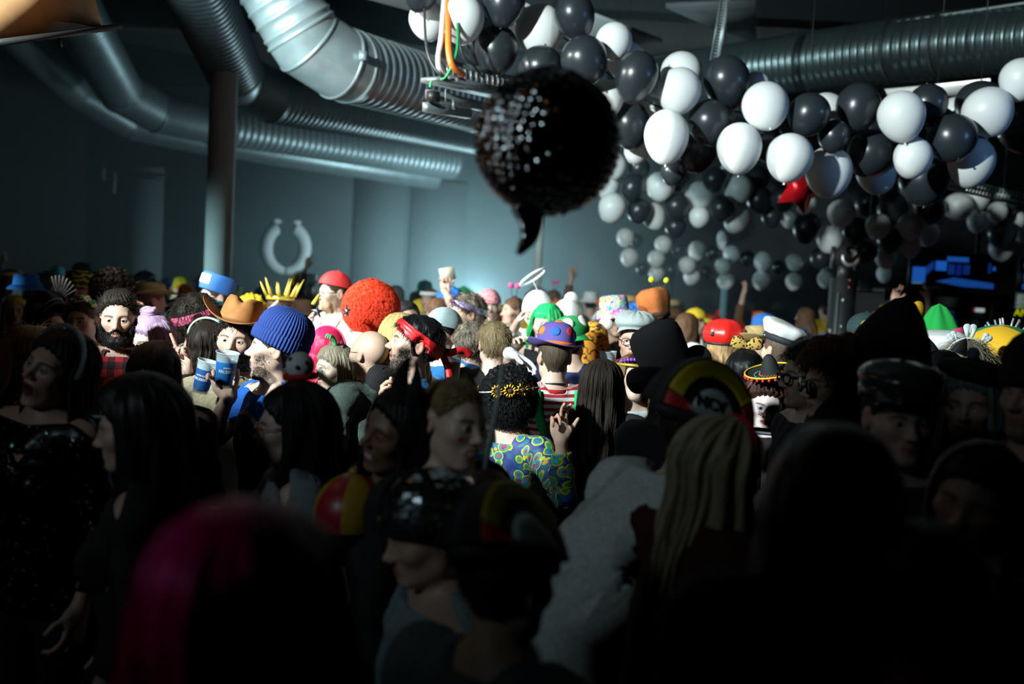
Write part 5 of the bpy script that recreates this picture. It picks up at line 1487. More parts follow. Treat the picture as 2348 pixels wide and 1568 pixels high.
nk = [(.075 * math.sin(t) * 1.1, .02 - .088 * math.cos(t), 1.462 - .05 * max(0, math.cos(t)) ** 2) for t in np.linspace(-2.2, 2.2, 46)]
mb = MB(); [mb.ball(np.array(q) * p.sc + np.array((0, -.012, p.dz)), .0035, 6, 4) for q in nk]; mb.build('bead_chain', mat('silver', (.7, .72, .72), .25, 1.0), p.root)
w, R = p.hm['L']; V, F = lathe([(.0285, -.012), (.031, -.011), (.031, .011), (.0285, .012)], 28); V = np.stack((-V[:, 2] - .012, V[:, 0] * .95, V[:, 1] * .95), 1)
mobj('wristband', V @ R.T * p.sc + w, F, mat('black_band', (.01, .01, .011), .6), p.root)

# --- woman with long dark hair singing, glitter band and black sequin top
p = Person(132, 846, 3.1, -22, 'woman with long dark hair and glitter hairband singing, black sequin top, at left', female=True, lod='A', skin=(.48, .30, .24), head=(0, -8, 19), eyes=(.05, .04, .03), jaw=13, makeup=(.10, .14, .17), lips=(.22, .06, .07))
p.shirt(sequins('black_sequins', (.006, .006, .007), 150, .03), sleeve=.66, v=.10, off=.014)
p.hair(H_dbrn, thick=.02); p.long_hair(H_dbrn, .42, .022, 1.2, .62, nstr=700, sm=S_dbrn, seed=2)
hairband(p, mat('glitter_band', (.25, .30, .32), .2, .9, noise_amt=.8, noise_scale=500, bump=1.0), r=.108, y=-.02, w=.008, label='glittering hairband', top=.125)
rg = np.random.default_rng(3); mb = MB(); pv = []                                   # loose sequins that catch the light
idx = np.nonzero((p.R0[:, 1] < -.05) & (p.R0[:, 2] < 1.42) & (p.R0[:, 2] > .9) & (np.abs(p.R0[:, 0]) < .16))[0]; idx = idx[rg.integers(0, len(idx), 120)]
for j, i in enumerate(idx):
    c = p.P[i] + p.N[i] * .020; s = rg.uniform(.002, .005); n = p.N[i] + rg.normal(size=3) * .5; n /= np.linalg.norm(n); a = np.cross(n, (0, 0, 1)); a /= np.linalg.norm(a); b = np.cross(n, a)
    mb.add([c + a * s, c + b * s, c - a * s, c - b * s], [(0, 1, 2, 3)], j % 4)
o = mb.build('loose_sequins', [mat('sequin_' + n, c, .12, 1.0) for n, c in (('silver', (.9, .9, .9)), ('orange', (.9, .3, .06)), ('teal', (.1, .6, .65)), ('violet', (.45, .25, .7)))], p.root, smooth=False); o['kind'] = 'stuff'

# --- fair woman looking down in front of the plaid shirt
p = Person(352, 862, 3.7, 8, 'woman with brown hair tied back looking down, only forehead and eyes showing', female=True, lod='B', skin=PALE, head=(0, 20, 4), brows=(.08, .05, .03))
p.shirt(cloth('black', (.012, .012, .014)), sleeve=.5); p.hair(H_brn, thick=.016, top=.006); p.long_hair(H_brn, .30, .012, .8, .66, nstr=300, sm=S_brn, seed=4); p.fringe_strands(S_brn, 300, .03)
# --- big black-haired silhouette, face in left profile
p = Person(312, 985, 2.75, -78, 'woman with a heavy mass of black hair in left profile, lower left', female=True, lod='B', skin=(.42, .27, .22), head=(0, 8, 0))
p.shirt(cloth('dark', (.012, .011, .012)), sleeve=.6); p.hair(H_blk, thick=.035, top=.02); p.long_hair(H_blk, .44, .055, 1.6, .60, wavy=.012, seed=5)
V, F = star_mesh(.009, .002); p.addv('face_jewel', V + np.array((-.045, -.075, 1.63)), F, mat('silver', ()), smooth=False)
# --- woman with ponytail at the far left
p = Person(74, 815, 4.1, 155, 'woman with light brown ponytail seen from behind at the left edge', female=True, lod='B', skin=FAIR, head=(0, 8, 0))
p.shirt(cloth('black', ()), sleeve=.5); p.hair(hairm('light_brown', (.17, .105, .045)), thick=.018); p.tail(hairm('light_brown', ()), (0.01, .10, 1.70), .34, .036, sway=.05)
V, F = lathe([(.012, -.01), (.02, -.006), (.02, .006), (.012, .01)], 16); p.addv('hair_tie', V @ rotv((1, 0, 0), 1.2).T + np.array((.01, .115, 1.705)), F, blackm)
p.fringe_strands(mat('strand_light_brown', (.2, .13, .06), .4), 400, .05, .0008)
# --- man with the cowboy hat
p = Person(541, 782, 4.45, 4, 'man in tan cowboy hat with dark beard and khaki shirt, looking over', lod='A', skin=FAIR, eyes=(.09, .07, .045), head=(0, -2, 6), brows=(.02, .014, .01), nose=1.12, wide=1.0, stubble=(.16, .10, .08))
KH = cloth('khaki', (.30, .255, .165)); p.shirt(KH, sleeve=.60, v=.08, off=.02, fold=.010)
V, F = lathe([(.072, 1.452), (.100, 1.432), (.118, 1.440), (.092, 1.492), (.080, 1.502)], 40); F = [f for f in F if not all(V[i, 1] < -.065 for i in f)]; mobj('shirt_collar', V * p.sc + np.array((0, .015, p.dz)), F, KH, p.root)
p.hair(H_dbrn, thick=.013); p.fringe_strands(S_dbrn, 300, .03); p.beard(hairm('beard_dark', ()), off=.009, short=True, nstr=1100, sm=S_blk, slen=.010)
BRC = mat('brown_suede', (.34, .135, .035), .8, noise_amt=.18, noise_scale=26, bump=.15)
brimmed(p, BRC, [(.092, 1.722), (.093, 1.75), (.088, 1.79), (.082, 1.825), (.072, 1.842), (.045, 1.848), (.001, 1.846)], .180, curl_x=.085, curl_y=-.012, z0=1.722, T=tiltM(-6, 5), band=(mat('dark_suede', (.20, .075, .02), .8), .012), name='cowboy_hat', dent=.03, bry=1.08)
# --- man in the blue beanie, left profile, raising a cup
p = Person(632, 803, 4.15, -50, 'man in ribbed blue beanie in left profile raising a blue cup', lod='A', skin=(.56, .38, .29), head=(-36, -6, -2), jaw=7, brows=(.05, .035, .025), stubble=(.085, .058, .045, .6), eyes=(.1, .09, .07), nose=1.12,
           arms={'L': Arm(up=(.3, -.1, -1), fo=(0, -.6, -.6)), 'R': Arm(to=(517, 912, 4.05), pole=(-.6, .0, -1), curl=(.3, .48, .50, .52, .55), hand=((-.38, -.10, .92), (.25, -1, .1)))})
TB = cloth('royal_blue', (.010, .085, .36)); p.shirt(TB, sleeve=.33, v=.0, off=.012, fold=.004, neck=1.462, wide=.074)
p.hair(hairm('buzz', (.05, .035, .025)), thick=.004, noise_=.001); p.stubble_hair(S_dbrn, 1300, .005)
beanie(p, mat('navy_blue_knit', (.008, .035, .19), .85, noise_amt=.15, noise_scale=200, bump=.3), tiltM(-17, 0, 0, sh=(0, .004, -.004)))
def chest_decal(p, name, V2, F, m, cx, cz, lift, sz=1.0, yaw_=0.0):
    """flat print wrapped on the chest: V2 (x, y, extrude) around the point (cx, cz)"""
    base = p.R0; fr = np.nonzero((base[:, 1] < 0) & (np.abs(base[:, 0]) < .2) & (base[:, 2] > 1.0) & (base[:, 2] < 1.45))[0]
    Q = np.zeros((len(V2), 3))
    for i, (x, y, e) in enumerate(V2):
        d = (base[fr, 0] - (cx + x)) ** 2 + (base[fr, 2] - (cz + y)) ** 2; j = np.argpartition(d, 5)[:5]; w = 1 / (d[j] + 1e-5); w /= w.sum()
        nn = (p.N[fr[j]] * w[:, None]).sum(0); b = (p.P[fr[j]] * w[:, None]).sum(0)
        off = np.array((cx + x, 0, cz + y)) - (base[fr[j]] * w[:, None]).sum(0); off[1] = 0
        Q[i] = b + nn * (lift + e) + off
    return mobj(name, Q, F, m, p.root, smooth=False)
def disc2(rx, ry, n=40, r0=0.0):
    V = []; F = []
    for k in range(7):
        q = r0 + (1 - r0) * k / 6
        for i in range(n): a = 2 * math.pi * i / n; V.append((rx * q * math.cos(a), ry * q * math.sin(a), 0))
    for k in range(6):
        for i in range(n): F.append((k * n + i, (k + 1) * n + i, (k + 1) * n + (i + 1) % n, k * n + (i + 1) % n))
    return V, F
chest_decal(p, 'badge_yellow', *disc2(.115, .098), mat('print_yellow', (.55, .45, .05), .7), .0, 1.30, .019)
chest_decal(p, 'badge_white', *disc2(.104, .088), mat('print_white', (.6, .65, .68), .7), .0, 1.30, .021)
chest_decal(p, 'badge_navy', *disc2(.098, .082), mat('print_navy', (.01, .03, .12), .7), .0, 1.30, .023)
V, F = text_mesh('CLASSIC', .042, .0004); chest_decal(p, 'lettering', V, F, mat('print_white', ()), .0, 1.30, .026)
# --- glasses woman in front of him, long black hair
p = Person(668, 979, 3.05, -76, 'woman with glasses and long black hair in left profile below the blue beanie', female=True, lod='A', skin=(.46, .31, .26), head=(0, 4, 0), brows=(.015, .012, .01), lips=(.26, .09, .09))
p.shirt(mat('grey_tulle', (.13, .15, .17), .8, noise_amt=.3, noise_scale=30, bump=.3), sleeve=.50, off=.03, fold=.014); p.hair(H_blk, thick=.020, top=.012); p.long_hair(H_blk, .36, .040, 1.5, .60, wavy=.010, nstr=500, sm=S_blk, seed=8)
glasses(p, mat('red_brown_rims', (.20, .04, .02), .35), r=.022, round_=False)
hb = np.array((-.045, .035, 1.80))                                                  # plush head piece: white toadstool with black dots and red hem
mb = MB().ball(hb + (0, 0, .035), (.050, .046, .046), 24, 16); o = p.add(mb, 'plush_head', mat('white_plush', (.55, .56, .56), .95, bump=.3, noise_amt=.1), 'white plush head piece with dark spots')
mb = MB(); [mb.ball(hb + np.array((.048 * math.cos(a) * math.cos(e), .045 * math.sin(a) * math.cos(e), .035 + .044 * math.sin(e))), .0085, 8, 6) for a, e in ((-2.4, .3), (-1.9, .8), (-1.5, .1), (-.9, .6), (2.6, .5), (-2.9, .9), (.5, .3), (-.2, 0))]; p.add(mb, 'plush_dot', blackm)
V, F = lathe([(.046, -.004), (.056, -.006), (.056, .010), (.046, .012)], 24); p.addv('plush_hem', V + hb, F, cloth('red', (.42, .012, .015)))
mb = MB().ball(hb + (-.055, -.03, .0), (.03, .022, .020), 14, 10); p.add(mb, 'plush_snout', cloth('tan', (.35, .26, .13)))
# --- bald man with glasses
p = Person(846, 811, 4.9, -128, 'bald man with thin glasses and grey-green jacket, turned away', lod='B', skin=(.55, .36, .27), stubble=(.2, .14, .11)); OL = cloth('olive', (.045, .062, .052)); p.shirt(OL, sleeve=.66, off=.022, fold=.010)
V, F = lathe([(.070, 1.455), (.100, 1.440), (.108, 1.475), (.082, 1.515), (.078, 1.51)], 40); mobj('jacket_collar', V * p.sc + np.array((0, .02, p.dz)), F, OL, p.root); glasses(p, mat('thin_wire', (.08, .07, .06), .3, .8), rim=.0012)
p.hair(hairm('shaved', (.20, .13, .095)), thick=.0015, noise_=.0004, line=((-.12, 1.80), (-.02, 1.80), (.0, 1.67), (.03, 1.665), (.06, 1.66), (.09, 1.64), (.2, 1.62)), smooth_it=0) if False else None
# --- glitter-faced woman with blond fringe
p = Person(766, 846, 5.15, -50, 'blond woman with glitter jewels on her brow, turned left beside the blue beanie', female=True, lod='A', skin=PALE, eyes=(.12, .16, .12), head=(0, 6, 0), brows=(.14, .10, .06), makeup=(.22, .38, .30), lips=(.42, .13, .13))
p.shirt(cloth('bright_green', (.015, .26, .06)), sleeve=.6, v=.02, off=.016); p.hair(H_ash, thick=.017, top=.008); p.long_hair(H_ash, .26, .014, .9, .62, nstr=700, sm=mat('strand_ash', (.28, .24, .17), .4), seed=11)
mb = MB(); [mb.ball((.008 + .013 * i, -.106 + .006 * i, 1.690 - .0035 * i), .0032, 6, 5) for i in range(-3, 4)]; mb.build; p.add(mb, 'face_jewels', mat('silver', ()))
mb = MB(); [mb.tube(spline([arch_pt(t) + (0, 0, 0), arch_pt(t) + (.01 * k, -.02, .045), arch_pt(t) + (.02 * k, -.045, .06), arch_pt(t) + (.03 * k, -.06, .045)], 5), [.010 * (1 - i / 18) + .002 for i in range(16)], 6) for t, k in ((.25, 1), (.32, 1.6), (.2, .4))]; p.add(mb, 'feather', mat('green_feather', (.06, .42, .13), .8), 'green feather')
# --- man with the red headband
p = Person(951, 790, 4.3, -80, 'bearded man with a red cloth headband in left profile, blue jersey', lod='A', skin=(.52, .34, .25), eyes=(.08, .06, .04), head=(0, -9, 0), jaw=5, brows=(.025, .016, .012), stubble=(.045, .030, .022, .85), nose=1.1,
           arms={'R': Arm(to=(900, 935, 4.12), pole=(-.6, .2, -1), roll=60, curl=(.5, .8, .9, .95, 1.0), bend=-15), 'L': Arm(up=(.3, 0, -1), fo=(0, -.6, -.6))})
JB = cloth('jersey_blue', (.018, .11, .26)); p.shirt(JB, sleeve=.36, off=.016)
V, F = lathe([(.068, 1.452), (.090, 1.440), (.100, 1.452), (.080, 1.494), (.072, 1.502)], 40); o = mobj('shirt_collar', V * p.sc + np.array((0, .015, p.dz)), F, cloth('collar_grey', (.14, .17, .16)), p.root)
p.hair(H_blk, thick=.020, noise_=.006, freq=160, line=((-.12, 1.725), (-.06, 1.715), (-.03, 1.66), (-.01, 1.60), (.01, 1.60), (.030, 1.63), (.045, 1.58), (.2, 1.575))); p.fringe_strands(S_blk, 900, .022, .0009); p.stubble_hair(S_blk, 2600, .007)
HBm = mat('red_satin', (.60, .012, .018), .45, noise_amt=.12, noise_scale=12, bump=.2); wrap_band(p, HBm, 1.722, 1.630, .046, .006, .022, wr=.0007)
ribbon(p, [(.0, .118, 1.645), (.015, .15, 1.64), (.02, .185, 1.655), (.01, .22, 1.66), (.0, .25, 1.645)], .032, HBm, 'headband_tail', (0, .3, 1)); ribbon(p, [(-.01, .118, 1.64), (.0, .145, 1.60), (.01, .165, 1.565), (.02, .175, 1.535)], .030, HBm, 'headband_tail', (0, 1, .5)); p.add(MB().ball((0, .125, 1.642), (.018, .014, .016), 12, 8), 'headband_knot', HBm)
V, F = disc2(.05, .055); V2 = np.array(V); chest_decal(p, 'jersey_print', V2, F, mat('print_red', (.42, .015, .02), .7), -.09, 1.32, .022)
# --- man in the grey mesh cap stretching a gloved arm to the right
p = Person(1013, 768, 5.65, -38, 'man in grey mesh cap and blue shirt, stretching a white-gloved hand to the bowler hat', lod='B', skin=(.55, .38, .30), head=(0, 0, 4), stubble=(.2, .14, .11), brows=(.04, .03, .02), arms={'L': Arm(to=(1172, 808, 5.25), pole=(.2, .6, -1), curl=(.2, .15, .2, .25, .3), hand=((.9, -.1, -.35), (.1, -.3, -1))), 'R': Arm(to=(1020, 905, 5.0), roll=60, pole=(-.6, .2, -1), curl=(.5, .55, .6, .6, .6))})
p.shirt(cloth('petrol_blue', (.016, .12, .30)), sleeve=.40, off=.02); p.hair(H_dbrn, thick=.008)
dome_cap(p, mat('grey_mesh', (.30, .40, .41), .8, noise_amt=.25, noise_scale=260, bump=.6), tiltM(-8, 4), r=.098, h=.105, visor=(-1, .06, mat('grey_mesh', ())))
gl = (p.R0[:, 0] - .700); gm = np.where(p.R0[:, 0] > .5, gl, -1.0); p.shell(gm, .0022, 'glove', cloth('white_glove', (.72, .74, .74)), 0)
# --- pink-haired woman with star antennae
p = Person(752, 803, 5.75, 165, 'woman with shiny pink and red hair wearing star antennae, from behind', female=True, lod='B', skin=FAIR); HP = hairm('hot_pink', (.80, .02, .10), .3, .5)
p.shirt(cloth('red', ()), sleeve=.5); p.hair(HP, thick=.024, top=.012); p.long_hair(HP, .20, .022, 1.0, .80, nstr=500, sm=mat('strand_pink', (.85, .05, .16), .3), seed=14); hairband(p, mat('pink_band', (.7, .1, .2), .5), w=.006, r=.112, top=.13)
for s_, zz, mm in ((-1, .10, mat('silver', ())), (1, .085, mat('dark_star', (.06, .08, .08), .4, .6))):
    b_ = arch_pt(.42 * s_, .112, 0, 1.665, .13); tip = b_ + np.array((.05 * s_, -.03, zz)); p.add(MB().tube([b_, tip], .0035, 6), 'antenna', mat('silver', ())); V, F = star_mesh(.040, .004); p.addv('antenna_star', V @ rotv((0, 0, 1), .3 * s_).T + tip, F, mm, smooth=False)
# --- afro wig with sunflower band, 70s print shirt
p = Person(1172, 925, 4.4, 152, 'person in a big black curly wig with sunflower band and round-print shirt', female=True, lod='B', skin=FAIR, arms={'L': Arm(up=(.2, 0, -1), fo=(0, -.4, -.8)), 'R': Arm(to=(1281, 1012, 4.1), pole=(-.5, .2, -1.2), roll=-20, curl=(.6, .25, .25, .7, .8))})
PR = rings_print('seventies_print', ((.40, .02, .05), (.02, .24, .42), (.02, .30, .08), (.55, .45, .02), (.01, .07, .20)), 25); p.shirt(PR, sleeve=.66, off=.018)
p.afro(H_blk, (.122, .130, .135), (0, .025, 1.685), bump=.012, freq=80, nstr=3500, sm=S_blk, slen=.03, curl=.006); p.curls(H_blk, (.122, .130, .135), (0, .025, 1.685), 260, .014)
def flower(p, c, n, rad, petal, eye_):
    n = np.array(n, float); n /= np.linalg.norm(n); a = np.cross(n, (0, 0, 1.)); a /= np.linalg.norm(a) + 1e-9; b = np.cross(n, a); c = np.array(c)
    mb = MB()
    for k in range(12):
        t = 2 * math.pi * k / 12; d = a * math.cos(t) + b * math.sin(t); e = -a * math.sin(t) + b * math.cos(t)
        mb.add([c + d * rad * .25, c + d * rad * .7 + e * rad * .17 + n * .003, c + d * rad + n * .001, c + d * rad * .7 - e * rad * .17 + n * .003, c + d * rad * .6 - n * .002], [(0, 1, 2, 3), (0, 4, 1), (1, 4, 2), (2, 4, 3), (3, 4, 0)])
    f = p.add(mb, 'sunflower', petal, smooth=False); V, F = ball(10, 6); V = V * rad * .33; V = V @ np.stack((a, b, n * .6), 0) + c + n * .003
    mobj('flower_eye', xf(p.M, V), F, eye_, f)
cor = []
for t in np.linspace(-2.2, 2.2, 30): cor.append((.136 * math.sin(t), .028 + .143 * math.cos(t), 1.712 - .02 * math.sin(t)))
p.add(MB().tube(cor, .0035, 6), 'flower_cord', cloth('cord_white', (.55, .56, .52)))
for t in (-.15, -.55, -.95, -1.35, .95): flower(p, (.142 * math.sin(t), .028 + .149 * math.cos(t), 1.712 - .02 * math.sin(t)), (math.sin(t), math.cos(t), .1), .034, mat('sunflower_yellow', (.80, .42, .01), .7), mat('flower_brown', (.06, .02, .008), .8))
# --- bowler hat from behind, striped shirt with green braces
p = Person(1270, 820, 5.05, -163, 'man in purple bowler hat with coloured dots, striped shirt and green braces, from behind', lod='B', skin=(.60, .42, .33), stubble=None, head=(0, 0, 0))
p.shirt(stripes('red_white_stripes', (.62, .62, .60), (.36, .012, .022), 30, .52), sleeve=.62, off=.013, fold=.006, wide=.072); p.hair(hairm('short_brown', (.07, .05, .032)), thick=.006, noise_=.0015)
V, F = lathe([(.066, 1.47), (.072, 1.468), (.076, 1.484), (.070, 1.492)], 40); mobj('shirt_neckband', V * np.array((1, 1.0, 1)) * p.sc + np.array((0, .022, p.dz)), F, cloth('red', ()), p.root)
V, F = tube([(.064 * math.sin(t), .016 + .066 * math.cos(t), 1.512 + .010 * math.cos(t)) for t in np.linspace(0, 6.283, 40)], .004, 6, False); mobj('neck_cord', V * p.sc + np.array((0, .0, p.dz)), F, blackm, p.root)
GB = cloth('brace_green', (.01, .42, .13))
def strap(p, pts, w, m, name='brace', lift=.021):
    """flat band over the garment: rest positions (x, z) on the back, sampled on the posed body"""
    bk = np.nonzero((p.R0[:, 1] > .01) & (np.abs(p.R0[:, 0]) < .22) & (p.R0[:, 2] > .9) & (p.R0[:, 2] < 1.52))[0]; Q = []
    S = spline(pts, 10)
    for i, q in enumerate(S):
        t = np.array(S[min(i + 1, len(S) - 1)]) - np.array(S[max(i - 1, 0)]); t /= np.linalg.norm(t); nrm = np.array((t[1], -t[0]))
        for sgn in (-1, 1):
            x, z = np.array(q) + nrm * sgn * w / 2; d = (p.R0[bk, 0] - x) ** 2 + (p.R0[bk, 2] - z) ** 2; j = np.argpartition(d, 6)[:6]; ww = 1 / (d[j] + 1e-4); ww /= ww.sum()
            b = (p.P[bk[j]] * ww[:, None]).sum(0); rr = (p.R0[bk[j]] * ww[:, None]).sum(0); nn = (p.N[bk[j]] * ww[:, None]).sum(0)
            for l in (lift, lift + .004): Q.append(b + nn * l + np.array((x - rr[0], 0, z - rr[2])))
    F = []
    for i in range(len(S) - 1): b = 4 * i; F += [(b + 1, b + 3, b + 7, b + 5), (b, b + 4, b + 6, b + 2), (b, b + 1, b + 5, b + 4), (b + 2, b + 6, b + 7, b + 3)]
    return mobj(name, Q, F, m, p.root)
strap(p, [(-.105, 1.475), (-.085, 1.33), (-.02, 1.17), (.04, 1.0)], .036, GB); strap(p, [(.105, 1.475), (.085, 1.33), (.02, 1.17), (-.04, 1.0)], .036, GB)
PF = mat('purple_felt', (.115, .085, .33), .9, noise_amt=.12, noise_scale=150, bump=.15); Tb = tiltM(8, -6)
brimmed(p, PF, [(.094, 1.702), (.095, 1.73), (.093, 1.765), (.083, 1.797), (.062, 1.818), (.035, 1.828), (.001, 1.831)], .142, curl_x=.030, curl_y=-.004, z0=1.700, T=Tb, band=(cloth('band_orange', (.75, .16, .02)), .020), name='bowler')
for a, z, colr, nm in ((1.12, 1.768, (.02, .14, .50), 'blue'), (1.98, 1.776, (.42, .01, .03), 'red'), (.25, 1.772, (.80, .22, .02), 'orange'), (2.85, 1.77, (.02, .14, .5), 'blue'), (1.35, 1.822, (.80, .22, .02), 'orange'), (-1.2, 1.77, (.42, .01, .03), 'red'), (-2.2, 1.77, (.8, .22, .02), 'orange')):
    rr = .091 if z < 1.8 else .045; c = np.array((rr * math.cos(a), .012 + rr * 1.22 * math.sin(a), z)); n = np.array((math.cos(a), math.sin(a) / 1.2, .25 if z < 1.8 else 1.6)); n /= np.linalg.norm(n)
    V, F = lathe([(0, .004), (.018, .0035), (.0225, .001), (.023, -.006)], 24); a1 = np.cross(n, (0, 0, 1.)); a1 /= np.linalg.norm(a1); b1 = np.cross(n, a1); put_hat(p, 'hat_dot', V @ np.stack((a1, b1, n), 0) + c + n * .001, F, mat('dot_' + nm, colr, .9), Tb, nm + ' dot')

# --- near dark figures
p = Person(918, 985, 2.65, -52, 'smiling dark-skinned woman with head tilted, black horn on her hair', female=True, lod='A', skin=DEEP, head=(0, 2, 23), jaw=9, teeth=True, lips=(.20, .05, .05), makeup=(.22, .04, .07), eyes=(.02, .012, .01))
p.shirt(cloth('black', ()), sleeve=.5); p.hair(H_blk, thick=.018); p.long_hair(H_blk, .30, .020, 1.0, .70, seed=21)
p.add(MB().tube(spline([(.035, -.01, 1.74), (.04, -.012, 1.79), (.03, -.014, 1.84), (.012, -.016, 1.875)], 5), [.026, .026, .025, .024, .023, .021, .019, .017, .015, .013, .011, .009, .007, .005, .003, .001], 12), 'horn', cloth('black_velvet', (.008, .008, .009)), 'black horn')
p.add(MB().tube(spline([(-.035, -.01, 1.74), (-.04, -.012, 1.79), (-.03, -.014, 1.84), (-.012, -.016, 1.875)], 5), [.026, .026, .025, .024, .023, .021, .019, .017, .015, .013, .011, .009, .007, .005, .003, .001], 12), 'horn', cloth('black_velvet', ()))
p = Person(1040, 967, 2.62, 46, 'smiling woman with hair tied back and a red dot on her cheek, centre front', female=True, lod='A', skin=(.56, .38, .31), head=(0, 5, 3), jaw=5, teeth=True, eyes=(.06, .05, .04), lips=(.40, .08, .09), wide=.93,
           extra=lambda R: [(1.0 * (((R[:, 0] + .047) ** 2 + (R[:, 2] - 1.617) ** 2) < .0065 ** 2) * (R[:, 1] < 0), (.55, .02, .05))])
p.shirt(cloth('black', ()), sleeve=.66); HLB = hairm('light_brown', ()); p.hair(HLB, thick=.005, noise_=.001, line=((-.12, 1.728), (-.075, 1.724), (-.045, 1.690), (-.02, 1.66), (.0, 1.668), (.030, 1.665), (.045, 1.60), (.2, 1.59))); p.tail(HLB, (0, .09, 1.66), .30, .030); p.fringe_strands(mat('strand_light_brown', (.2, .13, .06), .6), 500, .03, .0007, thick=.006, sweep=(0, 1, -.2), lift=.1)
# --- silver mirror helmet person, front centre
p = Person(985, 1228, 2.4, -70, 'person wearing a shiny mirror-tile dome helmet low in the front', lod='B', skin=(.40, .26, .20), head=(0, 12, 0))
p.shirt(cloth('pale_blue_grey', (.16, .21, .23)), sleeve=.6, off=.025, fold=.014); p.hair(H_blk, thick=.012)
V = []; F = []; rg = np.random.default_rng(9)
for j in range(13):
    n = max(6, int(40 * math.sin(1.62 * (j + .5) / 13)))
    for i in range(n):
        b = len(V); t0_, t1_ = 1.62 * (j + .04) / 13, 1.62 * (j + .96) / 13; a0, a1 = 2 * math.pi * (i + .04) / n, 2 * math.pi * (i + .96) / n; q = rg.normal(size=2) * .008
        for k, (t, a) in enumerate(((t0_, a0), (t1_, a0), (t1_, a1), (t0_, a1))):
            s = 1.0 + q[0] * (1 if k in (0, 3) else -1) + q[1] * (1 if k < 2 else -1); V.append((.116 * s * math.sin(t) * math.cos(a), .016 + .132 * s * math.sin(t) * math.sin(a), 1.69 + .118 * s * math.cos(t)))
        F.append((b, b + 1, b + 2, b + 3))
p.addv('mirror_tiles', V, F, mat('mirror_silver', (.55, .60, .62), .14, 1.0), smooth=False)
V, F = hat_lathe([(.116 * math.sin(t), 1.69 + .116 * math.cos(t)) for t in np.linspace(1.64, .02, 14)], 48, ry=1.14, c=(0, .016, 0)); p.addv('helmet_shell', V, F, mat('helmet_dark', (.03, .035, .04), .4, .5))
# --- red and yellow cap
p = Person(808, 1225, 2.7, 175, 'person in a red and yellow satin cap left of the mirror-tile helmet', lod='B', skin=TAN); p.shirt(cloth('black', ()), sleeve=.6); p.hair(H_blk, thick=.012)
SR, SY = mat('satin_red', (.26, .008, .014), .4, bump=.2, noise_scale=14), mat('satin_yellow', (.30, .18, .009), .4, bump=.2, noise_scale=14)
V, F = hat_lathe([(.100 * math.cos(t) * (1 + .10 * math.sin(2 * t)), 1.69 + .125 * math.sin(t)) for t in np.linspace(-.1, 1.55, 12)], 48, ry=1.18)
fmi = [0 if math.atan2(np.mean([V[i][1] for i in f]), np.mean([V[i][0] for i in f])) % (math.pi / 2) > math.pi / 4 else 1 for f in F]
p.addv('cap_panels', V, F, [SR, SY], fm=fmi); p.add(MB().ball((0, .012, 1.818), .014, 10, 8), 'cap_button', SY)
# --- yellow-sided carnival cap seen close, right of the helmet
p = Person(1165, 1335, 1.95, 140, 'person in a black carnival cap with a broad yellow side, front centre, seen from behind', lod='B', skin=TAN, lean=(6, 0), scale=.97)
p.shirt(cloth('grey_blue', (.08, .10, .11)), sleeve=.62, off=.024, fold=.012); p.hair(H_dbrn, thick=.010)
FC = (mat('cap_black', (.010, .010, .012), .7), mat('cap_yellow', (.55, .40, .015), .55, noise_amt=.12), mat('cap_red', (.48, .012, .018), .55, noise_amt=.12), mat('cap_white', (.55, .60, .61), .6), mat('cap_grey', (.28, .33, .34), .6))
fan_cap(p, tiltM(12, 18, 0), FC, text=False)
# --- big pink wig, closest of all
PKM = hairm('magenta_wig', (.42, .012, .16), .35, .4)
p = Person(565, 1425, 1.02, 170, 'person in a bright magenta wig closest to the camera, very blurred', female=True, lod='B', skin=FAIR, scale=.9); p.shirt(cloth('dark', ()), sleeve=.6)
p.hair(PKM, thick=.03); p.long_hair(PKM, .30, .030, 1.5, .80, wavy=.010, nstr=900, sm=mat('strand_magenta', (.45, .015, .17), .35), seed=31)
# --- white-shirted person bending right under the NCV cap
p = Person(1600, 1002, 2.65, 112, 'person in the lettered carnival cap and white shirt, bending right, near the front', lod='A', skin=(.40, .27, .21), lean=(44, 0), head=(0, -30, 0), arms={'L': Arm(up=(.2, -.6, -1), fo=(0, -.6, -.6)), 'R': Arm(up=(.15, -.45, -1), fo=(.1, -.7, -.5))})
p.shirt(cloth('offwhite', (.46, .50, .50)), sleeve=.60, off=.034, fold=.009, wide=.08); p.hair(H_dbrn, thick=.008); fan_cap(p, tiltM(2, 0, 0), FC)
V, F = lathe([(.074, 1.452), (.098, 1.445), (.092, 1.490), (.080, 1.502)], 40)
V, F = ball(12, 8); p.addv('strap_button', V * np.array((.006, .012, .012)) + np.array((-.094, .045, 1.672)), F, mat('button_pearl', (.8, .82, .8), .3)); p.addv('strap_button', V * np.array((.006, .012, .012)) + np.array((.094, .045, 1.672)), F, mat('button_pearl', ()))
# --- person in black top hat
p = Person(1550, 900, 3.9, 165, 'person in a tall black top hat, seen from behind as a silhouette', lod='B', skin=TAN, head=(0, 6, 18)); p.shirt(cloth('black', ()), sleeve=.66, off=.02); p.hair(H_blk, thick=.014)
brimmed(p, mat('black_felt', (.005, .005, .006), .9, spec=.08), [(.094, 1.712), (.093, 1.76), (.094, 1.82), (.096, 1.865), (.090, 1.90), (.070, 1.922), (.035, 1.932), (.001, 1.934)], .165, curl_x=.075, curl_y=-.02, z0=1.710, th=.008, T=tiltM(4, 8, 48), name='top_hat', bry=1.1)
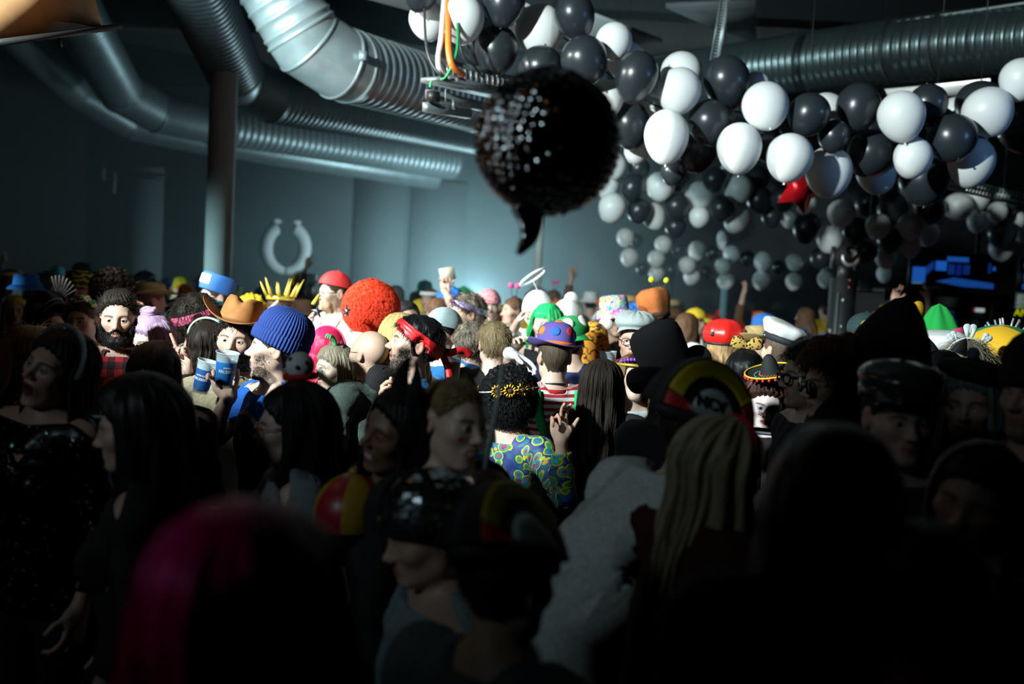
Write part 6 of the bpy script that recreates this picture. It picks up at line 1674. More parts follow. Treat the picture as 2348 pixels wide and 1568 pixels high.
# --- woman with long blond hair in front right
p = Person(1655, 1075, 2.35, 118, 'woman with long wavy blond hair from behind, dark red top, beside the white shirt', female=True, lod='B', skin=FAIR, head=(0, 10, -6), lean=(8, 0)); p.shirt(cloth('dark_red', (.035, .002, .003)), sleeve=.6)
HBW = hairm('ash_wavy', (.23, .19, .12), .42, .75); p.hair(HBW, thick=.016); p.long_hair(HBW, .52, .020, .9, .60, wavy=.016, taper=.55, nstr=900, sm=mat('strand_wavy', (.30, .26, .17), .4), seed=37)
V, F = tube([arch_pt(t, .104, .01, 1.66, .12) for t in np.linspace(-1.5, 1.5, 20)], .006, 8); p.addv('hairband', V, F, cloth('red', ()))
# --- large dark backs at lower right
p = Person(1905, 1175, 1.65, 172, 'dark-haired person in black, large unlit back at the lower right', lod='B', skin=TAN, fat=1.15); p.shirt(cloth('black', ()), sleeve=.66, off=.03); p.hair(H_blk, thick=.03, top=.01); p.long_hair(H_blk, .24, .03, 1.4, .8, seed=41)
p = Person(2235, 1140, 2.2, -40, 'woman in shadow with bare forehead at the lower right edge, glittering sleeve', female=True, lod='B', skin=(.40, .27, .22), head=(0, 10, 12)); p.shirt(sequins('teal_sequins', (.02, .07, .09), 90, .03), sleeve=.6, off=.02); p.hair(H_blk, thick=.012); p.long_hair(H_blk, .3, .02, 1.1, .66, seed=43)
p = Person(2105, 1380, 1.5, 178, 'broad dark figure in the lower right corner, back turned', lod='B', skin=TAN, scale=.95); p.shirt(cloth('black', ()), sleeve=.66, off=.03); p.hair(H_blk, thick=.02)
# --- curly man with round sunglasses and the man behind him
p = Person(1917, 880, 3.3, -84, 'man with curly brown hair and round sunglasses in left profile', lod='A', skin=(.52, .34, .27), head=(0, 6, 0), brows=(.04, .022, .014), lips=(.36, .13, .12)); p.shirt(cloth('black', ()), sleeve=.66, off=.02)
HC_ = hairm('curly_auburn', (.060, .024, .012)); p.hair(HC_, thick=.040, noise_=.012, freq=120, top=.016); p.fringe_strands(mat('strand_auburn', (.09, .035, .016), .45), 1500, .030, .0012, thick=.042)
glasses(p, mat('metal_rims', (.35, .36, .35), .2, 1.0), r=.027, lens=mat('dark_lens', (.01, .012, .012), .06)); p.add(MB().ball((-.083, .02, 1.600), .006, 8, 6), 'earring', mat('silver', ())); p.add(MB().ball((.083, .02, 1.600), .006, 8, 6), 'earring', mat('silver', ()))
p = Person(1856, 862, 3.75, -82, 'man with short black hair and dark glasses in left profile behind the curly man', lod='B', skin=(.44, .29, .23), head=(0, 4, 0), stubble=(.10, .065, .05)); p.shirt(cloth('black', ()), sleeve=.66); p.hair(H_blk, thick=.026, noise_=.006, top=.012); p.fringe_strands(S_blk, 500, .025, thick=.026)
glasses(p, mat('black_rims', (.008, .009, .02), .25), r=.026, round_=False, rim=.004)
# --- woman with the mini sombrero
p = Person(1757, 922, 4.55, -10, 'woman with a tiny black sombrero and glitter stars under her eyes, looking down', female=True, lod='A', skin=(.62, .50, .48), head=(0, 16, 4), eyes=(.05, .05, .05), brows=(.03, .02, .02), makeup=(.10, .13, .20), lips=(.34, .06, .09)); p.shirt(cloth('dark', ()), sleeve=.6, v=.04)
p.hair(hairm('dark_auburn', (.035, .014, .010)), thick=.022, noise_=.008, top=.01); p.long_hair(hairm('dark_auburn', ()), .34, .024, 1.3, .58, wavy=.014, nstr=700, sm=mat('strand_dauburn', (.07, .028, .018), .45), seed=47)
for s_ in (-1, 1):
    mb = MB()
    for k in range(6): V, F = star_mesh(.0050, .001); V = V @ rotv((0, 0, 1), .5 * s_).T; mb.add(V + np.array((s_ * (.026 + .009 * (k % 3)), -.098 + .010 * (k % 3), 1.627 - .010 * (k // 3))), F)
    p.add(mb, 'face_stars', mat('silver', ()), smooth=False)
Ts = tiltM(-4, -16, 0, piv=(0, 0, 1.79), sh=(-.005, -.015, .012)); SBk = mat('sombrero_black', (.008, .010, .012), .8)
V, F = hat_lathe([(.050, 1.785), (.043, 1.815), (.032, 1.85), (.022, 1.872), (.010, 1.882), (.001, 1.884)], 40, ry=1.0, c=(0, -.01, 0)); put_hat(p, 'sombrero_crown', V, F, SBk, Ts)
V, F = hat_lathe([(.045, 1.784), (.075, 1.779), (.100, 1.783), (.116, 1.800), (.118, 1.803), (.100, 1.788), (.075, 1.784), (.045, 1.789)], 48, ry=1.0, c=(0, -.01, 0)); put_hat(p, 'sombrero_brim', V, F, SBk, Ts)
put_hat(p, 'yellow_edge', *tube([(.118 * math.cos(a), -.01 + .118 * math.sin(a), 1.803) for a in np.linspace(0, 6.283, 49)], .0045, 8, False), mat('edge_yellow', (.70, .42, .02), .6), Ts)
for nm, rr, zz, colr in (('orange_braid', .052, 1.790, (.7, .16, .04)), ('teal_braid', .075, 1.788, (.08, .35, .36))):
    mb = MB(); [mb.ball((rr * math.cos(a), -.01 + rr * math.sin(a), zz + .004 * (i % 2)), .0032, 5, 4) for i, a in enumerate(np.linspace(0, 6.283, 44, endpoint=False))]; put_hat(p, nm, np.concatenate(mb.V), mb.F, mat(nm, colr, .7), Ts)
for a in np.linspace(0, 6.283, 26, endpoint=False):
    c = np.array((.119 * math.cos(a), -.01 + .119 * math.sin(a), 1.792)); mb = MB().ball(c, .0075, 8, 6); put_hat(p, 'pompom', np.concatenate(mb.V), mb.F, mat('pompom_red', (.62, .015, .015), .8), Ts)
ph = empty('smartphone', P(1762, 990, 4.35)); ph.rotation_euler = (1.15, .06, .1); prop(ph, 'smartphone held flat in front of the sombrero woman', 'phone'); MB().box((0, 0, 0), (.16, .008, .076)).build('case', blackm, ph, smooth=False); MB().box((0, -.005, 0), (.15, .002, .07)).build('glass', mat('phone_glass', (.02, .025, .03), .08), ph, smooth=False)
MB().box((0, -.0065, 0), (.13, .001, .03)).build('lit_glass', mat('phone_lit', (.1, .15, .2), .3, emit=(.5, .7, .8), estr=.25), ph, smooth=False)
p.add(MB().tube(spline([(-.05, -.075, 1.47), (-.02, -.10, 1.44), (0, -.105, 1.425), (.02, -.10, 1.44), (.05, -.075, 1.47)], 5), [.012 + .012 * math.sin(i / 21 * math.pi) for i in range(21)], 8), 'white_collar', cloth('pale', (.5, .58, .6)))
# --- tall black conical hat figure with shiny cap below
p = Person(2058, 960, 2.7, 2, 'person with a shiny black peaked cap, face in shadow, under the tall black hat', lod='B', skin=(.36, .24, .20), head=(0, 4, 0), brows=(.01, .01, .01), eyes=(.03, .02, .02)); p.shirt(cloth('black', ()), sleeve=.66, off=.02); p.hair(H_blk, thick=.01)
LBk = mat('black_vinyl', (.02, .026, .028), .22); dome_cap(p, LBk, tiltM(2, 0), r=.100, h=.07, z0=1.735, visor=(1, .05, mat('black_patent', (.01, .012, .012), .15)), puff=.25)
headband(p, LBk, 1.700, .045, .099, name='shiny_band'); mb = MB().ball((.05, -.110, 1.712), (.012, .006, .012)); p.add(mb, 'badge', mat('badge_steel', (.25, .36, .40), .3, .9))
p = Person(2020, 892, 3.3, 170, 'person in a huge smooth black pointed hood, silhouette at the right', lod='B', skin=TAN); p.shirt(cloth('black', ()), sleeve=.66, off=.03)
V, F = hat_lathe([(.20, 1.42), (.19, 1.52), (.168, 1.64), (.145, 1.74), (.115, 1.83), (.075, 1.90), (.035, 1.945), (.001, 1.96)], 56, ry=1.05); T = tiltM(0, -12); put_hat(p, 'pointed_hood', V, F, cloth('hood_black', (.008, .008, .010)), T)
# --- right edge
p = Person(2225, 925, 3.2, -35, 'woman with straight pale grey hair half in shadow at the right', female=True, lod='B', skin=(.40, .27, .22), head=(0, 8, 0)); p.shirt(cloth('dull_blue', ()), sleeve=.6); HG = hairm('pale_grey', (.13, .17, .155)); p.hair(HG, thick=.018); p.long_hair(HG, .32, .018, 1.0, .74, nstr=300, sm=mat('strand_grey', (.16, .2, .18), .4), seed=51)
dome_cap(p, cloth('black_beret', (.010, .011, .013)), tiltM(-8, 8), r=.108, h=.06, z0=1.735, puff=.3, name='beret'); p.add(MB().ball((0, .0, 1.815), .022, 12, 8), 'pompom', cloth('pompom_blue', (.10, .16, .20)))
p = Person(2378, 910, 2.8, -62, 'man in a dark knitted cap facing left at the right edge, unlit', lod='B', skin=(.44, .29, .24), head=(0, 0, 0), stubble=(.12, .09, .07)); p.shirt(cloth('black', ()), sleeve=.66, off=.02); p.hair(H_blk, thick=.01); beanie(p, cloth('dark_brown_knit', (.022, .014, .011)), tiltM(-6, 0))
# --- things held up
o = mobj('balloon_stick', *tube([P(1154, 830, 2.35), P(1140, 925, 2.35), P(1112, 1075, 2.35)], .0055, 10), mat('white_plastic', (.42, .45, .46), .5), None); prop(o, 'thin white stick held up in front of the big black curly wig', 'stick')
PRINT_ANG = .45
cup('blue printed cup held up by the man in the blue beanie', 512, 887, 3.98, (4, 7), printed=mat('cup_print_blue', (.006, .13, .42), .5), ptxt=(('IMMER', .083, .011), ('ERLEBEN', .068, .017)))
PRINT_ANG = -.1
cup('darker blue printed cup just left of the raised blue cup', 458, 900, 4.25, (0, 14), printed=mat('cup_print_navy', (.004, .06, .22), .5), ptxt=(('GEMEINSAM', .078, .009), ('ERLEBEN', .062, .015)))
PRINT_ANG = .3
cup('cup of dark beer with pale rim beside the red headband knot', 1036, 880, 4.45, (0, -2), liquid=(.012, .008, .006), h=.13, r0=.030, r1=.042, ptxt=(('0,4 L', .105, .010),))
cup('clear plastic cup between the tiger suit and the flat cap', 1395, 868, 5.2, (0, -4), clear=True)
nose_ = MB().ball((0, 0, 0), .030, 20, 14).build('clown_nose', mat('red_foam', (.75, .015, .012), .5), None); nose_.location = P(256, 884, 3.55); prop(nose_, 'round red foam ball left of the woman looking down', 'ball')

p = Person(1380, 882, 4.75, 172, 'woman with long dark brown hair from behind, between the striped shirt and the top hat', female=True, lod='B', skin=TAN); p.shirt(cloth('black', ()), sleeve=.6); p.hair(H_dbrn, thick=.016); p.long_hair(H_dbrn, .40, .020, 1.1, .74, wavy=.008, nstr=600, sm=S_dbrn, seed=91)

# ------------------------------------------------------------------ middle of the crowd
p = Person(345, 782, 5.1, -28, 'woman with pale lilac wig in a top bun, looking down beside the red plaid shirt', female=True, lod='B', skin=PALE, head=(0, 14, 0), eyes=(.1, .12, .1)); p.shirt(cloth('dark', ()), sleeve=.5); HL = hairm('lilac', (.46, .30, .46), .45, .3); p.hair(HL, thick=.026, top=.01); p.long_hair(HL, .24, .028, 1.3, .74, nstr=400, sm=mat('strand_lilac', (.5, .34, .5), .4), seed=61)
mb = MB(); [mb.tube([(.030 * math.cos(a) * (1 + .1 * k), .02 + .030 * math.sin(a), 1.785 + .013 * k + .004 * math.sin(3 * a)) for a in np.linspace(0, 6.283, 25)], .0135, 8, False) for k in range(3)]; mb.ball((0, .02, 1.80), (.034, .034, .026), 14, 10); p.add(mb, 'hair_bun', HL)
p = Person(190, 738, 5.6, -6, 'laughing woman with a band of coloured balls on her hair', female=True, lod='B', skin=PALE, head=(0, 0, -7), jaw=9, teeth=True, eyes=(.05, .04, .03)); p.shirt(cloth('dark', ()), sleeve=.5); p.hair(H_brn, thick=.008); p.tail(H_brn, (0, .09, 1.68), .2, .03)
rg = np.random.default_rng(12)
for k in range(34):
    t = -1.15 + 2.3 * ((k // 2) / 16); b = arch_pt(t, .098, -.02 + .022 * (k % 2), 1.665, .118); colr = ((.75, .12, .01), (.45, .01, .05), (.04, .28, .08), (.75, .72, .66), (.03, .16, .34), (.55, .45, .04), (.1, .4, .42))[int(rg.integers(0, 7))]
    p.add(MB().ball(b + np.array((0, 0, .006 * (k % 3))), .0125, 8, 6), 'hair_ball', mat('ball_%d' % int(colr[0] * 100 + colr[1] * 1000), colr, .35))
p = Person(112, 752, 6.2, 70, 'person in lettered carnival cap with white spikes at the far left', lod='B', skin=TAN, head=(0, -12, 0)); p.shirt(cloth('teal_dark', (.02, .07, .09)), sleeve=.6, off=.03); p.hair(H_dbrn, thick=.008); fan_cap(p, tiltM(-34, 0, 0, sh=(0, -.01, .035)), FC)
for k in range(8):
    a = .3 + .2 * k; c = np.array((0, -.10 + .0 * k, 1.80 + .0 * k)); d = np.array((.0, -math.cos(a), math.sin(a))); p.add(MB().tube([c + d * .06, c + d * .16], .004, 6), 'white_spike', mat('spike_white', (.75, .78, .78), .5))
p = Person(181, 668, 7.4, 8, 'tall man in yellow and black striped bucket cap at the back left', lod='B', skin=TAN, brows=(.03, .02, .015)); p.shirt(cloth('dark', ()), sleeve=.6); p.hair(H_dbrn, thick=.008)
brimmed(p, stripes('yellow_black_stripes', (.50, .42, .02), (.03, .03, .03), 26, .5, 2, .10), [(.100, 1.70), (.098, 1.75), (.093, 1.785), (.06, 1.80), (.001, 1.803)], .135, z0=1.70, round_=-.03, name='bucket_hat')
p = Person(263, 678, 7.0, 170, 'person with a huge dark curly wig raising both hands, behind the plaid shirt', lod='B', skin=FAIR, arms={'L': Arm(to=(322, 692, 6.6), curl=(.2, .2, .3, .4, .4), roll=40), 'R': Arm(to=(258, 690, 6.4), curl=(.2, .05, .05, .3, .4), roll=-20)}); p.shirt(cloth('dark', ()), sleeve=.4); p.afro(H_dbrn, (.140, .145, .135), bump=.012, nstr=1500, sm=S_dbrn, slen=.04); p.curls(H_dbrn, (.140, .145, .135), (0, .02, 1.70), 240, .018)
p = Person(456, 737, 5.5, 118, 'person with curly dark hair and pink bandana, turned away to the right', lod='B', skin=FAIR); p.shirt(cloth('black', ()), sleeve=.6); p.hair(H_dbrn, thick=.032, noise_=.012, freq=110, top=.014, drop=.02); p.fringe_strands(S_dbrn, 1300, .04, .0012, thick=.034); wrap_band(p, mat('pink_bandana', (.62, .09, .20), .7, noise_amt=.5, noise_scale=120), 1.715, 1.645, .034, .008, .030)
p = Person(480, 790, 5.0, 176, 'woman with straight dark hair and a pale green glow band, behind the cups', female=True, lod='B', skin=FAIR); p.shirt(cloth('khaki', ()), sleeve=.4); p.hair(H_dbrn, thick=.018); p.long_hair(H_dbrn, .22, .016, .9, .7, nstr=300, sm=S_dbrn, seed=63); hairband(p, mat('glow_band', (.42, .72, .50), .5), r=.107, w=.006, y=.03, top=.122)
p = Person(491, 684, 7.0, -52, 'person in a blue and white football fan hat, left of the pale column foot', lod='B', skin=PALE, brows=(.05, .03, .02)); p.shirt(cloth('dark', ()), sleeve=.5); p.hair(H_brn, thick=.008)
FB_ = mat('fan_blue', (.02, .12, .40), .75); Tf = tiltM(-16, 4); V, F = hat_lathe([(.098, 1.690), (.103, 1.72), (.104, 1.76), (.100, 1.805), (.092, 1.812), (.001, 1.806)], 48); put_hat(p, 'fan_hat', V, F, FB_, Tf)
for a in (-1.2,):
    Vp = []; Fp = []
    for lay in (.1055, .100):
        for i in range(13):
            for z in (1.728, 1.79): aa = a - .75 + 1.5 * i / 12 - .37; Vp.append((lay * math.cos(aa), .012 + 1.22 * lay * math.sin(aa), z))
    Fp = [(2 * i, 2 * i + 2, 2 * i + 3, 2 * i + 1) for i in range(12)]; put_hat(p, 'white_panel', Vp, Fp, mat('fan_white', (.7, .74, .76), .7), Tf)
p = Person(640, 714, 6.9, -150, 'person in a crown of yellow spikes clapping hands above the head', female=True, lod='B', skin=PALE, arms={'L': Arm(to=(607, 742, 6.6), curl=(.1, .1, .1, .15, .2), roll=60), 'R': Arm(to=(704, 742, 6.5), curl=(.1, .1, .1, .15, .2), roll=-40)}); p.shirt(cloth('dark', ()), sleeve=.3); p.hair(H_brn, thick=.014)
headband(p, mat('gold_band', (.55, .42, .05), .4, .4), 1.73, .03)
for k in range(11):
    a = 2 * math.pi * k / 11; b = np.array((.097 * math.cos(a), .014 + .116 * math.sin(a), 1.755)); d = np.array((math.cos(a) * .5, math.sin(a) * .5, 1.0)); V, F = tube([b, b + d * .06, b + d * (.13 if k % 2 else .10)], [.012, .008, .001], 6); p.addv('crown_spike', V, F, mat('spike_yellow', (.72, .56, .07), .5))
p = Person(765, 673, 6.8, -58, 'man in backward red cap and glasses, pale beard, white shirt, facing left', lod='B', skin=PALE, stubble=(.40, .28, .2), nose=1.1, brows=(.25, .17, .1)); p.shirt(cloth('white', (.66, .68, .68)), sleeve=.5, off=.02); p.hair(H_brn, thick=.005); dome_cap(p, mat('red_cap', (.68, .03, .03), .7, bump=.1), tiltM(-10, 0), r=.097, h=.105, z0=1.695, visor=(-1, .06, mat('red_cap', ()))); glasses(p, mat('black_rims', ()), r=.022, round_=False); p.beard(hairm('beard_sandy', (.32, .22, .14)), off=.006)
o = mobj('glow_stick', *tube([P(717, 697, 6.55), P(731, 678, 6.6)], .010, 8), mat('glow_yellow', (.6, .65, .03), .5), None); prop(o, 'short yellow stick in front of the man in the red cap', 'stick')
p = Person(853, 716, 6.1, 170, 'person in a big bright orange-red curly wig and white jacket, from behind', lod='B', skin=PALE); p.shirt(cloth('white', ()), sleeve=.66, off=.03, fold=.012)
V, F = lathe([(.075, 1.455), (.125, 1.44), (.135, 1.47), (.105, 1.52), (.085, 1.535)], 40); mobj('white_ruff', (V + np.array((0, .02, 0))) * p.sc + np.array((0, 0, p.dz)), F, cloth('white', ()), p.root)
p.afro(hairm('orange_red', (.85, .045, .008), .5, .3), (.142, .148, .135), (0, .02, 1.695), bump=.010, freq=100, nstr=6500, sm=mat('strand_orange', (.90, .055, .010), .6), slen=.048, curl=.009, rad=.0030); p.curls(hairm('orange_red', ()), (.142, .148, .135), (0, .02, 1.695), 300, .020)
p = Person(912, 775, 5.0, -120, 'person with wavy blond hair squeezed behind the red headband', female=True, lod='B', skin=PALE); p.shirt(cloth('dark', ()), sleeve=.5); HYB = hairm('gold_blond', (.50, .36, .14)); p.hair(HYB, thick=.02, noise_=.008, freq=110); p.long_hair(HYB, .22, .024, 1.2, .75, wavy=.012, seed=66)
p = Person(1068, 722, 6.4, -70, 'man with dark curls and a violet sequin band, facing left', lod='B', skin=FAIR); p.shirt(cloth('white', ()), sleeve=.4); p.hair(H_gry, thick=.03, noise_=.012, freq=110); p.fringe_strands(S_brn, 700, .035, .0012, thick=.03); wrap_band(p, mat('violet_sequins', (.35, .28, .55), .3, .6, noise_amt=.6, noise_scale=400), 1.715, 1.66, .028, .006, .030)
p = Person(1082, 790, 5.6, 168, 'person with short tousled dark hair from behind, under the violet band', lod='B', skin=FAIR); p.shirt(cloth('dark', ()), sleeve=.5); p.hair(H_gry, thick=.024, noise_=.010, freq=120); p.fringe_strands(S_brn, 600, .03, .001, thick=.024)
p = Person(1133, 790, 5.35, -168, 'man with short sandy hair from behind, above the outstretched arm', lod='B', skin=PALE); p.shirt(cloth('dark', ()), sleeve=.5); HS = hairm('sandy', (.20, .145, .075)); p.hair(HS, thick=.014, noise_=.004); p.fringe_strands(mat('strand_sandy', (.24, .17, .09), .4), 900, .022, .0008)
p = Person(1120, 704, 8.0, 10, 'person in a red and white paisley head scarf', female=True, lod='C', skin=PALE); p.shirt(cloth('white', ()), sleeve=.4); p.hair(H_bld, thick=.012); dome_cap(p, mat('paisley', (.62, .24, .27), .8, noise_amt=.7, noise_scale=70), r=.108, h=.12, z0=1.68, name='head_scarf')
p = Person(1232, 715, 7.1, 178, 'person in a white plush hood with a white wire halo', lod='B', skin=PALE, arms={'L': Arm(to=(1188, 745, 6.8), curl=(.2, .6, .8, .9, .9), roll=40), 'R': Arm(up=(.3, 0, -1), fo=(0, -.5, -.5))}); WP = mat('plush_white', (.74, .76, .75), .95, bump=.4, noise_scale=160); p.shirt(WP, sleeve=.66, off=.035); V, F = ball(32, 24); p.addv('hood', V * np.array((.110, .125, .135)) + np.array((0, .03, 1.67)), F, WP)
V, F = tube([(.105 * math.cos(a), .105 * math.sin(a), 0) for a in np.linspace(0, 6.283, 49)], .009, 8, False); p.addv('halo_ring', V @ rotv((0, 1, 0), .62).T @ rotv((1, 0, 0), .25).T + np.array((.045, .02, 1.89)), F, mat('halo_white', (.8, .85, .83), .5)); p.addv('halo_wire', *tube([(.0, .06, 1.78), (.02, .07, 1.83), (.045, .11, 1.87)], .004, 6), mat('halo_white', ()))
p = Person(1253, 745, 6.5, -32, 'woman in a bright green bob wig, face washed out by the light', female=True, lod='B', skin=PALE, brows=(.2, .14, .1), lips=(.5, .1, .1), arms={'R': Arm(to=(1178, 800, 6.2), curl=(.3, .3, .3, .4, .4))}); p.shirt(cloth('black', ()), sleeve=.2, tank=True); HGR = hairm('green_wig', (.02, .50, .14), .35, .3); p.hair(HGR, thick=.026, top=.012, line=((-.12, 1.690), (-.075, 1.688), (-.045, 1.668), (-.02, 1.640), (.0, 1.62), (.030, 1.62), (.045, 1.58), (.2, 1.575))); p.long_hair(HGR, .16, .03, 1.2, .80, nstr=400, sm=mat('strand_green', (.03, .55, .16), .35), seed=68)
p = Person(1301, 735, 6.9, 170, 'person in a bulging white plush hood, behind the green cap', lod='B', skin=PALE); p.shirt(WP, sleeve=.6, off=.03); p.addv('hood', V * 0 + 0, F, WP) if False else None
Vb, Fb = ball(32, 24); p.addv('hood', Vb * np.array((.105, .125, .13)) + np.array((0, .03, 1.67)), Fb, WP); p.addv('hood_crest', Vb * np.array((.05, .05, .045)) + np.array((-.02, .0, 1.80)), Fb, WP)
p = Person(1308, 785, 6.1, 168, 'person in a big puffy green cap with a plain white disc, behind the bowler hat', lod='B', skin=FAIR, head=(0, 0, 8)); p.shirt(cloth('navy', (.01, .02, .07)), sleeve=.5); p.hair(H_dbrn, thick=.012); GC = mat('green_felt', (.008, .25, .06), .8, noise_amt=.12); dome_cap(p, GC, tiltM(-6, 8, 0), r=.122, h=.125, z0=1.685, puff=.16, visor=(-1, .05, GC), ry=1.1)
c = np.array((-.098, .045, 1.757)); n = np.array((-.8, .25, .45)); n /= np.linalg.norm(n); a1 = np.cross(n, (0, 0, 1.)); a1 /= np.linalg.norm(a1); Vd, Fd = lathe([(0, .004), (.036, .004), (.038, -.004)], 28); put_hat(p, 'white_patch', Vd @ np.stack((a1, np.cross(n, a1), n), 0) + c + n * .014, Fd, mat('patch_white', (.74, .76, .74), .7), tiltM(-6, 8, 0)); c2 = np.array((-.02, .118, 1.765)); n = np.array((-.15, .85, .5)); n /= np.linalg.norm(n); a1 = np.cross(n, (0, 0, 1.)); a1 /= np.linalg.norm(a1); put_hat(p, 'white_patch', Vd @ np.stack((a1, np.cross(n, a1), n), 0) + c2 + n * .016, Fd, mat('patch_white', ()), tiltM(-6, 8, 0))
TG = stripes('tiger_fur', (.72, .33, .02), (.015, .012, .010), 17, .76, 1, .22); p = Person(1356, 800, 6.5, 176, 'person in an orange tiger suit with black stripes and white ears, from behind', lod='B', skin=FAIR); p.shirt(TG, sleeve=.66, off=.035, fold=.012); V, F = hat_lathe([(.13, 1.43), (.118, 1.52), (.112, 1.62), (.112, 1.70), (.098, 1.77), (.06, 1.815), (.001, 1.83)], 48, ry=1.1, c=(0, .03, 0)); p.addv('tiger_hood', V, F, TG, uv=np.stack((V[:, 0], V[:, 2], V[:, 1]), 1))
for s_ in (-1, 1): p.addv('ear', Vb * np.array((.045, .02, .040)) + np.array((s_ * .085, .03, 1.815)), Fb, WP, 'white plush ear')
p = Person(1409, 729, 6.9, 22, 'man in a colourful patterned bucket hat with a pink feather boa', lod='B', skin=TAN, jaw=8, brows=(.03, .02, .015), stubble=(.16, .10, .07), eyes=(.05, .04, .03)); p.shirt(cloth('dark', ()), sleeve=.5); p.hair(H_dbrn, thick=.01)
t = NT('confetti_print', .8); tc = t.n('ShaderNodeTexCoord'); v = t.n('ShaderNodeTexVoronoi'); v.inputs['Scale'].default_value = 55; t.l(tc.outputs['Object'], v.inputs['Vector']); hs = t.n('ShaderNodeHueSaturation'); hs.inputs['Saturation'].default_value = 1.0; hs.inputs['Value'].default_value = .75; t.l(v.outputs['Color'], hs.inputs['Color']); t.l(hs.outputs[0], t.b.inputs['Base Color'])
brimmed(p, t.m, [(.100, 1.700), (.096, 1.75), (.090, 1.79), (.060, 1.802), (.001, 1.804)], .158, z0=1.700, round_=-.055, T=tiltM(-4, -6), name='bucket_hat')
mb = MB(); pts = [(.17 * math.sin(t_), .02 - .13 * math.cos(t_), 1.45 - .10 * max(0, math.cos(t_))) for t_ in np.linspace(-2.6, 2.6, 40)]; rg = np.random.default_rng(4); [mb.ball(np.array(q) + rg.normal(size=3) * .014 + (0, 0, p.dz), rg.uniform(.026, .042), 8, 6) for q in pts]; mb.build('feather_boa', mat('pink_boa', (.72, .05, .30), .95, noise_amt=.4, noise_scale=160, bump=.8), p.root)
p = Person(1455, 783, 5.4, -14, 'man in pale grey flat cap and glasses with mouth open', lod='B', skin=(.62, .40, .32), head=(0, -2, 0), jaw=10, brows=(.30, .17, .09), eyes=(.14, .18, .2), stubble=(.34, .19, .12), nose=1.05); p.shirt(cloth('navy_blue', (.012, .055, .13)), sleeve=.6, off=.02); p.hair(hairm('ginger', (.22, .10, .045)), thick=.009); glasses(p, mat('tortoise_rims', (.06, .035, .02), .3), r=.0245, round_=False, rim=.0026)
FCm = mat('grey_tweed', (.42, .47, .46), .85, noise_amt=.2, noise_scale=180, bump=.3)
def flat_fn(V, a): V[:, 2] -= .42 * np.clip(-(V[:, 1] - .0), 0, .2) * sstep(1.69, 1.74, V[:, 2]) * .5; V[:, 2] += .003 * np.sin(a * 14) * sstep(1.70, 1.75, V[:, 2]); return V
V, F = hat_lathe([(.093, 1.690), (.108, 1.705), (.116, 1.728), (.110, 1.756), (.085, 1.778), (.045, 1.788), (.001, 1.790)], 64, ry=1.20, fn=flat_fn); put_hat(p, 'flat_cap', V, F, FCm, tiltM(-5, 0, 0, sh=(0, 0, .022))); dome_cap(p, FCm, tiltM(-4, 0, 0, sh=(0, 0, .020)), r=.094, h=.02, z0=1.694, visor=(1, .026, FCm), name='cap_peak')
p = Person(1450, 864, 5.2, 16, 'woman with violet jewelled tiara and light shirt, half hidden by the top hat brim', female=True, lod='B', skin=PALE, head=(0, -4, 4), lips=(.46, .16, .15), brows=(.16, .1, .06), eyes=(.1, .1, .08), makeup=(.42, .30, .28)); p.shirt(cloth('pale_tee', (.48, .53, .55)), sleeve=.36, off=.014); p.hair(H_brn, thick=.012); p.long_hair(hairm('light_brown', ()), .28, .014, .9, .72, seed=71)
headband(p, mat('gold_band', ()), 1.700, .014, .097); [p.add(MB().ball((.095 * math.sin(t_), .014 - .115 * math.cos(t_), 1.722 + .018 * math.cos(t_ * 1.2)), .011, 8, 6), 'tiara_jewel', mat('violet_jewel', (.22, .05, .45), .15)) for t_ in np.linspace(-1.1, 1.1, 13)]
p = Person(1505, 742, 7.2, 160, 'person in a puffy rust-brown hat with two lime antenna balls', lod='B', skin=TAN); p.shirt(cloth('dark', ()), sleeve=.5); p.hair(H_dbrn, thick=.01); V, F = hat_lathe([(.096, 1.68), (.098, 1.72), (.112, 1.76), (.122, 1.82), (.112, 1.87), (.07, 1.90), (.001, 1.905)], 48, ribs=6, rib_d=.004); T = tiltM(0, 16); put_hat(p, 'puffy_hat', V, F, cloth('rust', (.42, .13, .035)), T); headband(p, cloth('dark_brown', (.06, .035, .025)), 1.685, .04, .100, T, 'hat_cuff')
for s_ in (-1, 1): p.add(MB().tube([(s_ * .03, 0, 1.88), (s_ * .055, 0, 1.95)], .003, 6), 'antenna', blackm); p.add(MB().ball((s_ * .055, 0, 1.96), .022, 12, 8), 'antenna_ball', mat('lime_ball', (.55, .68, .02), .5))
p = Person(1660, 800, 5.9, 172, 'person in a round shiny red cap with a black button eye, from behind', lod='B', skin=PALE); p.shirt(cloth('dark', ()), sleeve=.5); p.hair(H_bld, thick=.012); p.long_hair(H_bld, .2, .014, .9, .7, seed=73); V, F = hat_lathe([(.106, 1.682), (.122, 1.70), (.128, 1.735), (.118, 1.775), (.085, 1.808), (.04, 1.822), (.001, 1.825)], 48, ry=1.1, ribs=8, rib_d=.003); put_hat(p, 'red_satin_cap', V, F, mat('red_satin_cap', (.70, .018, .014), .3, bump=.25, noise_scale=20)); p.addv('button_eye', Vb * np.array((.018, .012, .016)) + np.array((.075, .118, 1.735)), Fb, blackm); headband(p, blackm, 1.676, .010, .110, ry=1.12, name='cap_piping')
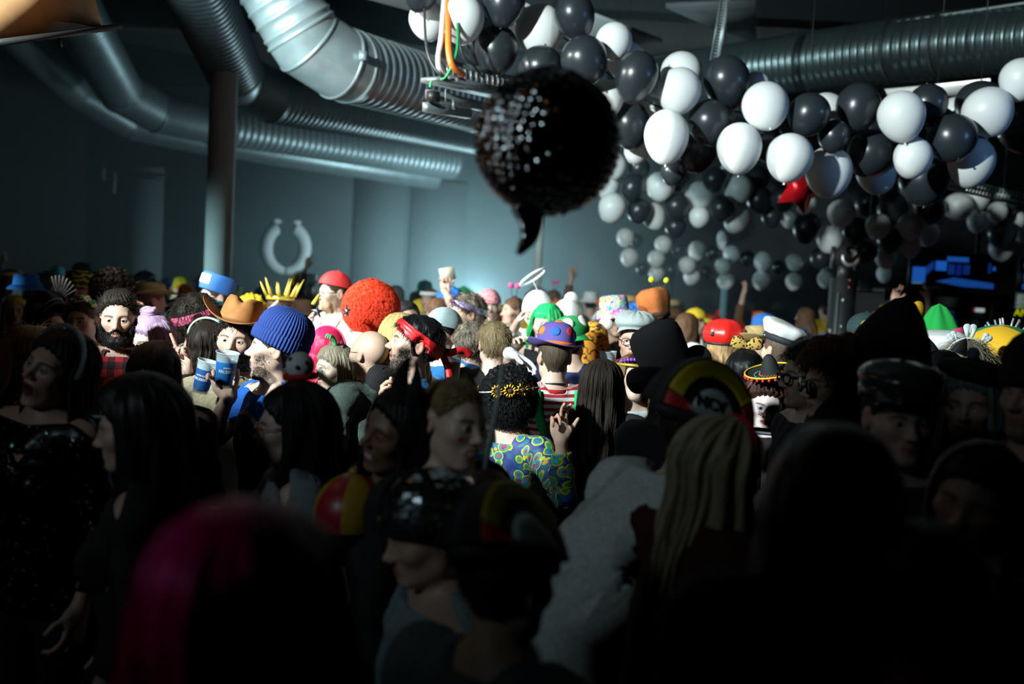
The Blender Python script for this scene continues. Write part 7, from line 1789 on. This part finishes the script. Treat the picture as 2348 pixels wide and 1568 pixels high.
p = Person(1726, 803, 5.9, 66, 'man in a tan straw hat in right profile with short beard, mouth open', lod='B', skin=(.54, .35, .27), jaw=9, stubble=(.2, .12, .08), brows=(.05, .03, .02), eyes=(.06, .05, .04)); p.shirt(cloth('dark', ()), sleeve=.6); p.hair(H_brn, thick=.010); brimmed(p, mat('straw', (.46, .34, .15), .8, noise_amt=.2, noise_scale=150, bump=.3), [(.096, 1.702), (.095, 1.74), (.086, 1.775), (.05, 1.79), (.001, 1.792)], .172, curl_x=.05, curl_y=-.025, z0=1.70, T=tiltM(-8, 0), name='straw_hat')
p = Person(1785, 806, 5.7, -156, 'man in a white captain cap with dark band, short cropped hair, from behind', lod='B', skin=(.64, .44, .33)); p.shirt(cloth('black', ()), sleeve=.6); p.hair(hairm('crop', (.10, .07, .05)), thick=.004, noise_=.001); Tc = tiltM(-10, -12)
NB = mat('navy_band', (.012, .016, .024), .7); headband(p, NB, 1.700, .036, .097, Tc, 'cap_band'); WC = mat('cap_cotton', (.74, .76, .75), .8, bump=.15, noise_scale=25); V, F = hat_lathe([(.098, 1.734), (.112, 1.75), (.124, 1.775), (.120, 1.793), (.09, 1.806), (.04, 1.810), (.001, 1.810)], 56, ry=1.16, ribs=9, rib_d=.002, fn=lambda V, a: np.stack((V[:, 0], V[:, 1], V[:, 2] + .18 * np.clip(.012 - V[:, 1], 0, .2) * sstep(1.73, 1.76, V[:, 2])), 1)); put_hat(p, 'cap_top', V, F, WC, Tc); dome_cap(p, NB, Tc, r=.097, h=.004, z0=1.700, visor=(1, .05, mat('black_patent', ())), name='cap_base'); p.addv('cap_stud', xf(Tc, Vb * .006 + np.array((.098, -.02, 1.712))), Fb, mat('silver', ()))
p = Person(1707, 856, 5.0, 172, 'woman with dark hair and a leopard-print bow', female=True, lod='B', skin=TAN); p.shirt(cloth('dark', ()), sleeve=.5); p.hair(H_blk, thick=.018); p.long_hair(H_blk, .28, .018, 1., .7, seed=76)
t = NT('leopard_print', .8); tc = t.n('ShaderNodeTexCoord'); v = t.n('ShaderNodeTexVoronoi'); v.inputs['Scale'].default_value = 75; t.l(tc.outputs['Object'], v.inputs['Vector']); t.l(t.mix(t.math('GREATER_THAN', v.outputs['Distance'], .42), (.012, .009, .006), (.55, .34, .07)), t.b.inputs['Base Color'])
for s_ in (-1, 1): V, F = lathe([(.012, 0), (.03, .03), (.036, .06), (.025, .082), (.0, .085)], 20); p.addv('bow_loop', V * np.array((1, .5, 1)) @ rotv((0, 1, 0), -s_ * 1.25).T + np.array((0, .03, 1.79)), F, t.m)
p = Person(1984, 783, 5.6, -14, 'man with a yellow oval badge on his dark cap, right of the tower', lod='B', skin=TAN, brows=(.04, .03, .02)); p.shirt(cloth('dark', ()), sleeve=.6); p.hair(H_gry, thick=.02); dome_cap(p, cloth('dark_teal', (.03, .055, .06)), r=.102, h=.11, z0=1.70, name='cap', puff=.1); p.addv('oval_badge', Vb * np.array((.040, .010, .026)) + np.array((0, -.108, 1.745)), Fb, mat('badge_yellow', (.55, .52, .02), .6))
p = Person(2086, 785, 5.8, 30, 'woman with a yellow heart-shaped hat at the far right', female=True, lod='B', skin=FAIR); p.shirt(cloth('dark', ()), sleeve=.5); p.hair(H_blk, thick=.012); p.long_hair(H_brn, .3, .014, .9, .72, seed=78); YH = cloth('mustard', (.62, .33, .015))
for s_ in (-1, 1): p.addv('heart_lobe', Vb * np.array((.055, .035, .07)) @ rotv((0, 1, 0), s_ * .35).T + np.array((s_ * .045, .0, 1.83)), Fb, YH)
p = Person(2150, 800, 5.6, 165, 'person in a pointed green plush hat with pink patch', lod='B', skin=FAIR); p.shirt(cloth('teal_dark', ()), sleeve=.5); V, F = hat_lathe([(.115, 1.62), (.12, 1.70), (.105, 1.76), (.07, 1.83), (.035, 1.88), (.001, 1.90)], 40, ribs=5, rib_d=.008, fn=lambda V, a: V + np.stack((.4 * np.clip(V[:, 2] - 1.76, 0, 1) * .2, 0 * a, 0 * a), 1)); p.addv('plush_hat', V, F, mat('green_plush', (.01, .36, .06), .9, bump=.4)); p.add(MB().box((-.08, .11, 1.74), (.06, .02, .06), rotv((0, 1, 0), .4)), 'pink_patch', cloth('pink_patch', (.6, .05, .16)), smooth=False)
p = Person(2140, 838, 4.9, -150, 'person in white captain cap behind black cat ears', lod='B', skin=PALE); p.shirt(cloth('black', ()), sleeve=.6); p.hair(H_dbrn, thick=.006); headband(p, NB, 1.700, .036, .097, name='cap_band'); V, F = hat_lathe([(.098, 1.734), (.112, 1.75), (.128, 1.778), (.120, 1.800), (.09, 1.810), (.001, 1.812)], 48, ry=1.16); put_hat(p, 'cap_top', V, F, WC, tiltM(0, 8))
p = Person(2158, 870, 4.2, 168, 'woman with black hair and black cat ears, from behind', female=True, lod='B', skin=TAN); p.shirt(cloth('black', ()), sleeve=.6); p.hair(H_blk, thick=.02); p.long_hair(H_blk, .26, .02, 1., .74, seed=81)
for s_ in (-1, 1): V, F = lathe([(.036, 0), (.026, .03), (.012, .06), (.0, .075)], 16); p.addv('cat_ear', V * np.array((1, .45, 1)) @ rotv((0, 1, 0), s_ * .35).T + np.array((s_ * .058, .02, 1.765)), F, mat('black_lace', (.010, .010, .011), .6))
p = Person(2214, 842, 4.6, 174, 'woman with grey-brown hair and a headband of three white teeth, from behind', female=True, lod='B', skin=FAIR); p.shirt(cloth('dark', ()), sleeve=.6); HB3 = hairm('ash_brown', (.13, .105, .075)); p.hair(HB3, thick=.020, noise_=.005); p.fringe_strands(mat('strand_ashb', (.2, .17, .12), .4), 900, .05, .0009, thick=.02); hairband(p, mat('band_white', (.55, .58, .58), .5), r=.106, w=.005, y=.02, top=.122)
for t_, sc_ in ((-.62, .75), (.0, 1.0), (.62, .75)):
    b = arch_pt(t_, .106, .02, 1.665, .122); ax_ = np.array((math.sin(t_), 0, math.cos(t_))); mb = MB()
    for s_ in (-1, 1): mb.ball((s_ * .014 * sc_, 0, .050 * sc_), (.019 * sc_, .009, .019 * sc_), 12, 8); mb.tube([(s_ * .017 * sc_, 0, .045 * sc_), (s_ * .013 * sc_, 0, .02 * sc_), (s_ * .009 * sc_, 0, .0)], [.014 * sc_, .010 * sc_, .005 * sc_], 10)
    mb.ball((0, 0, .040 * sc_), (.022 * sc_, .009, .020 * sc_), 12, 8); R_ = rotv((0, 1, 0), t_); p.addv('tooth', np.concatenate(mb.V) @ R_.T + b, mb.F, mat('tooth_foam', (.50, .55, .55), .7))
p = Person(2291, 838, 4.9, -8, 'person with glasses under a yellow, blue, green and white umbrella hat', lod='B', skin=PALE, brows=(.1, .06, .04)); p.shirt(cloth('pale', ()), sleeve=.5); p.hair(H_brn, thick=.012); glasses(p, mat('black_rims', ()), r=.023, round_=False)
um = [mat('umb_' + n, c, .6) for n, c in (('yellow', (.80, .45, .02)), ('white', (.7, .72, .7)), ('blue', (.06, .30, .58)), ('green', (.02, .24, .09)))]; Vu = []; Fu = []; fmu = []; N = 24
for lay in (0, .004):
    for k in range(7):
        r = .215 * k / 6
        for i in range(N): a = 2 * math.pi * i / N; sag = 1 - .07 * (abs(math.sin(4 * a)) * (k / 6) ** 2); Vu.append((r * sag * math.cos(a), .01 + r * sag * math.sin(a), 1.845 - .10 * (k / 6) ** 2.0 - lay - .0 * r))
for lay in (0, 1):
    o_ = lay * 7 * N
    for k in range(6):
        for i in range(N):
            q = (o_ + k * N + i, o_ + (k + 1) * N + i, o_ + (k + 1) * N + (i + 1) % N, o_ + k * N + (i + 1) % N); Fu.append(q if not lay else q[::-1]); fmu.append((i * 8 // N) % 4 if i * 8 // N not in (5, 6) else 0)
put_hat(p, 'umbrella_canopy', Vu, Fu, um, tiltM(10, -6), fm=fmu)
for i in range(8): a = 2 * math.pi * i / 8; put_hat(p, 'umbrella_rib', *tube([(0, .01, 1.836)] + [(.212 * k / 4 * math.cos(a), .01 + .212 * k / 4 * math.sin(a), 1.838 - .10 * (k / 4) ** 2) for k in range(1, 5)], .002, 5), blackm, tiltM(10, -6))
headband(p, blackm, 1.715, .022, .100)
rg = np.random.default_rng(6)
for k in range(13): p2 = P(2255 + k * 6.5, 806 - 10 + abs(k - 6) * 1.5, 5.2); pass
p = Person(2300, 828, 5.6, 170, 'person with a spiky tinsel hair piece behind the umbrella hat', lod='C', skin=TAN); p.shirt(cloth('dark', ()), sleeve=.5); p.hair(H_blk, thick=.01)
for k in range(16): a = -1.2 + 2.4 * k / 15; b = np.array((.10 * math.sin(a), .02, 1.70 + .09 * math.cos(a))); d = np.array((math.sin(a) + rg.normal() * .15, rg.normal() * .15, math.cos(a))); p.addv('tinsel_spike', *tube([b, b + d * .10], .0055, 5), mat('tinsel', (.7, .78, .8), .25, .6))

# ------------------------------------------------------------------ the deep crowd: many small heads, each its own person
rg = np.random.default_rng(21)
taken = [(o.location.x, o.location.y) for o in bpy.data.objects if o.name.split('.')[0] == 'person' and o.type == 'EMPTY']
PALET = {'red': (.62, .02, .02), 'orange': (.75, .16, .02), 'yellow': (.65, .48, .03), 'green': (.03, .33, .08), 'blue': (.03, .16, .50), 'white': (.70, .72, .70), 'pink': (.70, .09, .28), 'black': (.012, .012, .014), 'teal': (.03, .26, .28), 'grey': (.18, .20, .20), 'brown': (.12, .065, .035)}
CL = {k: cloth('crowd_' + k, v) for k, v in PALET.items()}; HM = {k: hairm('crowd_' + k, v) for k, v in PALET.items()}
HATS = ['bare head', 'cap', 'curly wig', 'bucket hat', 'headband', 'beanie', 'antenna band', 'straw hat', 'pointed hat']; used = set()
def crowd_person(px, d, hat, hc, top, yaw, up=None, zoff=0.0):
    key = (hat, hc, top)
    if key in used: return None
    yh = 632 + .0524 * (px - 1174); eye = 1.63 + zoff; py = yh + (CAM_Z - eye) * FPX / d
    w = at(px, py, d)
    if any((w.x - a) ** 2 + (w.y - b) ** 2 < .46 ** 2 for a, b in taken): return None
    used.add(key); taken.append((w.x, w.y)); fem = rg.random() < .5
    hair_c = hc if hat in ('bare head', 'curly wig') else ('brown' if rg.random() < .6 else 'black')
    desc = {'bare head': '%s-haired person' % hc, 'curly wig': 'person in %s curly wig' % hc, 'antenna band': 'person with %s antenna balls' % hc, 'headband': 'person with %s headband' % hc}.get(hat, 'person in %s %s' % (hc, hat))
    side = 'left' if px < 800 else ('middle' if px < 1400 else 'right')
    lab = '%s and %s top in the distant crowd, %s part%s' % (desc, top, side, ', hand raised' if up else '')
    arms = {'R': Arm(up=(.25, -.25, .75), fo=(-.1, -.15, 1), curl=(.3, .05, .1, .5, .6) if up == 'point' else (.1, .1, .1, .1, .15))} if up else None
    p = Person(px, py, d, yaw, lab, female=fem, lod='C', skin=FAIR if rg.random() < .7 else TAN, arms=arms, brows=(.05, .03, .02), group='people in the distant crowd')
    p.shirt(CL[top], sleeve=.36 if rg.random() < .5 else .62)
    if hat == 'curly wig': p.afro(HM[hc], (.128, .135, .125), bump=.016, nstr=0)
    else:
        p.hair(HM[hair_c], thick=.014)
        if fem: p.long_hair(HM[hair_c], .24, .014, .9, .74, seed=px)
    c = CL[hc]
    if hat == 'cap': dome_cap(p, c, r=.098, h=.10, visor=(1 if rg.random() < .6 else -1, .06, c))
    elif hat == 'bucket hat': brimmed(p, c, [(.100, 1.70), (.096, 1.75), (.09, 1.79), (.06, 1.80), (.001, 1.802)], .15, z0=1.70, round_=-.04, name='bucket_hat', n=32)
    elif hat == 'headband': headband(p, c, 1.70, .04, .104, n=32)
    elif hat == 'beanie': V, F = hat_lathe([(.100, 1.68), (.103, 1.72), (.098, 1.775), (.07, 1.82), (.001, 1.84)], 32); put_hat(p, 'beanie', V, F, c)
    elif hat == 'straw hat': brimmed(p, mat('straw', ()), [(.096, 1.702), (.095, 1.74), (.086, 1.775), (.05, 1.79), (.001, 1.792)], .172, curl_x=.04, z0=1.70, name='straw_hat', n=32, band=(c, .02))
    elif hat == 'pointed hat': V, F = hat_lathe([(.100, 1.71), (.06, 1.83), (.02, 1.93), (.001, 1.96)], 28); put_hat(p, 'party_hat', V, F, c, tiltM(0, rg.uniform(-14, 14)))
    elif hat == 'antenna band':
        hairband(p, blackm, w=.005)
        for s_ in (-1, 1): b = arch_pt(.4 * s_); p.add(MB().tube([b, b + (.03 * s_, 0, .09)], .003, 5), 'antenna', blackm); p.add(MB().ball(b + (.03 * s_, 0, .10), .026, 10, 8), 'antenna_ball', c)
    return p
cols_ = list(PALET)
for (d, x0, x1, n) in ((6.6, 20, 1380, 8), (7.6, 10, 1480, 14), (8.8, 0, 1600, 18), (10.2, 0, 2348, 30), (11.6, 0, 2348, 30), (13.2, 0, 2348, 30), (15.2, 0, 2348, 28)):
    for i in range(n):
        px = x0 + (x1 - x0) * (i + rg.uniform(.2, .8)) / n
        for _ in range(6):
            hat = HATS[int(rg.choice(len(HATS), p=(.37, .15, .12, .08, .10, .08, .04, .06, .00)))]
            hc = cols_[int(rg.integers(0, 11))]
            if hat == 'bare head': hc = ('brown', 'black', 'yellow', 'grey', 'pink', 'orange')[int(rg.integers(0, 6))]
            if hat == 'straw hat' and hc == 'yellow': hc = 'red'
            top = ('black', 'black', 'grey', 'white', 'blue', 'red', 'teal', 'green', 'brown', 'yellow')[int(rg.integers(0, 10))]
            if (hat, hc, top) not in used: break
        crowd_person(px, d + rg.uniform(-.3, .3), hat, hc, top, float(rg.uniform(-180, 180)), up=('point' if rg.random() < .5 else 'flat') if rg.random() < .07 else None, zoff=float(rg.uniform(-.10, .14)))
# a square card held up over the far crowd
p = Person(1004, 716, 8.4, 176, 'dark-haired person holding up the square pale card, right of the orange wig', lod='C', skin=FAIR, arms={'R': Arm(to=(1017, 664, 8.40), curl=(.6, .8, .8, .8, .8), hand=((.05, 0, 1), (0, -1, 0)))}); p.shirt(CL['white'], sleeve=.36); p.hair(HM['brown'], thick=.014)
cd = empty('raised_card', P(1026, 628, 8.36)); cd.rotation_euler = (0, -.25, .2); prop(cd, 'square pale card held high over the far crowd, right of the orange wig', 'card'); MB().box((0, 0, 0), (.13, .008, .11)).build('card', mat('card_paper', (.50, .47, .36), .8), cd, smooth=False); MB().tube([(-.0, .01, -.055), (-.01, .01, -.10), (-.015, .015, -.20)], .012, 8).build('handle', mat('card_handle', (.5, .36, .27), .7), cd)
